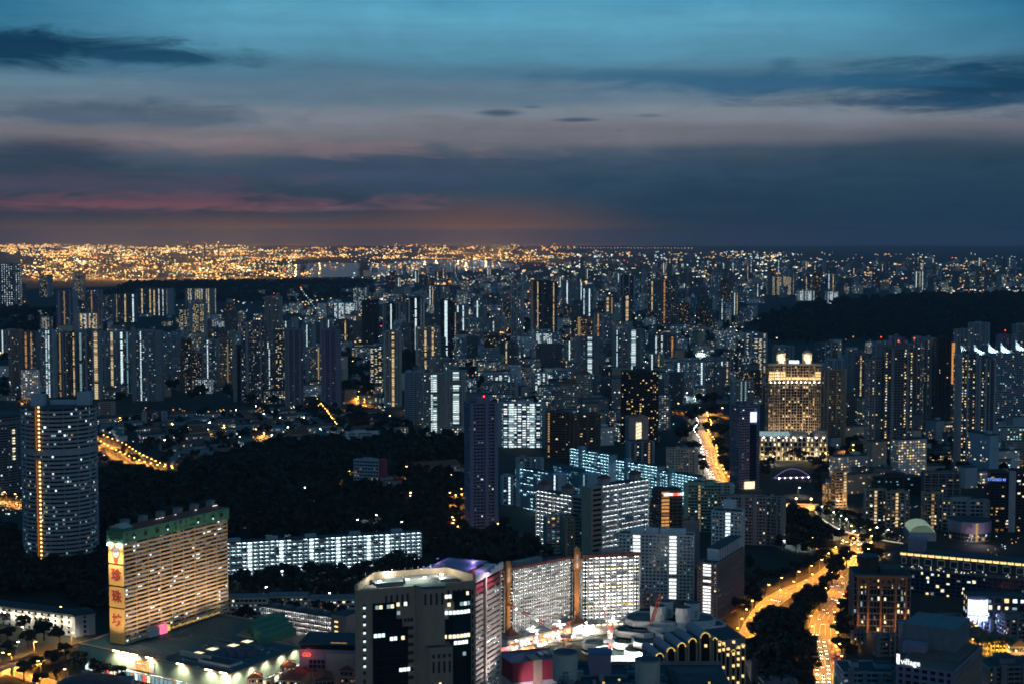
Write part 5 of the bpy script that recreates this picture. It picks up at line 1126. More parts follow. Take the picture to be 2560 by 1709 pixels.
# ------------------------------------------------------------------ tank-topped dark building in front
def tank_building():
    H = 100.0; a, b = G(1392, 1655, H), G(1648, 1652, H)
    T = Thing('tank_topped_building', 'dark flat-roofed building with two big drums at the bottom edge', 'building', (a.x, a.y - 60, 0), 0)
    w = b.x - a.x; T.p('wall').zbox(0, w + 26, 0, 60, 0, H - 1, 'dark_concrete'); T.p('roof').zbox(0.4, w + 25.6, 0.4, 59.6, H - 1, H - 0.9, 'near_black')
    for y in (0, 59.3): T.p('parapet#%d' % int(y)).zbox(0, w + 26, y, y + 0.7, H - 0.98, H + 0.6, 'dark_concrete')
    T.p('parapet#s').zbox(0, 0.7, 0.72, 59.2, H - 0.98, H + 0.6, 'dark_concrete')
    for px, py, key in ((1413, 1628, 'a'), (1619, 1646, 'b')):
        zt = 110.5 if key == 'a' else 109.0; c = G(px, py, zt); x, y = c.x - a.x, c.y - a.y + 60
        dr = T.p('drum#' + key); r = 5.1; dr.cyl((x, y), r, r, H - 0.9, zt, 'cream', 28, 'near_black')
        for i in range(28): a0, a1 = 6.283 * i / 28, 6.283 * (i + 1) / 28; dr.bar((x + r * math.cos(a0), y + r * math.sin(a0), zt), (x + r * math.cos(a1), y + r * math.sin(a1), zt), 0.35, 'metal_grey')
        dr.cyl((x, y), r - 0.6, r - 0.6, zt - 0.6, zt + 0.02, 'near_black', 24)
        if key == 'a':
            pi = T.p('vent_pipe'); pi.cyl((x, y - 7), 1.1, 1.1, H - 1, H + 4, 'metal_grey', 12)
            for i in range(24): a0, a1 = 6.283 * i / 24, 6.283 * (i + 1) / 24; pi.bar((x + 3.6 * math.cos(a0), y - 7 + 3.6 * math.sin(a0), H + 4), (x + 3.6 * math.cos(a1), y - 7 + 3.6 * math.sin(a1), H + 4), 0.22, 'white_paint')
    rng2 = random.Random(5)
    for i in range(30): x_, y_ = rng2.uniform(2, w + 1), rng2.uniform(3, 56); h_ = rng2.uniform(0.5, 2.2); T.p('roof_unit', True).zbox(x_, x_ + rng2.uniform(1, 4), y_, y_ + rng2.uniform(1, 3), H - 0.9, H - 0.9 + h_, rng2.choice(['metal_grey', 'roof_grey', 'concrete']))
    for y_ in (12, 28, 41): T.p('roof_pipe', True).bar((2, y_, H - 0.4), (w, y_ + 2, H - 0.4), 0.45, 'metal_grey')
    T.p('service_room').zbox(13, 22, 44, 52, H - 0.9, H + 8, 'purple_grey'); T.p('service_room/room_roof').zbox(12.6, 22.4, 43.6, 52.4, H + 8, H + 8.4, 'louvre_blue')
    ro = T.p('side_roof'); ro.gable([(w + 2, 6), (w + 24, 6), (w + 24, 54), (w + 2, 54)], H + 0.0, H + 4, 'roof_dark', 3)
    for x, y in ((w + 6, 12), (w + 16, 20), (w * 0.4, 20), (w * 0.55, 24)): T.p('roof_lamp#%d' % int(x)).box((x, y, H + 3), (0.9, 0.9, 0.5), 'gold_lit')
    T.done()
tank_building()
# ------------------------------------------------------------------ barrel-vaulted tower with gold-lit arches
pmat('vault_roof', (0.34, 0.29, 0.32), 0.5, 0.12)
def vault_tower():
    fr = [(1650, 1630), (1678, 1616), (1705, 1604), (1732, 1593), (1764, 1578)]; y0 = 775.0
    T = Thing('vaulted_tower', 'stepped tower of barrel vaults with gold-lit arches and dark glass', 'building', (0, y0, 0), 0)
    bk = Vector((-5.4, 21)); xs = [XAT(p[0], y0, 80) for p in fr]; zs = [ZAT(p[1], y0, p[0]) for p in fr]; wd = 4.9
    def vault(x, y, z, r, key, length=21.0, depth=None, gold=True):
        d = bk.normalized(); ex = Vector((d.y, -d.x)); n = 10
        v = T.p('vault#' + key); ring0, ring1 = [], []
        for i in range(n + 1):
            a = math.pi * i / n; p = ex * (-r * math.cos(a)); ring0.append((x + p.x, y + p.y, z - r + r * math.sin(a))); q = p + d * length; ring1.append((x + q.x, y + q.y, z - r + r * math.sin(a)))
        v.add(ring0 + ring1, [(i, i + 1, n + 2 + i, n + 1 + i) for i in range(n)] + [tuple(reversed(range(n + 1, 2 * n + 2)))], 'vault_roof'); v.smooth = True
        g = T.p('glass_bay#' + key); b0 = ex * -(r - 0.6); b1 = ex * (r - 0.6); s0 = d * 0.7
        g.add([(x + (b0 + s0).x, y + (b0 + s0).y, 0), (x + (b1 + s0).x, y + (b1 + s0).y, 0), (x + (b1 + s0).x, y + (b1 + s0).y, z - r), (x + (b0 + s0).x, y + (b0 + s0).y, z - r)], [(0, 1, 2, 3)], 'glass_brown')
        g.add([(p[0] + s0.x, p[1] + s0.y, p[2]) for p in ring0], [tuple(reversed(range(n + 1)))], 'glass_brown')
        if gold:
            ga = T.p('gold_arch#' + key)
            for i in range(n): 
                f = 0.82; c = Vector((x, y, z - r)); p, q = Vector(ring0[i]), Vector(ring0[i + 1]); ga.bar(c + (p - c) * f + Vector((d.x, d.y, 0)) * 0.3, c + (q - c) * f + Vector((d.x, d.y, 0)) * 0.3, 0.42, 'gold_lit')
        pr = T.p('pier#' + key); yaw = math.atan2(ex.y, ex.x)
        for sg in (-1, 1):
            p = ex * sg * (r - 0.25) + d * 0.6; pr.box((x + p.x, y + p.y, (z - r) / 2), (0.7, 1.8, z - r), 'tan', yaw)
    for i, (x, z) in enumerate(zip(xs, zs)): vault(x, 0, z, wd / 2 + (0.6 if i == 4 else 0), 'f%d' % i)
    # body behind
    d = bk.normalized(); ex = Vector((d.y, -d.x))
    for i, (x, z) in enumerate(zip(xs, zs)):
        p = [Vector((x, 0)) + ex * -2.3 + d * 1.2, Vector((x, 0)) + ex * 2.3 + d * 1.2, Vector((x, 0)) + ex * 2.3 + d * 20.5, Vector((x, 0)) + ex * -2.3 + d * 20.5]
        T.p('body').prism([tuple(q) for q in p], 0, z - wd / 2 - 0.1, 'dark_concrete')
    # right flank: narrow gold-domed bays
    fl = [(1788, 1592), (1799, 1600), (1809, 1609), (1820, 1617), (1834, 1622), (1846, 1614), (1858, 1607)]
    for i, (px, py) in enumerate(fl):
        yy = 6 + i * 1.6; x = XAT(px, y0 + yy, 78); z = ZAT(py, y0 + yy, px); vault(x, yy, z, 1.35, 'g%d' % i, 9.0)
    x0 = XAT(1782, y0 + 8, 78); x1 = XAT(1864, y0 + 18, 76); T.p('body').prism([(x0, 8), (x1, 18), (x1 - 6, 40), (x0 - 8, 30)], 0, 74, 'dark_concrete', 'roof_dark')
    lw = MB(); lw.zbox(-0.7, 0.7, -0.1, 0, 0, 1.5, 'warm'); lwm = lw.mesh('lit_window'); rng = random.Random(9)
    for i in range(46):
        j = rng.randrange(7); yy = 6 + j * 1.6; x = XAT(fl[j][0], y0 + yy, 78); T.piece('lit_window', lwm, (x + 0.15, yy + 0.45, 72 - rng.randrange(17) * 3.1), -0.25)
    for i in range(14):
        j = rng.randrange(5); T.piece('lit_window', lwm, (xs[j] + 0.2, 0.5, zs[j] - 8 - rng.randrange(12) * 3.1), -0.25)
    T.done()
vault_tower()
# ------------------------------------------------------------------ white terraced courts
def courts():
    c0 = G(1660, 1640); T = Thing('terraced_courts', 'white stepped courthouse with green-black terraces and paired turrets', 'building', (c0.x, c0.y, 0), 0.12)
    def oct_(cx, cy, r, z0, z1, key, m='white_paint'):
        a_ = (ord(key) % 5) * 0.22 - 0.5; p = [(cx + x * math.cos(a_) - y * math.sin(a_), cy + x * math.sin(a_) + y * math.cos(a_)) for x, y in chamf(1.9 * r, 1.45 * r, 0.32 * r)]
        T.p('terrace#' + key).prism(p, z0, z1, m, 'roof_teal'); q = inset(p, 0.6)
        for i in range(8): T.p('terrace_parapet#' + key).prism([p[i], p[(i + 1) % 8], q[(i + 1) % 8], q[i]], z1, z1 + 1.3, m)
        return p
    def pos(px, py, z): g = G(px, py, z); c, s_ = math.cos(-0.12), math.sin(-0.12); dx, dy = g.x - c0.x, g.y - c0.y; return dx * c - dy * s_, dx * s_ + dy * c
    for key, px, py, r, z1 in (('a', 1560, 1628, 19, 12), ('b', 1545, 1650, 11, 8), ('c', 1576, 1600, 14, 16), ('d', 1590, 1575, 14, 20), ('e', 1636, 1545, 20, 25), ('f', 1720, 1545, 18, 25), ('g', 1760, 1560, 14, 22), ('h', 1662, 1560, 14, 23), ('i', 1500, 1608, 12, 6), ('j', 1610, 1625, 13, 14), ('k', 1640, 1600, 16, 18), ('l', 1700, 1580, 16, 21)):
        x, y = pos(px, py, z1); pp = oct_(x, y, r, 0, z1, key)
        T.p('window_band#' + key, True).prism(inset(pp, -0.05), z1 - 4.2, z1 - 2.6, 'glass_dark')
    for key, px, py in (('p', 1645, 1512), ('q', 1664, 1500), ('r', 1708, 1516), ('s', 1730, 1504)):
        x, y = pos(px, py, 36); tp = [(x + a, y + b) for a, b in ngon(5.2, 10)]; T.p('turret#' + key).prism(tp, 0, 36, 'white_paint', 'roof_dark'); T.p('turret#%s/grille' % key).box((x + 1.6, y - 5.0, 29), (2.2, 0.6, 5), 'grey_paint')
    for px, py, e in ((1540, 1655, 9000), (1590, 1640, 7000), (1500, 1630, 8000), (1620, 1570, 5000)): x, y = pos(px, py, 10); point(T, (x, y - 10, 13), e * 3.2, (1, 0.95, 0.82)); T.p('terrace_lamp#%d' % px).box((x, y - 10, 12.3), (0.7, 0.7, 0.4), 'flood')
    T.done()
courts()
# ------------------------------------------------------------------ lattice cranes
def crane(label, base, tip, foot, zb, col2='crane_white', n=16, w=1.7, mast_to=None, lit=True):
    b = G(*foot); zc = zb; y = b.y; B = Vector((XAT(base[0], y, zc), y, ZAT(base[1], y, base[0]))); Tp = Vector((XAT(tip[0], y, 40), y - 2, ZAT(tip[1], y, tip[0])))
    T = Thing('lattice_crane', label, 'crane', b, 0); o = Vector(b); B -= o; Tp -= o
    def lattice(part, p, q, w, n):
        mb = T.p(part); d = (q - p); t = d.normalized(); s_ = t.cross(Vector((0, 1, 0.01))).normalized(); r_ = t.cross(s_).normalized(); pts = []
        for i in range(n + 1):
            c = p + d * (i / n); k = w * (0.5 if 0 < i < n else 0.3); pts.append([c + s_ * k + r_ * k, c - s_ * k + r_ * k, c - s_ * k - r_ * k, c + s_ * k - r_ * k])
        for i in range(n):
            m_ = 'crane_red' if (i // 2) % 2 else col2
            for k in range(4):
                mb.bar(pts[i][k], pts[i + 1][k], 0.26, m_); mb.bar(pts[i][k], pts[i + 1][(k + 1) % 4], 0.18, m_)
    lattice('boom', B, Tp, w, n); lattice('mast', Vector((B.x, B.y, 0)), B, w * 1.2, 8)
    T.p('machine_deck').box((B.x - 1, B.y, B.z), (7, 3.4, 2.2), 'dark_metal'); lattice('mast_head', B, B + Vector((1.2, 0, 10)), 1.2, 4)
    T.p('stay_cable').bar(B + Vector((1.2, 0, 10)), Tp, 0.12, 'dark_metal')
    if lit:
        for f in (0.15, 0.5, 0.85): q = B.lerp(Tp, f); T.p('boom_lamp#%d' % int(f * 100)).box((q.x, q.y - 1.6, q.z), (0.6, 0.6, 0.6), 'flood')
        point(T, (B.x, B.y - 8, B.z + 3), 5000, (1, 0.8, 0.6))
    T.done()
crane('red and white crane with its boom lying low across the market flats', (1418, 1588), (1268, 1506), (1420, 1640), 20)
crane('red and white crane with steep boom before the right market flats', (1526, 1600), (1498, 1436), (1527, 1668), 20)
crane('dark red crane beside the courthouse turrets', (1612, 1600), (1652, 1482), (1614, 1650), 20, 'crane_red', lit=False)
# ------------------------------------------------------------------ round tower with the orange stair strip
def round_tower(label, cx, r_px, yt, yb, main=True):
    g = G(cx, yb); dist = g.y * CP + (CAMZ - g.z) * SP; r = r_px / FOC * dist; yc = g.y + r * 0.6; H = ZAT(yt, yc, cx) - g.z; x = XAT(cx, yc, 80)
    T = Thing('round_flats_tower', label, 'building', (x, yc, g.z), 0); nf = 38 if main else 30; fh = H / nf; n = 48; rng = random.Random(6)
    co = T.p('glazing'); co.cyl((0, 0), r - 0.9, r - 0.9, 0, H - 0.3, 'glass_dark', n)
    ring = MB(); wallm = 'grey_paint' if main else 'dark_concrete'
    ring.prism(ngon(r, n), 0, fh * 0.52, wallm); rm = ring.mesh('floor_band')
    solid = MB(); solid.prism(ngon(r + 0.05, n), 0, fh * 0.95, wallm); sm = solid.mesh('refuge_band')
    for f in range(nf): T.piece('floor_band' if f != 27 else 'refuge_band', rm if f != 27 else sm, (0, 0, f * fh))
    lw = T.p('lit_window', True); fin = T.p('fin')
    for k in range(n):
        a = 2 * math.pi * (k + 0.5) / n
        if k % 3 == 0: a2 = 2 * math.pi * k / n; fin.box(((r - 0.35) * math.cos(a2), (r - 0.35) * math.sin(a2), H / 2), (1.0, 0.3, H), wallm, a2)
        if math.sin(a) > 0.2: continue
        for f in range(nf):
            if f == 27: continue
            for sub in (-0.25, 0.25):
                if rng.random() < (0.10 if main else 0.03):
                    aa = a + sub * 2 * math.pi / n; t = Vector((-math.sin(aa), math.cos(aa), 0)); c = Vector((math.cos(aa), math.sin(aa), 0)) * (r - 0.78); w = rng.uniform(0.5, 1.0); za, zb = f * fh + fh * 0.53, f * fh + fh * 0.97
                    p, q = c - t * w, c + t * w; lw.quad((p.x, p.y, za), (q.x, q.y, za), (q.x, q.y, zb), (p.x, p.y, zb), pick(rng, COOL))
    if main:
        a = -math.pi / 2 - 0.27; d = Vector((math.cos(a), math.sin(a), 0)); t = Vector((-d.y, d.x, 0)); c = d * (r + 0.9); yaw = math.atan2(t.y, t.x); k = 0
        for za, zb in ((0, fh * 26.3), (fh * 28.3, H + 2)):
            s_ = T.p('stair_fin#%d' % k); k += 1; q = c - t * 1.7; s_.box((q.x, q.y, (za + zb) / 2), (0.5, 2.4, zb - za), 'orange_paint', yaw); q = c - d * 0.6; s_.box((q.x, q.y, (za + zb) / 2), (3.0, 0.3, zb - za), 'tan', yaw)
        lm = T.p('stair_lamp', True)
        for f in range(nf + 1):
            if 26 <= f < 28: continue
            q = c + t * 0.9; lm.box((q.x, q.y, f * fh + fh * 0.5), (1.1, 0.7, 0.9), 'lamp_bulb', yaw)
        rf = T.p('roof'); rf.cyl((0, 0), r + 0.1, r + 0.1, H - 0.2, H + 0.4, 'roof_dark', n)
        for i, (dx, dy, w, h) in enumerate(((-14, -6, 10, 9), (20, 2, 10, 10), (6, 6, 26, 3))): b = T.p('lift_housing#%d' % i); b.zbox(dx - w / 2, dx + w / 2, dy - 4, dy + 4, H + 0.4, H + 0.4 + h, 'pale_blue')
        T.p('beacon').box((-r + 1.5, -4, H + 1.6), (1.4, 1.4, 1.4), 'orange_lit')
    else:
        T.p('roof').cyl((0, 0), r + 0.1, r * 0.9, H - 0.2, H + 2, 'roof_dark', n); T.p('beacon').box((0, -r * 0.5, H + 9), (1.4, 1.4, 1.4), 'beacon'); T.p('roof').bar((0, -r * .5, H), (0, -r * .5, H + 8.5), 0.3, 'metal_grey')
        for f in range(12, 26):
            if rng.random() < 0.6: lw.box((r * 0.86, -r * 0.55, f * fh + fh * 0.7), (3.2, 0.3, fh * 0.5), 'cream_lit', 0.95)
    T.done()
round_tower('round concrete flats tower with an orange-lit stair strip', 151, 93, 1012, 1405)
round_tower('dark round tower half cut off at the left edge', -10, 64, 1036, 1235, False)

# ------------------------------------------------------------------ middle distance: one row per building
def bd(name, label, xl, xr, yt, yb, **kw):
    kw.setdefault('relief_on', True); T, w, d, H = tower(name, label, xl, xr, yt, yb, **kw); T.done(); return T
SW, SY, SO = 'strip_white', 'strip_warm', 'strip_orange'
FT, OT, HT, SF = 'flats_tower', 'office_tower', 'hotel_tower', 'slab_flats'
# dark point tower and neighbours on the hill
T, w, d, H = tower(FT, 'dark mauve point tower standing alone at the edge of the wooded hill', 1160, 1246, 1006, 1330, ratio=0.8, yaw=0.25, wall='purple_grey', lit=0.07, bay=3.4, band=0.5, pal=COOL, fh=3.1, kit=0)
for k, x in enumerate((-w * 0.42, w * 0.1, w * 0.42)): T.p('wing_wall#%d' % k).zbox(x - 1.6, x + 1.6, -d / 2 - 1.4, -d / 2, 0, H + (4 if k == 1 else 1), 'purple_grey')
T.p('roof_crown').zbox(-w * 0.2, w * 0.25, -d * 0.3, d * 0.3, H, H + 5, 'purple_grey'); T.p('beacon').box((w * 0.1, 0, H + 6), (1, 1, 1), 'beacon'); T.done()
T, w, d, H = tower(SF, 'dim grey hospital block with a red end wall on the wooded hill', 884, 968, 1150, 1236, ratio=0.3, yaw=-0.28, wall='pale_blue', lit=0.09, pal=WARM, bay=3, fh=3.2, kit=2)
T.p('end_wall').zbox(w / 2 - 5, w / 2 + 0.4, -d / 2 - 0.4, d / 2, 0, H + 2, 'crimson'); T.done()
bd(SF, 'small grey annex beside the red end wall on the hill', 952, 982, 1196, 1240, ratio=0.6, yaw=0.1, wall='grey_paint', lit=0.2, pal=WARM, bay=3, kit=0)
def hill_house(label, xl, xr, yt, yb, m='white_paint', lit=0.3):
    T, w, d, H = tower('gabled_hall', label, xl, xr, yt, yb, ratio=0.5, yaw=0.5, wall=m, lit=lit, pal=WARM, kit=0, fh=4, bay=3.5)
    T.p('tiled_roof').gable([(-w / 2 - 1, -d / 2 - 1), (w / 2 + 1, -d / 2 - 1), (w / 2 + 1, d / 2 + 1), (-w / 2 - 1, d / 2 + 1)], H + 1.3, H + 6.5, 'terracotta'); T.done()
hill_house('large gabled hall with red tiled roof on the wooded hill', 1040, 1150, 1165, 1205); hill_house('smaller tiled house glowing orange behind the gabled hall', 1018, 1058, 1140, 1156, 'tan', 0.6); hill_house('tiled house by the lamplit forecourt below the gabled hall', 1010, 1050, 1186, 1200, 'tan', 0.7)
# twin white flats with bright stair strips
for i, (xl, xr, yt, yb, lab, st) in enumerate([(1056, 1114, 935, 1090, 'white flats tower with a dotted bright stair strip, left of the bright pair', ((0, 0.5, 6, SW), (0, 0.38, 2, 'cool'))), (1110, 1165, 928, 1082, 'white flats tower with a bright stair strip, right of the bright pair', ((0, 0.52, 8, SW),)), (1010, 1060, 930, 1060, 'unlit grey flats tower just left of the bright white pair', ())]):
    bd(FT, lab, xl, xr, yt, yb, ratio=0.7, yaw=0.12, wall='cream' if i < 2 else 'pale_blue', lit=0.16 if i < 2 else 0.06, strips=st, bay=3.2, blank=(), fh=2.9)
bd('podium_block', 'brightly lit low podium at the foot of the white flats pair', 1092, 1160, 1068, 1100, ratio=0.5, yaw=0.1, wall='cream', lit=0.8, pal=(('cream_lit', 3), ('white_lit', 2)), kit=0, bay=3)
bd(SF, 'bright white curved flats right of the dark point tower', 1246, 1364, 1008, 1120, ratio=0.16, yaw=-0.05, wall='white_paint', corr=0.8, lit=0.8, pal=(('white_lit', 4), ('cool', 3), ('cool_dim', 3), ('curtain', 2)), bay=6, band=0.45, fh=2.9, strips=((0, 0.28, 6, SW), (0, 0.72, 6, SW)))
bd(HT, 'dark hotel block with scattered yellow windows beside the bright curved flats', 1364, 1432, 1030, 1145, ratio=0.5, yaw=-0.15, wall='brown_wall', lit=0.12, pal=WARM, strips=((0, 0.12, 2, 'warm_dim'),))
bd(HT, 'brown stepped hotel with striped balconies and yellow windows', 1428, 1500, 1036, 1150, ratio=0.45, yaw=0.12, wall='brown_wall', lit=0.16, pal=WARM, band=0.55, pier=0)
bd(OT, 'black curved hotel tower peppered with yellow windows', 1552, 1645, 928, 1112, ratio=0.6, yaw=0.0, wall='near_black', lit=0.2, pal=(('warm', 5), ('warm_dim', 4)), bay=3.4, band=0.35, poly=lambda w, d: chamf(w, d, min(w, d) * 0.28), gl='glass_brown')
T, w, d, H = tower(OT, 'beige tower with a tall yellow-lit arched stair window', 1563, 1620, 1042, 1180, ratio=0.7, yaw=0.2, wall='pink_paint', lit=0.1, pal=WARM, blank=(0,), kit=1)
T.p('arched_window').zbox(-3.2, 3.2, -d / 2 - 0.5, -d / 2 - 0.2, H * 0.45, H - 5, 'cream_lit')
for k in range(9): T.p('stair_flight', True).bar((-3, -d / 2 - 0.55, H * 0.46 + k * 4), (3, -d / 2 - 0.55, H * 0.46 + k * 4 + 2), 0.5, 'tan')
T.done()
bd(OT, 'dark low office with a lit right column in front of the arched tower', 1563, 1634, 1104, 1195, ratio=0.6, yaw=0.2, wall='dark_concrete', lit=0.1, pal=WARM, strips=((0, 0.8, 2, 'warm_dim'),))
bd(HT, 'beige hotel slab with rows of square windows above the teal flats', 1664, 1745, 1122, 1225, ratio=0.4, yaw=-0.1, wall='cream', lit=0.08, pal=WARM, bay=3, band=0.5, pier=1.2)
T, w, d, H = tower(OT, 'mauve slab tower with a white video panel near its top', 1826, 1896, 1012, 1222, ratio=0.9, yaw=0.35, wall='purple_grey', lit=0.06, pal=COOL, bay=3.2, band=0.5, blank=(1,), kit=2)
T.p('video_panel').box((w * 0.18, -d / 2 - 0.5, H - 12), (w * 0.3, 0.6, 11), 'screen_blue'); T.p('glass_spine').box((w * 0.18, -d / 2 - 0.3, (H - 20) / 2), (w * 0.34, 0.5, H - 20), 'glass_blue')
T.p('lit_base').box((0, -d / 2 - 1, 4), (w * 0.5, 1, 8), 'cream_lit'); T.done()
bd(FT, 'beige flats tower half hidden behind the mauve slab tower', 1826, 1882, 952, 1090, ratio=0.6, yaw=0.1, wall='cream', lit=0.15, strips=((0, 0.4, 2, 'cool_dim'), (0, 0.6, 2, 'cool_dim')))
# twin red-roofed flats
for xl, xr, yt, lab in ((1395, 1446, 960, 'beige flats with a dark red hipped roof, front one of the pair'), (1440, 1480, 936, 'beige flats with a dark red hipped roof, rear one of the pair')):
    T, w, d, H = tower(FT, lab, xl, xr, yt, 1040 if xl < 1400 else 1036, ratio=0.7, yaw=0.05, wall='cream', lit=0.22, bay=3.0, kit=0, band=0.5)
    T.p('hipped_roof').pyramid([(-w / 2 - 0.5, -d / 2 - 0.5), (w / 2 + 0.5, -d / 2 - 0.5), (w / 2 + 0.5, d / 2 + 0.5), (-w / 2 - 0.5, d / 2 + 0.5)], H + 1.3, H + 9, 'red_brown'); T.done()
bd(FT, 'pale flats block with bright lower rooms right of the red-roofed pair', 1482, 1532, 950, 1012, ratio=0.5, yaw=0.2, wall='grey_paint', lit=0.3, strips=((0, 0.5, 4, 'white_lit'),))
bd(FT, 'tall grey flats with a white edge strip and a short bright strip', 1530, 1612, 824, 972, ratio=0.45, yaw=0.1, wall='grey_paint', lit=0.16, strips=((0, 0.06, 5, 'cool'), (0, 0.62, 8, SW)), kit=4)
bd(FT, 'tall grey flats with a wide white stair strip', 1440, 1496, 842, 966, ratio=0.5, yaw=0.0, wall='grey_paint', lit=0.16, strips=((0, 0.6, 8, SW),), kit=4)
# gallery slabs with teal-white corridors
def slab(label, b0, b1, yt, nf, depth=11, lamp='lamp_teal', wall='pale_blue', unit=5.0, endcap=None, seed=1, stair=None, turret=False, par=None, dropout=0.1, name='gallery_slab', yaxis=None, roof='roof_dark', rec=1.5):
    a, b = G(*b0), G(*b1); o, yaw, L = frame2(a, b); z0 = min(a.z, b.z); zt = ZAT(yt, (a.y + b.y) / 2, (b0[0] + b1[0]) / 2); fh = (zt - z0) / nf
    T = Thing(name, label, 'building', (o.x, o.y, 0), yaw)
    corridor_block(T, L, depth, z0, nf, fh, unit, par=par or wall, wall=wall, lamp=lamp, seed=seed, dropout=dropout, fins=max(2, int(L / 18)), laundry=False, roof=roof, lampfrac=0.6, rec=rec)
    if stair:
        for k, t in enumerate(stair): T.p('stair_tower#%d' % k).zbox(L * t - 2, L * t + 2, -1.5, depth * 0.6, z0, zt + 4, wall)
    if turret:
        for k, t in enumerate((0.12, 0.78)):
            x = L * t; p = [(x - 4, 2), (x + 4, 2), (x + 4, 9), (x - 4, 9)]; T.p('turret#%d' % k).prism(p, zt + 0.5, zt + 6, 'pink_paint'); T.p('turret#%d/turret_roof' % k).pyramid([(x - 5, 1), (x + 5, 1), (x + 5, 10), (x - 5, 10)], zt + 6, zt + 10, 'terracotta')
    if endcap: endcap(T, L, depth, z0, zt, nf, fh)
    T.done()
def cap(mname, side=1, w=9, lit=None):
    def f(T, L, D, z0, zt, nf, fh):
        x0 = L + 0.4 if side > 0 else -w - 0.4
        T.p('end_block').zbox(x0, x0 + w, -0.6, D, z0, zt + 0.8, mname); wn = T.p('end_window', True)
        for k in range(nf):
            wn.zbox(x0 + w * 0.15, x0 + w * 0.85, -0.68, -0.6, z0 + k * fh + fh * 0.35, z0 + k * fh + fh * 0.8, 'glass_dark')
            if lit: wn.zbox(x0 + w * 0.4, x0 + w * 0.6, -0.75, -0.69, z0 + k * fh + 0.3, z0 + k * fh + fh - 0.3, lit)
    return f
slab('teal-lit gallery slab, farthest of the three in a receding line', (1424, 1204), (1522, 1232), 1128, 12, seed=31, stair=(0.28,))
slab('teal-lit gallery slab, middle of the three in a receding line', (1535, 1230), (1642, 1256), 1158, 12, seed=32, stair=(0.3,))
slab('teal-lit gallery slab, nearest of the three in a receding line', (1645, 1254), (1742, 1278), 1184, 12, seed=33, stair=(0.3,))
slab('white-lit gallery slab with red turrets and a pink end, facing the dark hill', (1339, 1356), (1428, 1380), 1232, 14, seed=34, lamp='lamp_white', wall='cream', par='pale_blue', turret=True, endcap=cap('pink_paint', 1, 15))
slab('white-lit gallery slab with red turrets and a tan stripe at its near end', (1506, 1402), (1622, 1380), 1206, 15, seed=35, lamp='lamp_white', wall='white_paint', par='pale_blue', turret=True, endcap=cap('tan', -1, 14))
slab('dim blue gallery flats with a white-lit stair column at the left', (1288, 1262), (1378, 1290), 1176, 12, seed=36, dropout=0.5, endcap=cap('pale_blue', 1, 10, 'cool'), stair=(0.1,))
slab('dim blue gallery flats with a pale lit end wall', (1384, 1268), (1452, 1300), 1172, 12, seed=37, dropout=0.6, endcap=cap('pale_blue', 1, 14, 'cool_dim'))
bd(SF, 'low pale end block beside the dark point tower', 1250, 1290, 1190, 1262, ratio=0.6, yaw=0.3, wall='pale_blue', lit=0.12, strips=((0, 0.5, 2, 'cool'),))
bd(SF, 'small pale block behind the dim blue gallery flats', 1290, 1360, 1145, 1215, ratio=0.4, yaw=-0.3, wall='grey_paint', lit=0.05)
# nearer flats
T, w, d, H = tower(SF, 'large white flats with square windows and two bright lift columns', 1545, 1738, 1334, 1500, ratio=0.22, yaw=-0.14, wall='white_paint', lit=0.14, bay=2.9, band=0.45, pier=1.0, fh=2.75, strips=((0, 0.24, 5.5, 'white_lit'), (0, 0.72, 5.5, 'white_lit')), kit=0, relief_on=False)
for k, t in enumerate((-0.26, -0.06, 0.13, 0.3)): T.p('roof_block#%d' % k).zbox(w * t - 5, w * t + 5, -d * 0.3, d * 0.3, H + 0.3, H + 4.5, 'white_paint')
T.done()
def corner_flats():
    a, b = G(1792, 1560), G(1860, 1510); o, yaw, L = frame2(a, b); zt = ZAT(1412, a.y, 1792); zt2 = zt + 14
    T = Thing('corner_flats', 'tall rust-tinged flats with a pale lit stair face beside the highway trees', 'building', (o.x, o.y, 0), yaw)
    block(T, rect(L, 15, L / 2, 7.5), 0, zt, 19, bay=3.1, wall='rose_paint', lit=0.12, pal=MIXP, band=0.42, pier=0.9, seed=8, strips=((3, 0.5, 6, 'white_lit'),))
    T.p('raised_roof').zbox(L * 0.2, L, 3, 12, zt + 0.4, zt + 9, 'white_paint'); T.p('raised_roof_slab').zbox(L * 0.2 - 0.5, L + 0.5, 2.5, 12.5, zt + 9, zt + 9.4, 'roof_dark')
    for k in range(9): T.p('raised_fin', True).zbox(L * 0.24 + k * L * 0.08, L * 0.24 + k * L * 0.08 + 0.5, 2.4, 3, zt + 0.4, zt + 9, 'pink_paint')
    T.done()
corner_flats()
T, w, d, H = tower(FT, 'white gridded flats tower with a central lit shaft and rooftop cube', 1776, 1864, 1276, 1452, ratio=0.7, yaw=-0.3, wall='white_paint', lit=0.16, pal=MIXP, bay=3, pier=0.9, strips=((0, 0.55, 4, 'cool'),), kit=0)
T.p('rooftop_cube').zbox(-w * 0.15, w * 0.25, -d * 0.2, d * 0.25, H + 2.5, H + 9, 'white_paint'); T.p('rooftop_base').zbox(-w * 0.05, w * 0.12, -d * 0.1, d * 0.2, H + 0.3, H + 2.5, 'dark_concrete'); T.done()
bd(SF, 'yellow-green slab of flats below the glaring avenue', 1710, 1834, 1210, 1330, ratio=0.3, yaw=-0.08, wall='pale_green', lit=0.2, pal=MIXP, bay=3, strips=((0, 0.3, 2, 'warm_dim'),), kit=4)
bd(SF, 'brown-pink gridded slab of flats before the river', 1792, 1918, 1240, 1362, ratio=0.3, yaw=-0.22, wall='pink_paint', lit=0.12, pal=COOL, bay=3.2, pier=0.8, kit=2)
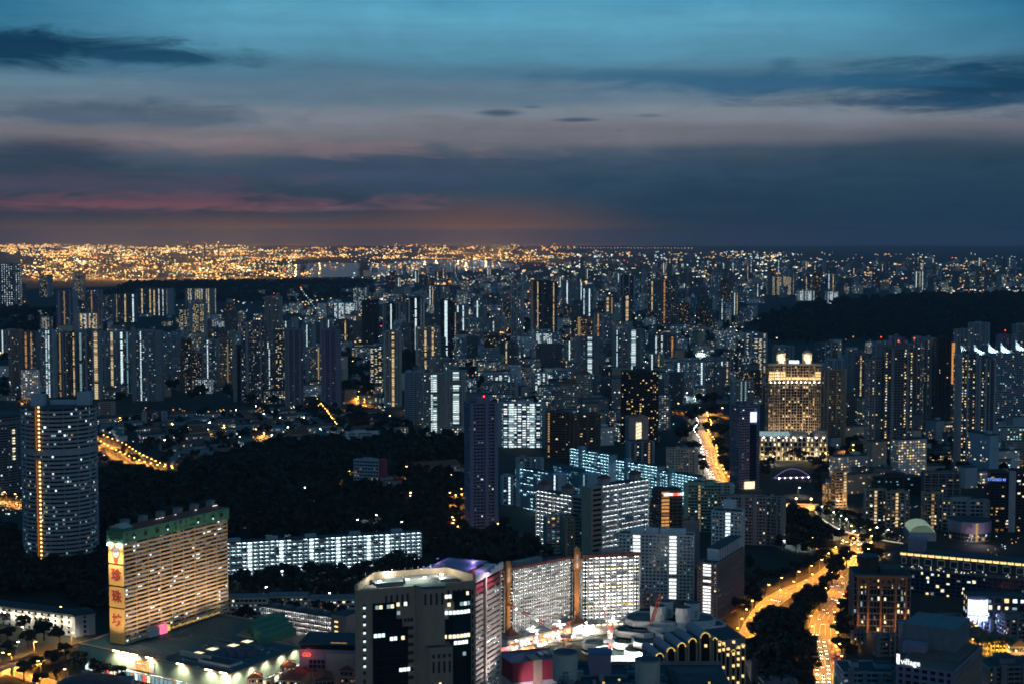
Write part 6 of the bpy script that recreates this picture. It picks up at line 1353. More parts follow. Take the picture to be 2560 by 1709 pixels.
bd(FT, 'flats end tower with a bright dotted strip on its tan wall by the river trees', 1914, 1966, 1244, 1366, ratio=0.9, yaw=-0.5, wall='tan', lit=0.14, blank=(1,), strips=((1, 0.6, 2.6, SW),), kit=1)
T, w, d, H = tower(HT, 'brown hotel tower with an orange-lit balcony column and a neon roof sign', 1630, 1704, 1224, 1425, ratio=0.8, yaw=0.25, wall='brown_wall', lit=0.05, pal=WARM, strips=((0, 0.28, 7, 'strip_orange'),), kit=1)
T.p('neon_sign').box((-w * 0.1, -d / 2 - 0.6, H - 2.2), (8, 0.5, 2.2), 'white_lit'); T.p('neon_sign#b').box((w * 0.2, -d / 2 - 0.6, H - 2.2), (8, 0.5, 2.2), 'red_lit'); T.p('neon_sign#c').box((w * 0.42, -d / 2 - 0.6, H - 2.2), (5, 0.5, 2.2), 'white_lit'); T.done()
bd(OT, 'small white office with lit ribbon windows at the hill foot', 1357, 1402, 1290, 1384, ratio=0.8, yaw=0.3, wall='white_paint', lit=0.45, pal=MIXP, band=0.55, pier=0, kit=2)
bd(OT, 'squat olive office with square windows and a lit middle floor', 1402, 1470, 1290, 1392, ratio=0.8, yaw=0.25, wall='beige_stone', gl='glass_teal', lit=0.14, pal=WARM, pier=1.2, band=0.5)
bd(OT, 'narrow tan slab beside the squat olive office', 1466, 1486, 1286, 1388, ratio=1.2, yaw=0.25, wall='tan', lit=0.02, blank=(0, 3))
bd(OT, 'narrow dark-red office with a grid of yellow windows', 1500, 1543, 1290, 1380, ratio=0.9, yaw=-0.2, wall='brown_wall', lit=0.5, pal=WARM, pier=1.0)
bd('mansard_block', 'low tiled-roof block among the white-lit slabs', 1556, 1630, 1282, 1350, ratio=0.7, yaw=0.3, wall='pink_paint', lit=0.2, pal=MIXP, kit=2)
bd(FT, 'pink tower with small red characters between two white flats', 1702, 1748, 1300, 1420, ratio=0.7, yaw=0.1, wall='pink_paint', lit=0.05, blank=(0,), kit=1)
bd(OT, 'dim low office behind the large white flats', 1636, 1706, 1290, 1400, ratio=0.6, yaw=0.2, wall='purple_grey', lit=0.08)
bd(OT, 'small low shop at the market end of the large white flats', 1590, 1640, 1480, 1520, ratio=0.6, yaw=0.2, wall='grey_paint', lit=0.25, kit=1)

# ------------------------------------------------------------------ twin-cupola hotel and its podium
def cupola_hotel():
    xl, xr, yt, yb = 1916, 2046, 912, 1130; loc, w, d, H = place(xl, xr, yt, yb, 0.4, 0.0)
    T = Thing('cupola_hotel', 'warm floodlit hotel tower with concave front and twin lit cupolas', 'hotel', loc, 0.0)
    n = 9; front = [(-w / 2 + w * i / n, -d / 2 + 5 * math.sin(math.pi * i / n)) for i in range(n + 1)]; poly = front + [(w / 2, d / 2), (-w / 2, d / 2)]
    nf = 30; block(T, poly, 0, H, nf, bay=3.0, wall='tan', lit=0.22, pal=(('warm', 4), ('warm_dim', 5), ('cream_lit', 2)), band=0.22, pier=0.6, dep=0.6, seed=5, gl='glass_brown')
    ml = T.p('lit_gallery', True); fh = H / nf
    for i in range(n):
        a, b = Vector(front[i]), Vector(front[i + 1]); 
        for f in ((25, 26, 27) if i < 3 or i > 7 else (25,)): ml.quad((a.x, a.y - 0.05, f * fh + 0.8), (b.x, b.y - 0.05, f * fh + 0.8), (b.x, b.y - 0.05, (f + 1) * fh - 0.2), (a.x, a.y - 0.05, (f + 1) * fh - 0.2), 'warm' if i != 1 else 'cream_lit')
    T.p('cornice').prism(inset(poly, -1.4), H + 0.2, H + 2.2, 'cream', 'roof_dark')
    for k, x in enumerate((-w * 0.24, w * 0.27)):
        cb = T.p('cupola#%d' % k); z = H + 2.2; cb.cyl((x, 0), 6.5, 6.5, z, z + 4, 'cream', 16)
        cb.cyl((x, 0), 3.6, 3.6, z + 4, z + 12, 'cream_lit', 12)
        for i in range(10): a = 6.283 * i / 10; T.p('cupola#%d/column' % k).cyl((x + 5.6 * math.cos(a), 5.6 * math.sin(a)), 0.5, 0.5, z + 4, z + 12, 'cream', 6)
        cb.cyl((x, 0), 6.6, 6.6, z + 12, z + 13.2, 'cream', 16); cb.cyl((x, 0), 5.6, 2.0, z + 13.2, z + 16.5, 'cream', 16); cb.cyl((x, 0), 0.5, 0.1, z + 16.5, z + 23, 'metal_grey', 6)
        point(T, (x, -10, z + 6), 9000, (1, 0.78, 0.45), 1.0); point(T, (x, -4.5, z + 5), 3000, (1, 0.78, 0.45), 1.0)
    T.p('roof_screen').zbox(-5, 7, -3, 3, H + 2.2, H + 6, 'cool')
    for i in range(12):
        x = -w / 2 + w * (i + 0.5) / 12; yv = -d / 2 + 5 * math.sin(math.pi * (i + 0.5) / 12); T.p('uplight', True).box((x, yv - 1.6, H - 21), (0.8, 0.8, 0.6), 'flood')
        if i % 2 == 0: spot(T, (x, yv - 4, H - 22), (x, yv, H), 9000, (1, 0.74, 0.42), 90)
        if i % 3 == 0: spot(T, (x, yv - 14, 16), (x, yv, H * 0.4), 22000, (1, 0.80, 0.55), 80)
    T.done()
    bd(HT, 'plain side wing of the cupola hotel in shadow', 2046, 2116, 925, 1112, ratio=0.5, yaw=-0.25, wall='tan', lit=0.13, pal=MIXP, bay=3, kit=1)
    T, w, d, H = tower('hotel_podium', 'cream colonnaded podium of the cupola hotel by the river', 1896, 2066, 1090, 1152, ratio=0.3, yaw=-0.06, wall='cream', lit=0.5, pal=(('cream_lit', 3), ('warm', 3)), bay=5, pier=1.4, band=0.2, fh=6, kit=0)
    for i in range(9): 
        x = -w / 2 + w * (i + 0.5) / 9; T.p('cornice_lamp', True).box((x, -d / 2 - 0.8, H + 0.2), (1.2, 0.6, 0.6), 'flood'); point(T, (x, -d / 2 - 6, 7), 1900, (1, 0.74, 0.40))
    T.p('glass_roof').zbox(-w * 0.5, -w * 0.05, -d * 0.3, d * 0.4, H + 1.3, H + 5, 'cool_dim'); T.p('attic').zbox(-w * 0.02, w * 0.2, -d * 0.5 - 0.2, d * 0.3, H + 1.3, H + 6, 'cream'); T.p('attic#b').zbox(w * 0.3, w * 0.5, -d * 0.5 - 0.2, d * 0.3, H + 1.3, H + 7, 'cream'); T.done()
cupola_hotel()
# ------------------------------------------------------------------ condominium towers behind the river
CONDO = dict(wall='dark_concrete', pal=(('warm', 4), ('cream_lit', 3), ('warm_dim', 4), ('cool', 1)), bay=3.6, band=0.42, pier=0.7, fh=3.2, colw=0.4)
bd(FT, 'grey condominium tower with twin pale shafts, left of the yellow-windowed tower', 2162, 2212, 900, 1172, ratio=0.7, yaw=0.15, lit=0.16, **{**CONDO, 'wall': 'grey_paint'})
bd(FT, 'dark condominium tower thick with yellow windows', 2206, 2278, 872, 1178, ratio=0.5, yaw=-0.1, lit=0.34, beacon=True, **CONDO)
bd(FT, 'dark condominium tower with fewer lit windows behind the pale shafts', 2120, 2168, 888, 1060, ratio=0.6, yaw=0.1, lit=0.14, strips=((0, 0.55, 2, SY),), **CONDO)
bd(FT, 'slim tower with a bright column of living rooms', 2302, 2338, 850, 1090, ratio=0.7, yaw=0.1, lit=0.26, **{**CONDO, 'wall': 'grey_paint'})
bd(FT, 'black glass tower without lights between the condominiums', 2334, 2372, 846, 1098, ratio=0.7, yaw=0.05, lit=0.02, **{**CONDO, 'wall': 'near_black', 'gl': 'glass_blue'})
bd(FT, 'mauve condominium tower rising behind the slim lit column', 2262, 2304, 862, 1080, ratio=0.6, yaw=-0.1, lit=0.14, beacon=True, **{**CONDO, 'wall': 'purple_grey'})
bd(FT, 'big dark twin-shaft condominium before the teal sail-topped towers', 2384, 2438, 884, 1180, ratio=0.7, yaw=0.12, lit=0.26, **CONDO)
bd(FT, 'dark right shaft of the big twin condominium', 2434, 2482, 900, 1180, ratio=0.7, yaw=0.12, lit=0.2, **CONDO)
T, w, d, H = tower(FT, 'narrow orange-lit lift shaft between the black tower and the big condominium', 2374, 2386, 856, 1010, ratio=1.0, yaw=0, wall='tan', lit=0.0, blank=(0, 1, 2, 3), kit=0)
for k in range(40): T.p('lit_landing', True).box((0, -d / 2 - 0.3, 6 + k * H / 42), (w * 0.6, 0.5, H / 90), 'orange_lit')
T.done()
def sail_tower(label, xl, xr, yt, yb):
    T, w, d, H = tower('sail_topped_tower', label, xl, xr, yt, yb, ratio=0.6, yaw=0.05, wall='pale_blue', gl='glass_teal', lit=0.2, pal=MIXP, bay=3.4, kit=0, fh=3.2, band=0.4, pier=0.5)
    n = 8
    for k in (0, 1):
        x0, x1 = -w / 2 + k * w / 2 + 0.5, -w / 2 + (k + 1) * w / 2 - 0.5; s_ = T.p('sail#%d' % k); vs = []
        for i in range(n + 1):
            t = i / n; x = x0 + (x1 - x0) * t; top = H + 3 + 13 * (1 - t) ** 1.6; y = -d * 0.2 + d * 0.25 * math.sin(math.pi * t); vs += [(x, y, H + 0.3), (x, y, top)]
        s_.add(vs, [(2 * i, 2 * i + 2, 2 * i + 3, 2 * i + 1) for i in range(n)], 'white_paint'); s_.add([(x, y + 0.5, z) for x, y, z in vs], [(2 * i + 1, 2 * i + 3, 2 * i + 2, 2 * i) for i in range(n)], 'white_paint')
        T.p('sail_lamp#%d' % k).box(((x0 + x1) / 2, -d * 0.36, H + 0.9), (3, 0.6, 0.5), 'lamp_teal'); spot(T, ((x0 + x1) / 2, -d * 0.42, H + 1.5), ((x0 + x1) / 2, 0, H + 9), 13000, (0.6, 0.9, 1.0), 120)
    T.done()
sail_tower('teal-lit sail-topped tower directly behind the big dark condominium', 2394, 2462, 886, 1078); sail_tower('teal-lit sail-topped tower second from the right edge', 2462, 2528, 882, 1072); sail_tower('teal-lit sail-topped tower cut by the right edge', 2530, 2600, 876, 1066)
for i, (xl, xr, yt, yb, lab) in enumerate([(2384, 2422, 824, 960, 'grey flats tower behind the leftmost sail roof'), (2420, 2470, 808, 950, 'tall grey flats tower rising above the sail roofs'), (2490, 2532, 838, 960, 'pink-grey flats tower with red beacons above the sail roofs'), (2530, 2580, 812, 940, 'dark tower with blue rooftop lights at the right edge'), (2180, 2222, 856, 1000, 'dim tower behind the grey condominium'), (2222, 2262, 845, 990, 'dim tower with a lit crown room behind the yellow windows'), (2280, 2320, 845, 985, 'pale dim tower behind the slim lit column'), (2060, 2110, 900, 1010, 'dark block of flats behind the side wing of the cupola hotel'), (2110, 2150, 880, 1000, 'dim flats tower right of the cupola hotel wing')]):
    bd(FT, lab, xl, xr, yt, yb, ratio=0.6, yaw=0.1 * (-1) ** i, wall=('grey_paint', 'pale_blue', 'purple_grey')[i % 3], lit=0.1, pal=WARM, beacon=(i in (2, 4)))
bd('site_building', 'floodlit half-built block behind the big condominium at the right', 2480, 2600, 1068, 1130, ratio=0.4, yaw=0, wall='white_paint', lit=0.5, pal=(('cool', 3), ('green_lit', 1), ('cream_lit', 1)), kit=0, pier=0.8)
bd('bank_block', 'grey low block with a round silver stair tower at the right edge', 2508, 2600, 1104, 1165, ratio=0.5, yaw=-0.1, wall='grey_paint', lit=0.05, band=0.6, kit=1)
bd('billboard_block', 'small block with a pale lit billboard below the black tower', 2270, 2304, 1036, 1086, ratio=0.6, yaw=0, wall='cream', lit=0.8, pal=(('cream_lit', 2), ('cool_dim', 2)), kit=0)
# ------------------------------------------------------------------ river bridges
def arch_bridge():
    a, b = G(1938, 1193, 3.5), G(2026, 1190, 3.5); o, yaw, L = frame2(a, b); T = Thing('arch_bridge', 'footbridge with a violet-lit arch over the river', 'bridge', (o.x, o.y, 0), yaw)
    T.p('deck').zbox(-4, L + 4, -2.5, 2.5, 3, 3.6, 'concrete'); n = 20
    T.p('edge_light').zbox(-2, L + 2, -2.62, -2.5, 3.0, 3.7, 'purple_lit')
    for i in range(n):
        t0, t1 = i / n, (i + 1) / n; z = lambda t: 3.6 + 9.5 * math.sin(math.pi * t); T.p('arch').bar((L * t0, 2.0, z(t0)), (L * t1, 2.0, z(t1)), 0.7, 'white_paint'); T.p('arch_light').bar((L * t0, 1.6, z(t0)), (L * t1, 1.6, z(t1)), 0.22, 'purple_lit')
        if i: T.p('hanger', True).bar((L * t0, 2.0, 3.6), (L * t0, 2.0, z(t0)), 0.14, 'metal_grey')
    for i in range(6): T.p('deck_lamp', True).box((L * (i + 0.5) / 6, -2.8, 3.2), (0.8, 0.5, 0.6), 'flood')
    T.done()
arch_bridge()
def road_bridge():
    a, b = G(1946, 1262, 4.0), G(2036, 1264, 4.0); o, yaw, L = frame2(a, b); T = Thing('road_bridge', 'orange-lit stone road bridge across the river', 'bridge', (o.x, o.y, 0), yaw)
    T.p('deck').zbox(-5, L + 5, -6, 6, 3.2, 4, 'concrete'); T.p('side_wall').zbox(-5, L + 5, -6.4, -6.02, 0.6, 5.2, 'tan'); T.p('side_wall#b').zbox(-5, L + 5, 6.02, 6.4, 2.6, 5.2, 'tan')
    for k in range(4): T.p('pier#%d' % k).zbox(L * (k + 0.5) / 4 - 1, L * (k + 0.5) / 4 + 1, -5.5, 5.5, -1, 3.2, 'concrete')
    for k, x in enumerate((3, L - 3, L / 2)):
        T.p('lamp_post#%d' % k).bar((x, 5.6, 4), (x, 5.6, 10), 0.25, 'metal_grey'); T.p('lamp_globe#%d' % k).cyl((x, 5.6), 0.7, 0.7, 10, 11, 'lamp_warm', 8); point(T, (x, -11, 6), 9000, (1, 0.52, 0.14)); point(T, (x, 0, 10), 5000, (1, 0.52, 0.14))
    T.done()
road_bridge()
# ------------------------------------------------------------------ right-hand riverside
T, w, d, H = tower(HT, 'narrow tan tower with a column of lit balconies beside the river', 2080, 2116, 1178, 1268, ratio=0.8, yaw=0.25, wall='tan', lit=0.2, pal=WARM, strips=((0, 0.82, 3, SY),), kit=1); point(T, (0, -d / 2 - 8, 6), 8000, (1, .62, .25)); T.done()
bd('restaurant_block', 'glowing terraced restaurant left of the narrow tan tower', 2058, 2084, 1212, 1262, ratio=0.8, yaw=0.1, wall='tan', lit=0.9, pal=(('orange_lit', 2), ('cream_lit', 2), ('warm', 2)), band=0.3, kit=0)
LOWC = dict(wall='tan', lit=0.3, pal=WARM, bay=4.5, band=0.35, pier=0.6, fh=3.4)
bd('low_condominium', 'tan low condominium with a lit stair column, left of its twin', 2160, 2216, 1224, 1312, ratio=0.4, yaw=-0.1, strips=((0, 0.5, 2.5, SY),), **LOWC)
bd('low_condominium', 'tan low condominium with a lit stair column, right of its twin', 2214, 2272, 1230, 1318, ratio=0.4, yaw=-0.05, strips=((0, 0.45, 2.5, SY),), **LOWC)
bd('low_condominium', 'tan stepped condominium behind the glass barrel roof', 2304, 2356, 1232, 1322, ratio=0.5, yaw=-0.1, strips=((0, 0.5, 2.5, 'warm_dim'),), **LOWC)
bd('low_condominium', 'grey zigzag balcony condominium behind the round mauve hall', 2354, 2472, 1250, 1330, ratio=0.3, yaw=-0.15, **{**LOWC, 'wall': 'grey_paint', 'lit': 0.2})
T, w, d, H = tower(HT, 'black hotel slab with a blue neon name at the right edge', 2470, 2590, 1180, 1330, ratio=0.3, yaw=-0.12, wall='near_black', lit=0.22, pal=WARM, bay=5, band=0.35, kit=1)
T.p('end_wall').zbox(-w * 0.1, w * 0.04, -d / 2 - 0.6, d / 2, 0, H + 2, 'grey_paint')
put_text(T, 'STUDIO M', 3.6, 0.1, 'blue_lit', (-w * 0.36, -d / 2 - 1.0, H - 6), 0.0, 'sign_lettering', 0.08); T.done()
bd('mall_block', 'dark mall roof with a row of cold white floodlights', 2180, 2300, 1190, 1236, ratio=0.4, yaw=-0.05, wall='near_black', gl='glass_teal', lit=0.15, pal=(('teal_lit', 3), ('cool_dim', 1)), kit=1)
loose_lamps('cold floodlight on the dark mall roof edge', 'mall roof floodlights', [(2204, 1232), (2226, 1233), (2246, 1233), (2266, 1234), (2288, 1235)], 'teal', 9000)
T, w, d, H = tower('frame_block', 'dark block behind an open concrete grid frame', 2306, 2396, 1180, 1245, ratio=0.4, yaw=-0.05, wall='dark_concrete', lit=0.08, pal=WARM, kit=0, bay=6)
for k in range(6): T.p('open_frame', True).zbox(-w / 2 + k * w / 5 - 0.4, -w / 2 + k * w / 5 + 0.4, -d / 2 - 3, -d / 2 - 2, 0, H + 2, 'concrete')
for k in range(4): T.p('open_frame', True).zbox(-w / 2, w / 2, -d / 2 - 3.02, -d / 2 - 1.98, H * 0.4 + k * H * 0.2, H * 0.4 + k * H * 0.2 + 0.7, 'concrete')
T.done()
def barrel_hall():
    loc, w, d, H = place(2262, 2338, 1290, 1352, 1.4, -0.1); T = Thing('glass_barrel_hall', 'greenish lit glass barrel roof between the low condominiums', 'building', loc, -0.1)
    T.p('wall').zbox(-w / 2, w / 2, -d / 2, d / 2, 0, 8, 'grey_paint'); n = 10; r = w / 2 * 0.9; g = T.p('glass_roof'); rb = T.p('roof_rib', True)
    for j in range(8):
        y0, y1 = -d / 2 + j * d / 8, -d / 2 + (j + 1) * d / 8 - 0.4
        for i in range(n):
            a0, a1 = math.pi * i / n, math.pi * (i + 1) / n; g.quad((r * math.cos(a0), y0, 8 + r * 0.6 * math.sin(a0)), (r * math.cos(a0), y1, 8 + r * 0.6 * math.sin(a0)), (r * math.cos(a1), y1, 8 + r * 0.6 * math.sin(a1)), (r * math.cos(a1), y0, 8 + r * 0.6 * math.sin(a1)), 'barrel_glow')
            rb.bar((r * math.cos(a0), y1 + 0.2, 8 + r * 0.6 * math.sin(a0)), (r * math.cos(a1), y1 + 0.2, 8 + r * 0.6 * math.sin(a1)), 0.35, 'white_paint')
    T.done()
emat('barrel_glow', (0.62, 0.86, 0.62), 0.42); barrel_hall()
def round_hall():
    loc, w, d, H = place(2372, 2478, 1296, 1352, 0.7, 0.0); T = Thing('round_hall', 'mauve curved hall with a lit slot and square windows', 'building', loc, 0); r = w / 2; n = 28
    T.p('wall').cyl((0, 0), r, r, H * 0.45, H, 'purple_grey', n, 'roof_dark'); T.p('lower_wall').cyl((0, 0), r - 0.6, r - 0.6, 0, H * 0.45, 'dark_concrete', n); wn = MB(); wn.zbox(-1.6, 1.6, -0.2, 0, 0, 2.6, 'near_black'); wm = wn.mesh('window'); wl = MB(); wl.zbox(-1.6, 1.6, -0.2, 0, 0, 2.6, 'warm_dim'); wlm = wl.mesh('window')
    for k in range(15):
        a = -math.pi / 2 + (k - 7) * 0.2
        for f in range(2): T.piece('window', wlm if (k * 7 + f * 3) % 9 == 0 else wm, ((r - 0.5) * math.cos(a), (r - 0.5) * math.sin(a), 1.5 + f * 3.6), a + math.pi / 2)
    T.p('lit_slot').box((1, -r - 0.1, H * 0.5), (2.2, 0.5, H * 0.9), 'warm_dim'); point(T, (0, -r - 14, 6), 6000, (1, 0.72, 0.8)); T.done()
round_hall()
def long_hotel():
    a, b = G(2236, 1478), G(2600, 1516); o, yaw, L = frame2(a, b); zt = ZAT(1385, a.y, 2260); T = Thing('riverside_hotel', 'long dark blue hotel with lit attic windows and framed dormers', 'hotel', (o.x, o.y, 0), yaw)
    nf = 9; fh = zt / nf
    block(T, rect(L, 22, L / 2, 11), 0, zt * 0.62, 6, bay=4, wall='blue_grid', gl='glass_blue', lit=0.3, pal=(('cream_lit', 3), ('warm', 3), ('cool', 2), ('curtain', 3)), band=0.14, pier=0.35, seed=15, roof='roof_dark', kit=0) if False else block(T, rect(L, 22, L / 2, 11), 0, zt * 0.62, 6, bay=4, wall='blue_grid', gl='glass_blue', lit=0.3, pal=(('cream_lit', 3), ('warm', 3), ('cool', 2), ('curtain', 3)), band=0.14, pier=0.35, seed=15)
    T.p('upper_wall').zbox(0, L, 16, 34, zt * 0.55, zt - 3.2, 'near_black'); dm = MB(); dm.zbox(-2, 2, -0.5, 0, 0, 5.6, 'white_paint'); dm.zbox(-1.4, 1.4, -0.6, -0.5, 0.6, 5.0, 'glass_dark'); dmm = dm.mesh('dormer')
    for k in range(22): T.piece('dormer', dmm, (5 + k * L / 22 + (1.5 if k % 2 else -1.5), 15.9, zt * 0.62 + 1.5))
    T.p('attic_glow', True)
    at_ = MB(); at_.zbox(0, L / 20 - 0.8, 0, 0.2, 0, 2.0, 'warm'); atm = at_.mesh('attic_window')
    for k in range(20): T.piece('attic_window', atm, (k * L / 20 + 0.4, 16.2, zt - 3.0))
    T.p('roof').zbox(-0.5, L + 0.5, 15, 35, zt - 0.9, zt, 'roof_dark'); T.p('roof_house').zbox(6, 18, 18, 30, zt, zt + 10, 'purple_grey')
    tl = T.p('terrace_lamp', True); rng = random.Random(4)
    for k in range(40): tl.box((rng.uniform(3, L - 3), rng.uniform(2, 14), zt * 0.62 + 1.2), (0.6, 0.6, 0.6), rng.choice(['cool', 'teal_lit', 'cream_lit', 'cream_lit']))
    T.done()
pmat('blue_grid', (0.05, 0.10, 0.16), 0.5, 0.1); long_hotel()
def frame_office():
    loc, w, d, H = place(2128, 2268, 1430, 1580, 0.75, 0.0); T = Thing('frame_office', 'dark office with rust-coloured piers and lit curtain wall', 'building', loc, -0.1)
    block(T, rect(w, d), 0, H, 9, bay=2.4, wall='dark_concrete', gl='glass_dark', lit=0.3, pal=(('cool_dim', 3), ('cream_lit', 3), ('warm', 2), ('curtain', 4)), band=0.16, pier=0.2, seed=3)
    pr = MB(); pr.zbox(-0.6, 0.6, -1.2, 0.2, 0, H, 'rust_frame'); prm = pr.mesh('pier')
    for t in (-0.42, -0.24, -0.02, 0.24, 0.42): T.piece('pier', prm, (w * t, -d / 2, 0))
    T.p('beam').zbox(-w * 0.45, w * 0.45, -d / 2 - 1.3, -d / 2, H - 6.5, H - 5.6, 'rust_frame'); T.p('beam#b').zbox(-w * 0.45, w * 0.45, -d / 2 - 1.3, -d / 2, H - 0.6, H + 0.6, 'rust_frame')
    pn = MB(); pn.zbox(-2.2, 2.2, -0.6, 0, 0, 4.2, 'rust_frame'); pn.cyl((0, -0.3), 0.1, 0.1, 0, 0.1, 'rust_frame', 5); pn.add([(1.5 * math.cos(6.283 * i / 12), -0.68, 2.1 + 1.5 * math.sin(6.283 * i / 12)) for i in range(12)], [tuple(range(12))], 'near_black'); pnm = pn.mesh('roundel_panel')
    for t in (-0.33, -0.14, 0.0, 0.12, 0.33): T.piece('roundel_panel', pnm, (w * t, -d / 2 - 0.3, H - 5.3))
    T.p('roof_house').zbox(-w * 0.35, -w * 0.05, -d * 0.1, d * 0.35, H + 0.3, H + 9, 'near_black'); T.p('roof_house').cyl((w * -0.2, d * 0.1), w * 0.2, w * 0.2, H + 9, H + 12, 'near_black', 20); T.p('roof_house#b').zbox(0, w * 0.4, -d * 0.2, d * 0.35, H + 0.3, H + 4, 'roof_dark')
    for t in (-0.3, 0.1, 0.4): point(T, (w * t, -d / 2 - 9, 5), 2200, (1, 0.55, 0.28))
    T.done()
frame_office()
def screen_mall():
    loc, w, d, H = place(2416, 2560, 1486, 1580, 0.5, 0.0); T = Thing('screen_mall', 'dark mall with a curved blue-white video screen on its corner', 'building', loc, -0.08)
    block(T, rect(w, d), 0, H, 5, bay=6, wall='near_black', lit=0.75, pal=(('cream_lit', 3), ('cool', 3), ('warm', 2), ('cool_dim', 2)), band=0.3, pier=1.2, seed=12); n = 8; r = 7.0
    sc = T.p('video_screen'); cx, cy = -w / 2 + 6, -d / 2 - 1
    for i in range(n): a0, a1 = math.pi * (1.05 + 0.9 * i / n), math.pi * (1.05 + 0.9 * (i + 1) / n); sc.quad((cx + r * math.cos(a0), cy + 0.5 * r * math.sin(a0), H * 0.35), (cx + r * math.cos(a1), cy + 0.5 * r * math.sin(a1), H * 0.35), (cx + r * math.cos(a1), cy + 0.5 * r * math.sin(a1), H * 0.98), (cx + r * math.cos(a0), cy + 0.5 * r * math.sin(a0), H * 0.98), 'screen_blue')
    fr_ = T.p('screen_frame')
    for z in (H * 0.33, H * 0.52, H): 
        for i in range(n): a0, a1 = math.pi * (1.05 + 0.9 * i / n), math.pi * (1.05 + 0.9 * (i + 1) / n); fr_.bar((cx + r * 1.03 * math.cos(a0), cy + 0.52 * r * math.sin(a0), z), (cx + r * 1.03 * math.cos(a1), cy + 0.52 * r * math.sin(a1), z), 0.5, 'purple_grey')
    point(T, (cx, cy - 10, H * 0.5), 14000, (0.25, 0.4, 1.0)); T.done()
screen_mall()
def village_hotel():
    H = 46.0; a, b = G(2240, 1664, H), G(2384, 1684, H); o, yaw, L = frame2(a, b); T = Thing('corner_hotel', 'dark-roofed hotel with pale gridded front and a white rooftop name sign', 'hotel', (o.x, o.y, 0), yaw)
    block(T, rect(L, 64, L / 2, 32), 0, H, 13, bay=4.6, wall='purple_grey', lit=0.05, pal=WARM, band=0.42, pier=1.6, seed=2, roof='brown_wall', dep=0.8)
    T.p('sign_mark').zbox(0.3, 2.0, -0.4, 0, H + 1.5, H + 7, 'white_lit'); put_text(T, 'village', 4.4, 0.1, 'white_lit', (8.0, -0.4, H + 3.2), 0, 'sign_lettering', 0.06)
    T.p('upper_block').zbox(-8, 22, 40, 72, 0, H + 14, 'dark_concrete'); T.p('upper_block#b').zbox(-5, 8, 30, 36, H, H + 6, 'purple_grey'); T.p('roof_slab').zbox(2, L - 2, 22, 60, H + 0.35, H + 1.2, 'brown_wall')
    ln = T.p('side_lattice', True)
    for k in range(26): y = 1 + k * 2.4; ln.bar((L + 0.5, y, 2), (L + 0.5, y + 3.2, H), 0.2, 'tan'); ln.bar((L + 0.6, y + 3.2, 2), (L + 0.6, y, H), 0.2, 'tan')
    T.done()
village_hotel()
bd('teal_roof_building', 'teal-lit low roof at the bottom edge left of the corner hotel', 2096, 2236, 1668, 1800, ratio=0.8, yaw=0.0, wall='pale_blue', lit=0.1, kit=2)
loose_lamps('cold lamp on the teal-lit low roof', 'teal roof lamps', [(2170, 1745), (2210, 1748)], 'teal', 3000)
bd('low_dark_block', 'low black block between the corner hotel and the frame office', 2250, 2380, 1560, 1640, ratio=0.6, yaw=0.05, wall='dark_concrete', lit=0.06, pal=WARM, kit=3)
T, w, d, H = tower('signboard_block', 'small dark block with a bright white sign panel', 2340, 2404, 1540, 1600, ratio=0.6, yaw=0.0, wall='dark_concrete', lit=0.1, kit=0); T.p('sign_panel').box((w * 0.3, -d / 2 - 0.5, H - 3), (6, 0.4, 4), 'white_lit'); T.done()
def temple(label, xl, xr, yt, yb, m='yellow_paint'):
    T, w, d, H = tower('gabled_house', label, xl, xr, yt, yb, ratio=0.9, yaw=0.0, wall=m, lit=0.3, pal=WARM, kit=0, fh=3.6, bay=3)
    T.p('tiled_roof').gable([(w / 2 + 1, -d / 2 - 1), (w / 2 + 1, d / 2 + 1), (-w / 2 - 1, d / 2 + 1), (-w / 2 - 1, -d / 2 - 1)], H + 1.3, H + 6, 'brown_wall'); point(T, (0, -d / 2 - 6, 5), 3500, (1, 0.7, 0.2)); T.done()
temple('yellow-lit gabled house behind the palms, left one', 2432, 2476, 1590, 1636); temple('yellow-lit gabled house behind the palms, right one', 2474, 2514, 1600, 1638); temple('orange-lit small house at the right edge beyond the palms', 2524, 2566, 1614, 1652, 'pink_paint')
for xl, xr, yt, yb, lab in ((2436, 2600, 1656, 1730, 'low dark building right of the lamplit street'), (2430, 2480, 1552, 1586, 'dim gabled house below the video screen'), (2500, 2600, 1540, 1600, 'dark block at the right edge above the yellow houses'), (2130, 2166, 1580, 1612, 'dark round pavilion with lit garden below the frame office'), (2186, 2236, 1590, 1640, 'small low house between highway trees and the corner hotel'), (1870, 1960, 1645, 1700, 'low white-walled terminal roof by the highway'), (1900, 1990, 1700, 1760, 'low dark roof at the bottom beside the highway')): bd('low_building', lab, xl, xr, yt, yb, ratio=0.6, yaw=0.1, wall='dark_concrete', lit=0.12, pal=WARM, kit=2)
grove('palm tree beside the lamplit street by the yellow houses', 'palms by the yellow houses', [(2436, 1640), (2446, 1644), (2462, 1640), (2474, 1642), (2488, 1640), (2504, 1642), (2520, 1644), (2430, 1618), (2415, 1612), (2434, 1690), (2426, 1716)], 1.1, 5, PALM, 'palm_tree')
grove('dark rain tree in the clump left of the jammed highway', 'trees left of the jammed highway', [(1890, 1620, 1.3), (1915, 1600, 1.4), (1940, 1590, 1.4), (1965, 1600, 1.3), (1990, 1604, 1.3), (1920, 1640, 1.4), (1950, 1630, 1.5), (1985, 1640, 1.4), (2012, 1630, 1.2), (1935, 1670, 1.5), (1970, 1672, 1.5), (2005, 1668, 1.4), (2026, 1660), (1900, 1660, 1.4), (1930, 1705, 1.4), (1965, 1708, 1.5), (2000, 1704, 1.4), (2030, 1694, 1.1), (1950, 1740, 1.4), (2010, 1740, 1.2), (1880, 1690, 1.3), (1975, 1570, 1.2), (2005, 1575, 1.2)], 1.0, 6)
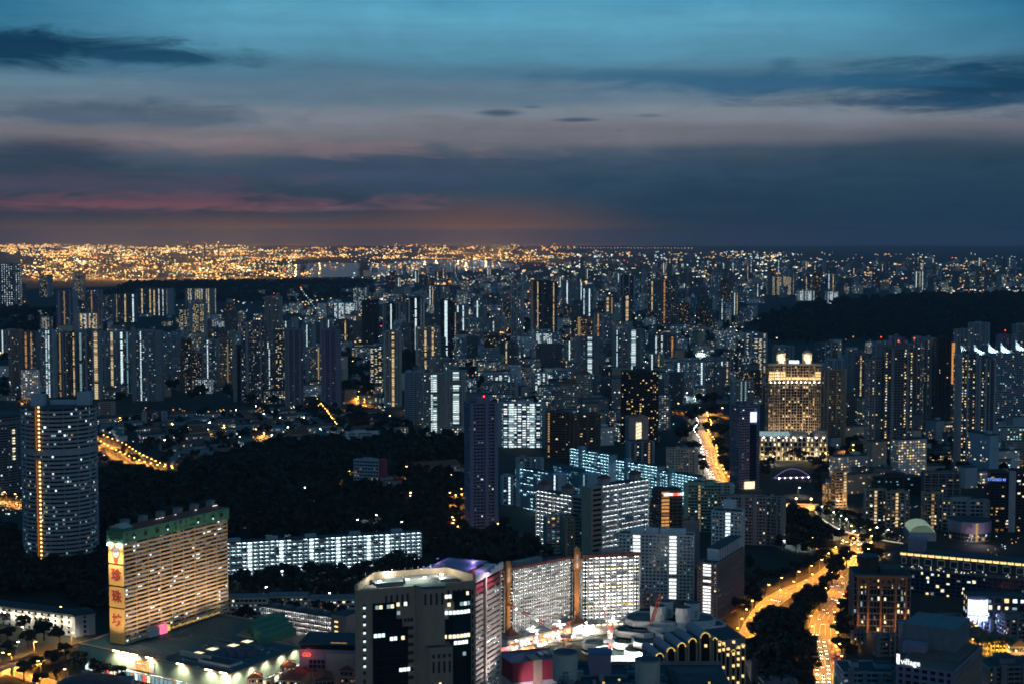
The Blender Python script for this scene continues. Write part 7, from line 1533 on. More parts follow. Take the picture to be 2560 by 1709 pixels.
grove('tree on the wedge between slip road and highway', 'trees between the slip road and the highway', [(2000, 1520), (2020, 1510), (2035, 1500), (2050, 1500), (2064, 1486), (2030, 1525), (2010, 1540), (2048, 1526), (2080, 1462), (2090, 1448), (2098, 1438), (2108, 1424), (2116, 1416), (2086, 1430), (2020, 1490)], 0.95, 7)
grove('tree lit yellow along the right kerb of the highway', 'trees right of the highway', [(2100, 1560), (2112, 1548), (2122, 1530), (2110, 1580), (2096, 1600), (2104, 1630), (2116, 1650), (2128, 1600), (2140, 1560), (2130, 1500), (2140, 1480), (2160, 1430), (2176, 1410), (2190, 1400), (2170, 1390)], 0.9, 8)
grove('tree along the dark field beside the slip road', 'trees around the field', [(1880, 1470), (1905, 1464), (1930, 1458), (1960, 1450), (1990, 1442), (2020, 1432), (1870, 1500), (1885, 1520), (1860, 1540), (2045, 1420), (2060, 1408), (1850, 1470), (1870, 1440), (1830, 1500), (1840, 1530)], 0.95, 9)
grove('dark tree in the park beside the river', 'riverside park trees', [(1985, 1300), (2000, 1310), (2010, 1330), (2025, 1345), (2040, 1350), (1980, 1330), (1990, 1350), (2005, 1365), (2030, 1370), (2055, 1364), (1975, 1360), (1960, 1380), (1990, 1380), (2020, 1390), (2050, 1385), (1970, 1310), (2048, 1325), (2060, 1345)], 1.15, 10)
grove('tree lit from below along the curved riverside promenade', 'promenade trees', [(2050, 1290), (2066, 1296), (2082, 1302), (2098, 1308), (2114, 1316), (2130, 1322), (2148, 1330), (2166, 1336), (2184, 1342), (2204, 1348), (2224, 1352), (2074, 1280), (2096, 1292), (2120, 1302), (2146, 1312), (2172, 1320), (2100, 1352), (2130, 1360), (2160, 1362), (2080, 1350), (2190, 1368)], 0.75, 11)
grove('tree on the river bank before the cupola hotel', 'trees before the cupola hotel', [(1925, 1165), (1915, 1180), (1910, 1200), (1920, 1150), (1940, 1145), (1960, 1150), (1985, 1152), (2005, 1155), (2030, 1165), (2045, 1170), (2058, 1160), (2070, 1150), (2045, 1190), (2060, 1185), (2040, 1210), (2052, 1225), (2048, 1240), (2040, 1150)], 0.9, 12)
grove('tree along the glaring avenue', 'avenue trees', [(1735, 1130, 1.3), (1745, 1160), (1758, 1185), (1800, 1130, 1.2), (1808, 1150), (1812, 1175), (1800, 1105, 1.6), (1715, 1100, 1.6), (1740, 1075), (1780, 1060), (1700, 1110, 1.3), (1822, 1190), (1775, 1090)], 1.0, 13)
def promenade():
    a = [G(*p) for p in ((2036, 1268), (2046, 1290), (2070, 1310), (2110, 1330), (2160, 1344), (2220, 1356), (2260, 1362))]; pts = smooth_line(a); T = Thing('river_promenade', 'curved promenade rail of pale light along the river bank', 'promenade', (0, 0, 0), 0)
    for i in range(len(pts) - 1): T.p('walkway').bar(pts[i] + Vector((0, 0, 1.0)), pts[i + 1] + Vector((0, 0, 1.0)), 4.0, 'paving', 0.6); T.p('handrail_light').bar(pts[i] + Vector((-1.2, -1.4, 2.2)), pts[i + 1] + Vector((-1.2, -1.4, 2.2)), 0.28, 'cream_lit')
    T.done()
promenade()
# ------------------------------------------------------------------ low terraces in the dim quarter
def house_proto(i):
    rng = random.Random(50 + i); w, d, h = rng.uniform(14, 34), rng.uniform(9, 13), rng.uniform(5, 10); a, b, c = MB(), MB(), MB()
    a.prism(rect(w, d), 0, h, ('white_paint', 'cream', 'grey_paint', 'tan')[i % 4]); b.gable([(-w / 2 - .6, -d / 2 - .6), (w / 2 + .6, -d / 2 - .6), (w / 2 + .6, d / 2 + .6), (-w / 2 - .6, d / 2 + .6)], h, h + 3.2, ('terracotta', 'roof_grey', 'roof_dark')[i % 3])
    for k in range(int(w / 3.2)):
        for f in range(max(1, int(h / 3.4))): x = -w / 2 + 1.6 + k * 3.2; c.zbox(x - 0.7, x + 0.7, -d / 2 - 0.1, -d / 2 + 0.1, f * 3.4 + 1, f * 3.4 + 2.5, 'glass_dark' if rng.random() < 0.72 else pick(rng, MIXP))
    return a.mesh('wall'), b.mesh('roof'), c.mesh('window')
HP = [house_proto(i) for i in range(8)]
def terraces(poly, n, seed, where, group):
    rng = random.Random(seed); pts = []; q = scatter(poly, n * 3, seed)
    for x, y in q:
        if len(pts) >= n: break
        if all((x - a) ** 2 + (y - b) ** 2 > 24 ** 2 for a, b in pts): pts.append((x, y))
    for x, y in pts:
        k = rng.randrange(8); T = Thing('terrace_house', '%s %s' % (('white house with tiled roof', 'cream house with grey roof', 'grey house with dark roof', 'tan house with tiled roof', 'white house with grey roof', 'cream house with dark roof', 'grey house with tiled roof', 'tan house with grey roof')[k], where), 'house', (x, y, hgt(x, y)), rng.choice([0.5, 0.5, 0.4, -1.1, 0.6]), group + ' kind ' + 'abcdefgh'[k])
        for nm, me in zip(('wall', 'roof', 'window'), HP[k]): T.piece(nm, me)
terraces([(250, 1050), (420, 1040), (640, 1030), (900, 1030), (1020, 1060), (960, 1110), (800, 1110), (640, 1110), (560, 1140), (420, 1130), (270, 1090)], 120, 3, 'in the dim terrace quarter', 'terrace quarter houses')
terraces([(400, 1140), (560, 1140), (600, 1170), (520, 1190), (430, 1180)], 14, 4, 'beside the curved highway', 'houses by the curved highway')
bd('brick_hall', 'red brick hall glowing at its foot in the terrace quarter', 352, 418, 1030, 1066, ratio=0.5, yaw=0.3, wall='red_brown', lit=0.12, pal=WARM, kit=1, gl='glass_teal')
bd('pink_block', 'pink block with long windows right behind the round tower', 246, 288, 1006, 1045, ratio=0.5, yaw=0.1, wall='pink_paint', lit=0.05, kit=0, band=0.6, pier=0)
bd(SF, 'white dim school block at the edge of the wooded hill', 862, 945, 1080, 1118, ratio=0.3, yaw=0.2, wall='white_paint', lit=0.15, bay=3)
bd(SF, 'lit classroom block with a pitched roof near the twin white flats', 985, 1020, 1070, 1096, ratio=0.4, yaw=0.5, wall='white_paint', lit=0.7, pal=(('cream_lit', 1),), bay=3, kit=0)

grove('tree beside the curved highway near the round tower', 'trees by the curved highway', [(262, 1160), (280, 1172), (300, 1182), (322, 1190), (345, 1198), (370, 1206), (300, 1142), (320, 1152), (338, 1160), (395, 1204), (250, 1150), (285, 1205), (310, 1212), (340, 1216), (265, 1190), (250, 1104), (240, 1122)], 0.8, 21)
grove('tree glowing orange around the drive of the dark point tower', 'trees by the point tower drive', [(1130, 1240), (1142, 1256), (1150, 1275), (1140, 1295), (1128, 1310), (1150, 1310), (1120, 1270), (1154, 1330), (1110, 1290), (1098, 1250), (1060, 1240), (1040, 1265), (1010, 1268), (1000, 1245), (1262, 1330), (1270, 1345)], 0.8, 22)
loose_lamps('orange lamp by the drive of the dark point tower', 'point tower drive lamps', [(1136, 1262), (1146, 1290), (1136, 1318), (1120, 1255), (1152, 1246), (1150, 1342), (1108, 1306), (1030, 1254), (1006, 1256), (1066, 1226), (1090, 1225), (1250, 1335)], 'sodium', 8000)

terraces([(900, 1150), (1000, 1128), (1150, 1130), (1150, 1220), (1060, 1250), (990, 1240)], 14, 8, 'on the wooded hill by the gabled hall', 'hill houses')
loose_lamps('orange lamp among the houses on the wooded hill', 'hill street lamps', [(905, 1140), (935, 1150), (985, 1150), (1005, 1170), (1030, 1140), (1060, 1150), (1090, 1140), (1120, 1150), (1140, 1170), (1100, 1190), (1075, 1215), (1045, 1216), (985, 1215), (870, 1200)], 'sodium', 6000)
loose_lamps('pale path lamp on the slope behind the long white-lit flats', 'slope path lamps', [(600, 1250), (640, 1262), (680, 1255), (720, 1268), (760, 1300), (820, 1300), (850, 1262), (560, 1220), (960, 1300), (1010, 1330), (1060, 1350), (540, 1290)], 'teal', 1600)
# ------------------------------------------------------------------ tall flats row and the towers of the middle distance
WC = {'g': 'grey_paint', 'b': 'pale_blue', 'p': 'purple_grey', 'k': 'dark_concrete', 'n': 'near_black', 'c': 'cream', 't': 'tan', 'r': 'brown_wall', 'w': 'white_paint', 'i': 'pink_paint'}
PC = {'c': COOL, 'w': WARM, 'm': MIXP, 'W': (('white_lit', 3), ('cool', 3), ('cool_dim', 2)), 'O': (('cream_lit', 3), ('warm', 2), ('cool', 1))}
SC = {'W': SW, 'Y': SY, 'O': SO, 'c': 'cool', 'w': 'warm_dim', 'd': 'cool_dim', 't': 'teal_lit'}
def rows(tab, name=FT, fh=3.0, bay=3.4, **kx):
    for i, r in enumerate(tab):
        lab, xl, xr, yt, yb, wc, lit, pc, st = r[:9]; ex = r[9] if len(r) > 9 else {}
        sp = []
        if st:
            _, w_, d_, H_ = place(xl, xr, yt, yb, ex.get('ratio', 0.5), ex.get('yaw', 0.1))
            for q in st.split(): t, w, m_ = q.split(':'); sp.append((0, float(t), float(w) * 0.8, SC[m_]))
        kw = dict(ratio=0.5, yaw=0.12 * (1 if i % 2 else -1), wall=WC[wc], lit=min(0.95, lit * 1.4), pal=PC[pc], strips=tuple(sp), fh=fh, bay=bay, kit=3); kw.update(kx); kw.update(ex)
        bd(ex.pop('name', name) if 'name' in ex else name, lab, xl, xr, yt, yb, **{k: v for k, v in kw.items() if k != 'name'})
rows([
 ('pink-grey tall flats at the left end of the long tall row', 24, 60, 826, 992, 'i', 0.12, 'c', ''),
 ('tall flats with two thin orange-lit stairs in the long tall row', 58, 98, 830, 996, 'k', 0.16, 'm', '0.25:4:O 0.6:3:O'),
 ('tall flats with a double white strip in the long tall row', 100, 142, 826, 994, 'b', 0.14, 'c', '0.52:3:W 0.68:3:W'),
 ('dark tall flats with orange lights beside the double white strip', 142, 172, 832, 992, 'k', 0.1, 'm', '0.35:3:w'),
 ('brown tall flats with a thin yellow edge strip', 168, 194, 832, 990, 'r', 0.1, 'm', '0.8:3.5:Y'),
 ('blue-grey tall flats with a pale blank end', 192, 214, 832, 986, 'b', 0.06, 'c', '0.5:5:d'),
 ('tall flats with the widest yellow-lit stair strip of the row', 212, 258, 828, 998, 'k', 0.14, 'm', '0.74:8:Y'),
 ('tall flats with a creamy strip right of the widest yellow one', 257, 292, 830, 990, 'b', 0.1, 'c', '0.72:5:Y'),
 ('tall flats with a cold dotted strip in the long tall row', 291, 330, 830, 984, 'g', 0.14, 'c', '0.45:5:c 0.85:3:t'),
 ('pale tall flats full of small lit rooms at the right end of the row', 334, 408, 828, 1002, 'g', 0.2, 'c', '0.3:2:c', {'yaw': 0.05}),
 ('dim grey flats right of the long tall row', 406, 452, 838, 970, 'b', 0.12, 'm', ''),
 ('dark red flats speckled with small lights', 452, 506, 884, 982, 'r', 0.34, 'm', ''),
 ('low block with a bright white arcade beside the dark red flats', 490, 532, 948, 984, 'w', 0.85, 'W', '', {'kit': 0}),
 ('grey flats with cold lit rooms behind the white arcade', 506, 552, 850, 966, 'g', 0.2, 'c', '0.3:2:c'),
 ('tan-edged flats with a lit yellow column behind the dark slab', 548, 590, 846, 972, 't', 0.2, 'm', '0.6:2:w'),
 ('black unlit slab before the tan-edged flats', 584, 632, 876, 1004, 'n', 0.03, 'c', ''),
 ('tall flats with large cold windows left of the mauve twin towers', 606, 668, 806, 1006, 'k', 0.22, 'm', ''),
 ('teal-edged flats with a thin white strip left of the mauve twins', 666, 692, 872, 992, 'b', 0.14, 'c', '0.3:2:W'),
 ('flats with a column of large lit rooms left of the mauve twins', 686, 716, 820, 996, 'k', 0.24, 'O', ''),
 ('mauve-black tower, left one of the unlit mauve twins', 712, 760, 826, 1022, 'p', 0.03, 'c', '', {'ratio': .8}),
 ('mauve-black tower, right one of the unlit mauve twins', 806, 852, 826, 1018, 'p', 0.02, 'c', '', {'ratio': .8}),
 ('pale gridded flats between the mauve twin towers', 766, 810, 868, 982, 'c', 0.24, 'm', '0.7:3:w'),
 ('grey flats behind the mauve twins with a short lit strip', 756, 790, 812, 930, 'g', 0.1, 'c', '0.4:2:c'),
 ('office with bright horizontal lit rows beside the slender dotted tower', 924, 966, 866, 978, 'k', 0.5, 'O', '', {'pier': 0, 'band': .5, 'bay': 7}),
 ('slender beige tower with one dotted bright strip', 962, 1004, 830, 1016, 'c', 0.06, 'c', '0.58:5:Y', {'ratio': .8}),
 ('broad flats with two dotted strips and a brown centre', 1038, 1102, 818, 934, 'c', 0.06, 'm', '0.38:5:Y 0.68:5:Y'),
 ('white flats with a bright lit lattice of rooms and a blank side', 1340, 1402, 834, 902, 'w', 0.9, 'W', '', {'corr': .9, 'bay': 4, 'pier': 1}),
 ('dark curtain-wall tower with two thin yellow edge strips', 1326, 1392, 704, 872, 'n', 0.04, 'm', '0.2:3:Y 0.86:3:Y', {'gl': 'glass_teal', 'ratio': .8}),
 ('grey flats tower with sparse lights left of the dark curtain-wall tower', 1277, 1310, 706, 856, 'g', 0.1, 'c', ''),
 ('orange-tinted hotel with lit balconies in the middle distance', 1428, 1484, 792, 868, 'r', 0.3, 'w', '0.3:8:w'),
 ('grey flats with an orange-lit edge stair', 1484, 1540, 785, 880, 'g', 0.1, 'c', '0.2:4:O'),
 ('slim flats with a wide yellow strip and orange cap', 1552, 1580, 740, 816, 'k', 0.05, 'm', '0.5:12:Y'),
 ('slim flats with a paired yellow strip', 1508, 1536, 744, 822, 'k', 0.06, 'm', '0.4:8:Y 0.8:5:w'),
 ('grey flats with a pale strip left of the paired yellow strip', 1454, 1490, 722, 802, 'g', 0.06, 'c', '0.1:5:W 0.5:5:c'),
 ('grey flats with a thin cold strip behind the dark curtain-wall tower', 1404, 1440, 702, 790, 'g', 0.07, 'c', '0.4:5:c'),
 ('grey flats with a thin strip right behind the dark curtain-wall tower', 1438, 1462, 706, 780, 'g', 0.07, 'c', '0.6:5:c'),
 ('dark tower with a yellow edge and an orange ladder of lights', 1618, 1652, 704, 822, 'k', 0.06, 'm', '0.35:5:Y'),
 ('dark tower with pink-lit crown beside the orange ladder', 1648, 1694, 700, 816, 'k', 0.12, 'm', '0.2:6:O'),
 ('dark tower before the pink-lit crown', 1548, 1588, 690, 766, 'n', 0.04, 'c', ''),
 ('flats with two cold strips and an orange strip at their right', 1626, 1688, 838, 930, 'k', 0.05, 'c', '0.15:4:W 0.4:4:W 0.85:5:O'),
 ('office with stacked lit bands at the edge of the dark ridge', 1860, 1918, 834, 940, 'g', 0.5, 'O', '', {'pier': 0, 'band': .55, 'bay': 8}),
 ('flats with cold columns below the dark ridge', 1852, 1888, 890, 962, 'g', 0.35, 'W', ''),
 ('warm speckled flats below the dark ridge', 1808, 1852, 880, 962, 'r', 0.25, 'O', ''),
 ('teal-lit slab with a grey roof below the dark ridge', 1682, 1760, 905, 1000, 'b', 0.3, 'c', '0.1:4:c 0.9:4:c'),
 ('pale slab half hidden behind the teal-lit slab', 1756, 1812, 896, 965, 'g', 0.22, 'c', ''),
 ('white gallery slab in the estate behind the bright curved flats', 1326, 1390, 932, 976, 'w', 0.9, 'W', '', {'corr': .85, 'bay': 5}),
 ('low white gallery slab left of the estate', 1282, 1332, 920, 962, 'c', 0.5, 'm', '', {'kit': 1}),
 ('low white carpark deck glowing in the estate', 1210, 1290, 936, 982, 'w', 0.5, 'W', '', {'kit': 0, 'pier': 0, 'bay': 8}),
 ('dim estate slab before the white carpark deck', 1205, 1300, 958, 996, 'g', 0.3, 'c', ''),
 ('white lit end block right of the twin white flats', 1162, 1192, 950, 990, 'w', 0.6, 'W', ''),
 ('tower with a lit top storey and red beacons left of the mauve twins', 664, 706, 742, 850, 'i', 0.05, 'c', '', {'beacon': True}),
 ('bright white ribbed slab below the far ridge', 834, 898, 758, 802, 'w', 0.9, 'W', '', {'corr': .85, 'bay': 5}),
 ('tower dotted with round lights above the white ribbed slab', 884, 922, 720, 786, 'k', 0.4, 'W', ''),
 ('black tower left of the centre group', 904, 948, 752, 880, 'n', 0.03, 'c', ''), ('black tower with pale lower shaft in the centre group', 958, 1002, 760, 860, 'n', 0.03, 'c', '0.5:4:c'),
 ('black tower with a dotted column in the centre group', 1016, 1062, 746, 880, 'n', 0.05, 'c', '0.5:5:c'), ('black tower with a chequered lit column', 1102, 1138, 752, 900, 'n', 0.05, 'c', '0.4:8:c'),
 ('grey flats with three thin strips right of the chequered column', 1136, 1172, 764, 842, 'g', 0.1, 'c', '0.2:4:c 0.6:4:c'), ('grey flats with a thin strip beside the bright far street', 1184, 1218, 752, 838, 'g', 0.1, 'c', '0.3:4:c'),
 ('tower with a dotted strip left of the office with lit rows', 800, 836, 800, 880, 'g', 0.12, 'c', '0.6:2:c'),
 ('warm gridded office tower in front of the lit wide office', 476, 518, 760, 860, 'r', 0.5, 'O', '', {'pier': 1}), ('lower warm gridded office joined to its left', 448, 480, 774, 850, 'r', 0.4, 'O', '', {'pier': 1}),
 ('wide office lit in cold bright rows below the ridge', 466, 538, 722, 788, 'k', 0.85, 'O', '', {'pier': 0.5, 'bay': 8, 'name': OT}), ('white lit low slab right of the warm gridded office', 534, 568, 804, 832, 'w', 0.8, 'W', ''),
 ('grey flats with a dotted centre strip before the port', 144, 194, 728, 826, 'p', 0.06, 'm', '0.45:4:w'), ('grey flats with a dotted strip right of its twin before the port', 214, 258, 726, 822, 'p', 0.08, 'm', '0.4:4:w'),
 ('dim dotted flats right of the port twins', 256, 290, 738, 806, 'k', 0.25, 'c', ''),
 ('flats with three bright thin strips below the port ridge', 286, 344, 736, 806, 'k', 0.08, 'c', '0.1:5:Y 0.5:5:Y 0.85:5:c'),
 ('flats with six yellow and white strips below the port ridge', 344, 436, 722, 790, 'k', 0.05, 'c', '0.18:6:Y 0.42:6:Y 0.54:6:Y 0.68:4:W 0.8:4:W 0.93:5:Y'),
 ('white slab with broad lit bands at the knoll', 188, 242, 784, 834, 'w', 0.7, 'O', '', {'pier': 0, 'bay': 10}), ('small lit white block on the dark knoll', 102, 130, 794, 826, 'w', 0.6, 'O', ''),
 ('lattice-fronted tower studded with white lights at the left edge', -6, 54, 660, 772, 'k', 0.8, 'W', '', {'bay': 9, 'fh': 8, 'pane': .35}), ('dark domed tower among the port lights', 102, 130, 690, 742, 'n', 0.2, 'O', '', {'ratio': 1}), ('dark office tower before the port lights', 182, 214, 684, 752, 'n', 0.35, 'O', ''),
 ('flats with broad yellow strips at the left edge', -10, 62, 708, 762, 'k', 0.06, 'm', '0.1:12:Y 0.45:8:Y 0.85:14:Y'),
 ('office glittering with small lights before the far flats', 1918, 1988, 692, 738, 'k', 0.7, 'O', '', {'name': OT}), ('white ribbed slab at the foot of the far flats', 1990, 2036, 728, 752, 'w', 0.9, 'W', '', {'corr': .9}), ('white ribbed tower at the foot of the far flats', 2064, 2094, 730, 760, 'w', 0.9, 'W', '', {'corr': .9}),
 ('teal-topped office left of the cupola hotel', 1930, 1985, 866, 960, 'g', 0.1, 'm', ''), ('blue-signed dim office behind the cupola hotel', 2040, 2092, 858, 960, 'k', 0.08, 'm', ''),
], pane=0.85)
# extra middle-distance estates, filled in between the named towers
rng = random.Random(2024)
ZONES = [  # x0, x1, yb0, yb1, n, hmin, hmax, where
 (0, 640, 880, 985, 20, 30, 70, 'behind the long tall row'), (430, 720, 800, 880, 14, 30, 80, 'below the dark port ridge'),
 (640, 1200, 830, 930, 26, 30, 80, 'around the centre group of black towers'), (1150, 1640, 830, 960, 34, 25, 75, 'near the curtain-wall tower'),
 (1380, 1900, 940, 1030, 22, 20, 55, 'in the estate above the glaring avenue'), (1000, 1900, 745, 830, 52, 35, 85, 'in the middle distance at the centre'),
 (940, 1500, 690, 745, 40, 30, 90, 'far off near the harbour glow'), (1500, 2120, 690, 745, 60, 45, 105, 'in the far field of high flats'),
 (2000, 2560, 688, 735, 44, 45, 105, 'far off beyond the dark ridge'), (1400, 2560, 664, 690, 60, 40, 110, 'on the far horizon'), (2060, 2560, 985, 1080, 12, 20, 60, 'behind the condominium towers'), (1650, 1900, 745, 800, 8, 30, 70, 'left of the dark ridge')]
STY = [('flats with a yellow stair strip', 'k', .05, 'm', '0.5:5:Y'), ('flats with a white stair strip', 'g', .06, 'c', '0.45:5:W'), ('flats with scattered cold rooms', 'b', .13, 'c', ''), ('flats with warm rooms', 'r', .14, 'w', ''), ('unlit dark block', 'k', .03, 'c', ''), ('pale flats with two strips', 'c', .08, 'm', '0.25:4:c 0.75:4:Y'), ('low bright-roomed block', 'w', .35, 'O', '')]
for (x0, x1, a, b, n, h0, h1, where) in ZONES:
    used = []
    for i in range(n):
        for _ in range(20):
            px, py = rng.uniform(x0, x1), rng.uniform(a, b)
            if all(abs(px - u) > 11 or abs(py - v) > 10 for u, v in used): break
        used.append((px, py)); k = rng.choice([0, 1, 2, 2, 2, 3, 3, 4, 4, 5, 6, 6]) if rng.random() < 0.8 else 4
        nm, wc, lit, pc, st = STY[k]; g = G(px, py); H = rng.uniform(h0, h1) * (0.35 if k == 6 else 1); W_ = rng.uniform(18, 42) * (1.6 if k == 6 else 1); dd = 13.0
        T = Thing('distant_flats', '%s %s' % (nm, where), 'building', g, rng.uniform(-0.5, 0.5), '%s %s' % (nm, where)); sc = max(1.0, g.y / 5200.0)
        sp = []
        for q in st.split(): t, w, m_ = q.split(':'); sp.append((0, float(t), float(w) * sc * 0.6, SC[m_]))
        block(T, rect(W_, dd), 0, H, max(2, round(H / (3.1 * sc))), bay=3.4 * sc, wall=WC[wc], lit=lit * 1.4, pal=PC[pc], strips=tuple(sp), seed=i * 7 + int(px), pier=0.5 * sc)
        if k != 6: roofkit(T, rect(W_, dd), H, i + int(px), WC[wc], 1, beacon=rng.random() < 0.03)
        T.done()
# ------------------------------------------------------------------ far lights: port, refineries, streets
for nm, c, s_ in (('port_orange', (1.0, 0.42, 0.10), 3.2), ('port_gold', (1.0, 0.60, 0.20), 3.2), ('port_white', (1.0, 0.86, 0.52), 3.0), ('port_green', (0.70, 1.0, 0.62), 1.2), ('port_red', (1.0, 0.12, 0.06), 2.2), ('street_cool', (0.72, 0.95, 1.0), 1.6), ('street_warm', (1.0, 0.70, 0.34), 1.6), ('street_sodium', (1.0, 0.46, 0.13), 1.8)): emat(nm, c, s_)
def far_lights(name, label, clusters, seed, pal, size=(0.35, 0.95), zmax=30):
    rng = random.Random(seed); mb = MB()
    for (x0, x1, y0, y1, n, m, sx, sy) in clusters:
        for i in range(n):
            cx, cy = rng.uniform(x0, x1), y0 + (y1 - y0) * rng.random(); mm = pick(rng, pal)
            for j in range(rng.randint(1, m)):
                px, py = cx + rng.gauss(0, sx), cy + rng.gauss(0, sy); py = max(py, 609.5)
                z = rng.uniform(4, zmax); g = G(px, py, 0.0); s_ = g.y / 1565.0 * rng.uniform(*size) * (1.0 if rng.random() < 0.93 else 1.8)
                mb.box((g.x, g.y, z + s_ / 2), (s_ * rng.uniform(0.8, 1.8), s_, s_ * rng.uniform(0.7, 1.1)), mm if rng.random() < 0.75 else pick(rng, pal))
    return obj(name, mb.mesh(name), None, kind='stuff', label=label, category='lights')
PORT = (('port_orange', 7), ('port_gold', 5), ('port_white', 2), ('port_green', 1.2), ('port_red', 0.3))
far_lights('port_lights', 'countless golden lamps of the container port and refineries', [
 (0, 620, 616, 648, 120, 16, 18, 0.8), (0, 300, 612, 640, 50, 14, 16, 1.0), (100, 720, 648, 704, 150, 14, 14, 1.2), (600, 980, 622, 650, 56, 12, 16, 0.8), (960, 1420, 614, 650, 75, 12, 16, 1.2), (1000, 1360, 640, 658, 20, 12, 12, 1.2), (560, 860, 655, 694, 24, 10, 10, 1.5), (60, 240, 655, 704, 30, 10, 10, 1.6), (880, 1150, 664, 676, 12, 6, 16, 0.8)], 5, PORT)
mb = MB()
for i in range(42):
    px = 1385 + i * 8.4; g = G(px, 621.5 + i * 0.014, 0); s_ = g.y / 1565 * 0.55; mb.box((g.x, g.y, s_), (s_, s_, s_), 'port_gold')
obj('causeway_lights', mb.mesh('causeway_lights'), None, kind='stuff', label='even dotted row of lamps on the far horizon', category='lights')
CITYP = (('street_cool', 5), ('street_warm', 5), ('street_sodium', 3), ('port_white', 1.5), ('port_red', 0.25), ('port_green', 0.4))
far_lights('city_street_lights', 'countless small street and window lights of the far town', [
 (900, 1500, 655, 720, 150, 7, 14, 1.4), (1400, 1950, 632, 700, 150, 7, 16, 1.4), (1900, 2560, 634, 705, 120, 6, 16, 1.4), (1150, 1900, 700, 800, 230, 6, 12, 2.0), (640, 1200, 712, 860, 150, 6, 12, 3), (0, 640, 760, 900, 110, 5, 12, 4), (1150, 1700, 800, 960, 150, 6, 14, 4), (1900, 2560, 700, 770, 46, 5, 14, 2), (1900, 2560, 790, 870, 10, 4, 12, 2), (1600, 1900, 780, 960, 50, 5, 12, 4), (2350, 2560, 715, 745, 20, 5, 12, 2)], 6, CITYP, (0.4, 1.0), 14)
far_lights('quarter_lights', 'small lamps and shop lights in the dim terrace quarter', [(250, 700, 1030, 1120, 46, 6, 10, 4), (640, 1040, 960, 1080, 46, 6, 10, 4), (480, 640, 1130, 1200, 14, 5, 8, 4), (1250, 1900, 980, 1120, 50, 5, 10, 4), (1270, 1420, 1295, 1330, 8, 5, 8, 2), (2060, 2540, 1080, 1240, 40, 5, 10, 4), (2040, 2560, 1270, 1420, 60, 5, 10, 3), (2420, 2540, 1560, 1650, 12, 5, 6, 4), (0, 60, 1240, 1300, 10, 6, 8, 4)], 8, CITYP, (0.3, 0.75), 8)
# dockside gantry cranes and refinery stacks, dark against the glow
cl, cb_ = MB(), MB()
for x in (-12, 12):
    for y in (-9, 9): cl.bar((x, y, 0), (x * 0.8, y, 48), 3.2, 'near_black')
cl.bar((-12, 0, 22), (12, 0, 22), 3, 'near_black'); cl.bar((-9, 0, 48), (0, 0, 78), 3, 'near_black'); cl.bar((9, 0, 48), (0, 0, 78), 3, 'near_black')
cb_.bar((-30, 0, 48), (14, 0, 48), 4, 'near_black'); cb_.bar((14, 0, 48), (46, 0, 104), 3.4, 'near_black'); cb_.bar((0, 0, 78), (46, 0, 104), 1.6, 'near_black')
clm, cbm = cl.mesh('leg_frame'), cb_.mesh('boom')
for i in range(34):
    px = rng.choice([rng.uniform(205, 280), rng.uniform(330, 440), rng.uniform(560, 720), rng.uniform(700, 830), rng.uniform(900, 930)]); g = G(px, rng.uniform(676, 694)); T = Thing('gantry_crane', 'dark dockside gantry crane silhouetted against the port lights', 'crane', g, rng.choice([0.2, -0.2, 1.2, 2.6, 3.0]), 'dockside gantry cranes'); s_ = rng.uniform(0.75, 1.1); T.o.scale = (s_,) * 3
    T.piece('leg_frame', clm); T.piece('boom', cbm)
for px, py, yt, lab in ((470, 654, 608, 'leftmost of three dark refinery stacks on the horizon'), (512, 654, 608, 'middle of three dark refinery stacks on the horizon'), (546, 654, 607, 'rightmost of three dark refinery stacks, its tip lit')):
    g = G(px, py); h = ZAT(yt, g.y, px); T = Thing('refinery_stack', lab, 'chimney', g, 0); T.p('shaft').cyl((0, 0), 9, 6, 0, h, 'near_black', 10); T.p('platform').cyl((0, 0), 10, 10, h * 0.9, h * 0.92, 'near_black', 10); T.p('tip_lamp').box((0, 0, h + 5), (9, 9, 9), 'port_white' if px > 540 else 'port_red'); T.done()
def luffing_crane():
    g = G(792, 860); T = Thing('luffing_crane', 'teal-lit crane boom above the mauve twin towers', 'crane', g, 0); b = Vector((0, 0, ZAT(774, g.y, 790))); tip = Vector((XAT(752, g.y, 150) - g.x, 0, ZAT(722, g.y, 752)))
    T.p('mast').bar((0, 0, 0), b, 2.2, 'metal_grey'); n = 10
    for i in range(n): T.p('boom').bar(b.lerp(tip, i / n), b.lerp(tip, (i + 1) / n - 0.02), 1.6, 'metal_grey'); T.p('boom_lamp', True).box(tuple(b.lerp(tip, (i + 0.5) / n) + Vector((0, -1.6, 0))), (2.6, 0.6, 2.6), 'teal_lit' if i % 3 else 'cool')
    T.p('tip_beacon').box(tuple(tip + Vector((0, 0, 2))), (2.5, 2.5, 2.5), 'beacon'); T.done()
luffing_crane()
def sports_mast():
    g = G(1228, 878); T = Thing('floodlight_mast', 'tall white floodlight mast over a bright sports ground', 'floodlight', g, 0); h = ZAT(843, g.y, 1228); T.p('mast').bar((0, 0, 0), (0, 0, h), 1.0, 'metal_grey'); T.p('lamp_bank').box((0, -1, h), (6, 1, 4), 'flood'); point(T, (0, -6, h), 400000, (0.8, 0.95, 1.0), 2.0); T.done()
    pxpoly('sports_ground', [(1180, 880), (1275, 880), (1290, 896), (1190, 900)], 0.1, 'paving')
sports_mast()

pmat('yard', (0.07, 0.065, 0.06), 0.9, 0.6, 0.004)
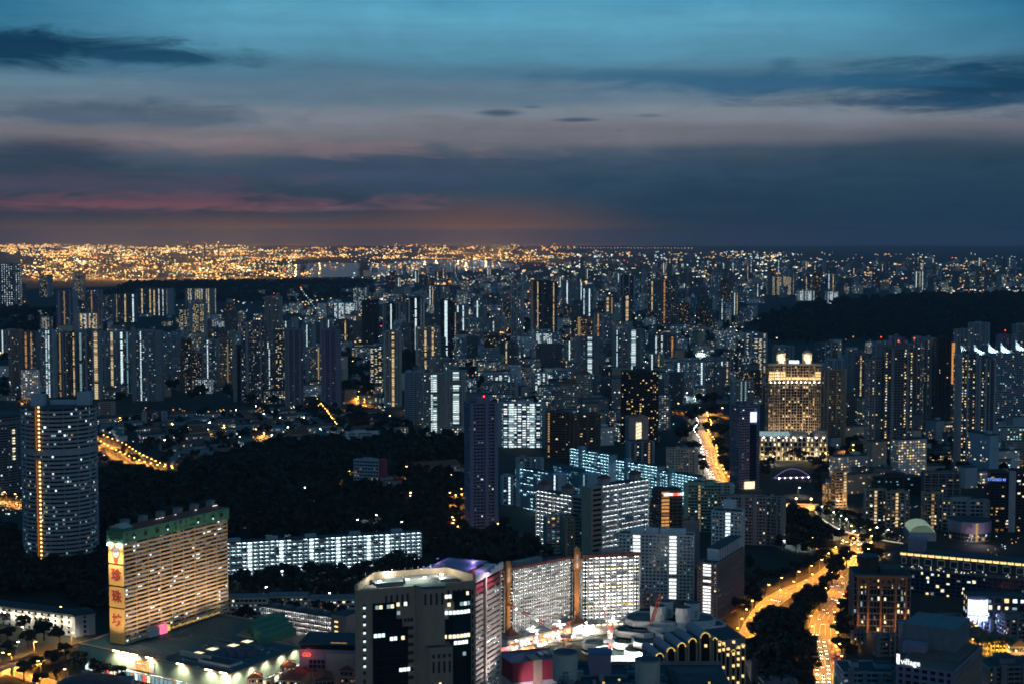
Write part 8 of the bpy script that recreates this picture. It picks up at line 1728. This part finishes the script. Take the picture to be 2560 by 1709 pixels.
# paved yards of the port under their own high-mast lamps
for k, poly in enumerate(([(-60, 704), (240, 702), (420, 698), (640, 688), (700, 664), (560, 652), (200, 652), (-60, 652)], [(-60, 648), (560, 648), (900, 640), (960, 628), (600, 620), (-60, 618)], [(980, 664), (1180, 646), (1400, 650), (1420, 632), (1150, 622), (980, 628)])):
    pxpoly('port_yard', poly, 0.4, 'yard')
pc_ = MB(); pc_.bar((0, 0, 0), (0, 0, 44), 2.4, 'metal_grey'); pcm = pc_.mesh('mast'); ph_ = MB(); ph_.box((0, 0, 46), (12, 12, 5), 'port_gold'); phm = ph_.mesh('lamp_head')
pl = bpy.data.lights.new('port_lamp', 'POINT'); pl.color = (1.0, 0.46, 0.10); pl.shadow_soft_size = 6; pl.energy = 3.0e6
rng = random.Random(91)
for k in range(44):
    if k < 24: px, py = rng.uniform(0, 640), rng.uniform(656, 700)
    elif k < 34: px, py = rng.uniform(0, 900), rng.uniform(628, 646)
    else: px, py = rng.uniform(1000, 1390), rng.uniform(632, 656)
    g = G(px, py); T = Thing('high_mast_lamp', 'high-mast sodium lamp among the port lights', 'lamp', g, 0, 'high-mast lamps of the port'); T.piece('mast', pcm); T.piece('lamp_head', phm)
    ld = pl if py > 650 else (bpy.data.lights.get('port_lamp_far') or bpy.data.lights.new('port_lamp_far', 'POINT'))
    if ld is not pl: ld.color = pl.color; ld.energy = 1.0e7; ld.shadow_soft_size = 8
    lo = bpy.data.objects.new('lamp_glow', ld); LINK(lo); lo.parent = T.o; lo.location = (0, -14, 60)

# ------------------------------------------------------------------ low-rise town too small to tell apart, packed between the towers
def low_town(name, label, zones, seed):
    rng = random.Random(seed); a, b = MB(), MB()
    for (x0, x1, y0, y1, n, pal) in zones:
        for i in range(n):
            px, py = rng.uniform(x0, x1), rng.uniform(y0, y1); g = G(px, py); k = max(1.0, g.y / 4500.0); w, d, h = rng.uniform(12, 46) * k ** 0.5, rng.uniform(10, 16), rng.uniform(6, 26) if rng.random() < 0.8 else rng.uniform(26, 52); yaw = rng.choice([0.3, 0.3, 0.35, -1.2, -0.2, 0.1]); c, s_ = math.cos(yaw), math.sin(yaw)
            wm = rng.choice(['grey_paint', 'cream', 'concrete', 'pale_blue', 'white_paint', 'tan', 'dark_concrete'])
            a.box((g.x, g.y, g.z + h / 2), (w, d, h), wm, yaw); a.box((g.x, g.y, g.z + h + 0.4), (w + 0.8, d + 0.8, 0.8), 'roof_dark', yaw)
            if rng.random() < 0.4: a.box((g.x + c * w * 0.2, g.y + s_ * w * 0.2, g.z + h + 2.2), (w * 0.2, d * 0.5, 3), wm, yaw)
            dens = rng.choice([0.06, 0.12, 0.16, 0.3, 0.6]); fh = 3.1 * k; bw = 3.6 * k
            for f in range(max(1, int(h / fh))):
                for q in range(max(1, int(w / bw))):
                    for side in (0, 1):
                        if rng.random() > dens * (1 if side == 0 else 0.6): continue
                        if side == 0: lx, ly, sz = -w / 2 + bw * (q + 0.5), -d / 2 - 0.06, (bw * rng.uniform(0.3, 0.8), 0.1, fh * 0.45)
                        else:
                            if q * bw > d: continue
                            lx, ly, sz = (w / 2 + 0.06) * (1 if g.x < 0 else -1), -d / 2 + bw * (q + 0.5), (0.1, bw * 0.5, fh * 0.45)
                        b.box((g.x + lx * c - ly * s_, g.y + lx * s_ + ly * c, g.z + fh * (f + 0.55)), sz, pick(rng, pal), yaw)
    o = obj(name, a.mesh(name), None, kind='stuff', label=label, category='buildings'); obj('lit_window', b.mesh('lit_window'), o, kind='stuff')
low_town('low_rise_town', 'packed low-rise blocks filling the town between the towers', [(0, 660, 780, 1000, 150, MIXP), (640, 1250, 720, 1010, 260, MIXP), (1200, 1700, 700, 1010, 330, COOL), (1650, 1900, 760, 1010, 110, MIXP), (900, 1900, 660, 760, 300, MIXP), (1850, 2600, 655, 735, 260, MIXP), (2060, 2560, 870, 1080, 70, WARM), (1250, 1660, 1000, 1120, 40, MIXP), (2060, 2520, 1080, 1230, 60, WARM)], 44)
forest('town_trees', 'dark trees scattered through the town between the blocks', [(0, 1000), (0, 860), (640, 840), (1250, 790), (1850, 800), (1900, 1000), (1700, 1130), (1250, 1020), (900, 1000), (600, 1010)], 620, 61, 1.1)
forest('quarter_trees', 'dark street trees in the terrace quarter', [(250, 1050), (420, 1040), (900, 1030), (1040, 1080), (960, 1110), (640, 1110), (560, 1150), (420, 1190), (270, 1100)], 190, 62, 0.75)
forest('riverside_trees', 'dark trees between the riverside condominiums', [(2060, 1080), (2560, 1080), (2560, 1180), (2300, 1200), (2060, 1170)], 110, 63, 0.9)
rng = random.Random(313)
def estate_lamps(label, group, poly, n, seed, kind, power):
    joined_lamps(group.replace(' ', '_'), label.replace('lamp ', 'lamps ', 1), scatter(poly, n, seed), kind, power * 4)
estate_lamps('sodium lamp lighting a street in the middle-distance estates', 'estate sodium lamps', [(0, 1005), (0, 880), (640, 850), (1250, 800), (1850, 800), (1900, 1000), (1700, 1130), (1250, 1020), (900, 1000)], 56, 5, 'sodium', 30000)
estate_lamps('cold lamp lighting a court in the middle-distance estates', 'estate cold lamps', [(0, 1005), (0, 900), (640, 860), (1250, 830), (1850, 830), (1900, 1000), (1700, 1130), (1250, 1020), (900, 1000)], 40, 6, 'teal', 22000)
estate_lamps('sodium lamp between the riverside condominiums', 'condominium lamps', [(2060, 1090), (2560, 1090), (2560, 1240), (2300, 1230), (2060, 1180)], 20, 7, 'sodium', 9000)

# ------------------------------------------------------------------ humid air
hz_m = bpy.data.materials.new('haze'); hz_m.use_nodes = True; t_ = hz_m.node_tree; t_.nodes.clear()
pv = t_.nodes.new('ShaderNodeVolumePrincipled'); pv.inputs['Color'].default_value = (0.55, 0.62, 0.74, 1); pv.inputs['Density'].default_value = 2.9e-5; pv.inputs['Anisotropy'].default_value = 0.0
ov = t_.nodes.new('ShaderNodeOutputMaterial'); t_.links.new(pv.outputs[0], ov.inputs['Volume'])
MATS['haze'] = hz_m; mb = MB(); mb.zbox(-45000, 45000, -900, 61000, -2, 420, 'haze')
hz = obj('haze', mb.mesh('haze'), None, kind='stuff', label='thin humid evening air over the whole town', category='haze')

# ------------------------------------------------------------------ labels that single each repeat out by its order across the view
def ordinal(n): return '%d%s' % (n, 'th' if 10 <= n % 100 <= 20 else {1: 'st', 2: 'nd', 3: 'rd'}.get(n % 10, 'th'))
same = {}
for o in list(S.objects):
    if o.parent is None and 'category' in o.keys() and 'label' in o.keys(): same.setdefault(o['label'], []).append(o)
for lab, os_ in same.items():
    if len(os_) < 2: continue
    os_.sort(key=lambda o: o.location.x / max(o.location.y, 1.0))
    for i, o in enumerate(os_):
        if 'group' not in o.keys(): o['group'] = lab
        o['label'] = '%s, %s from left' % (lab, ordinal(i + 1))
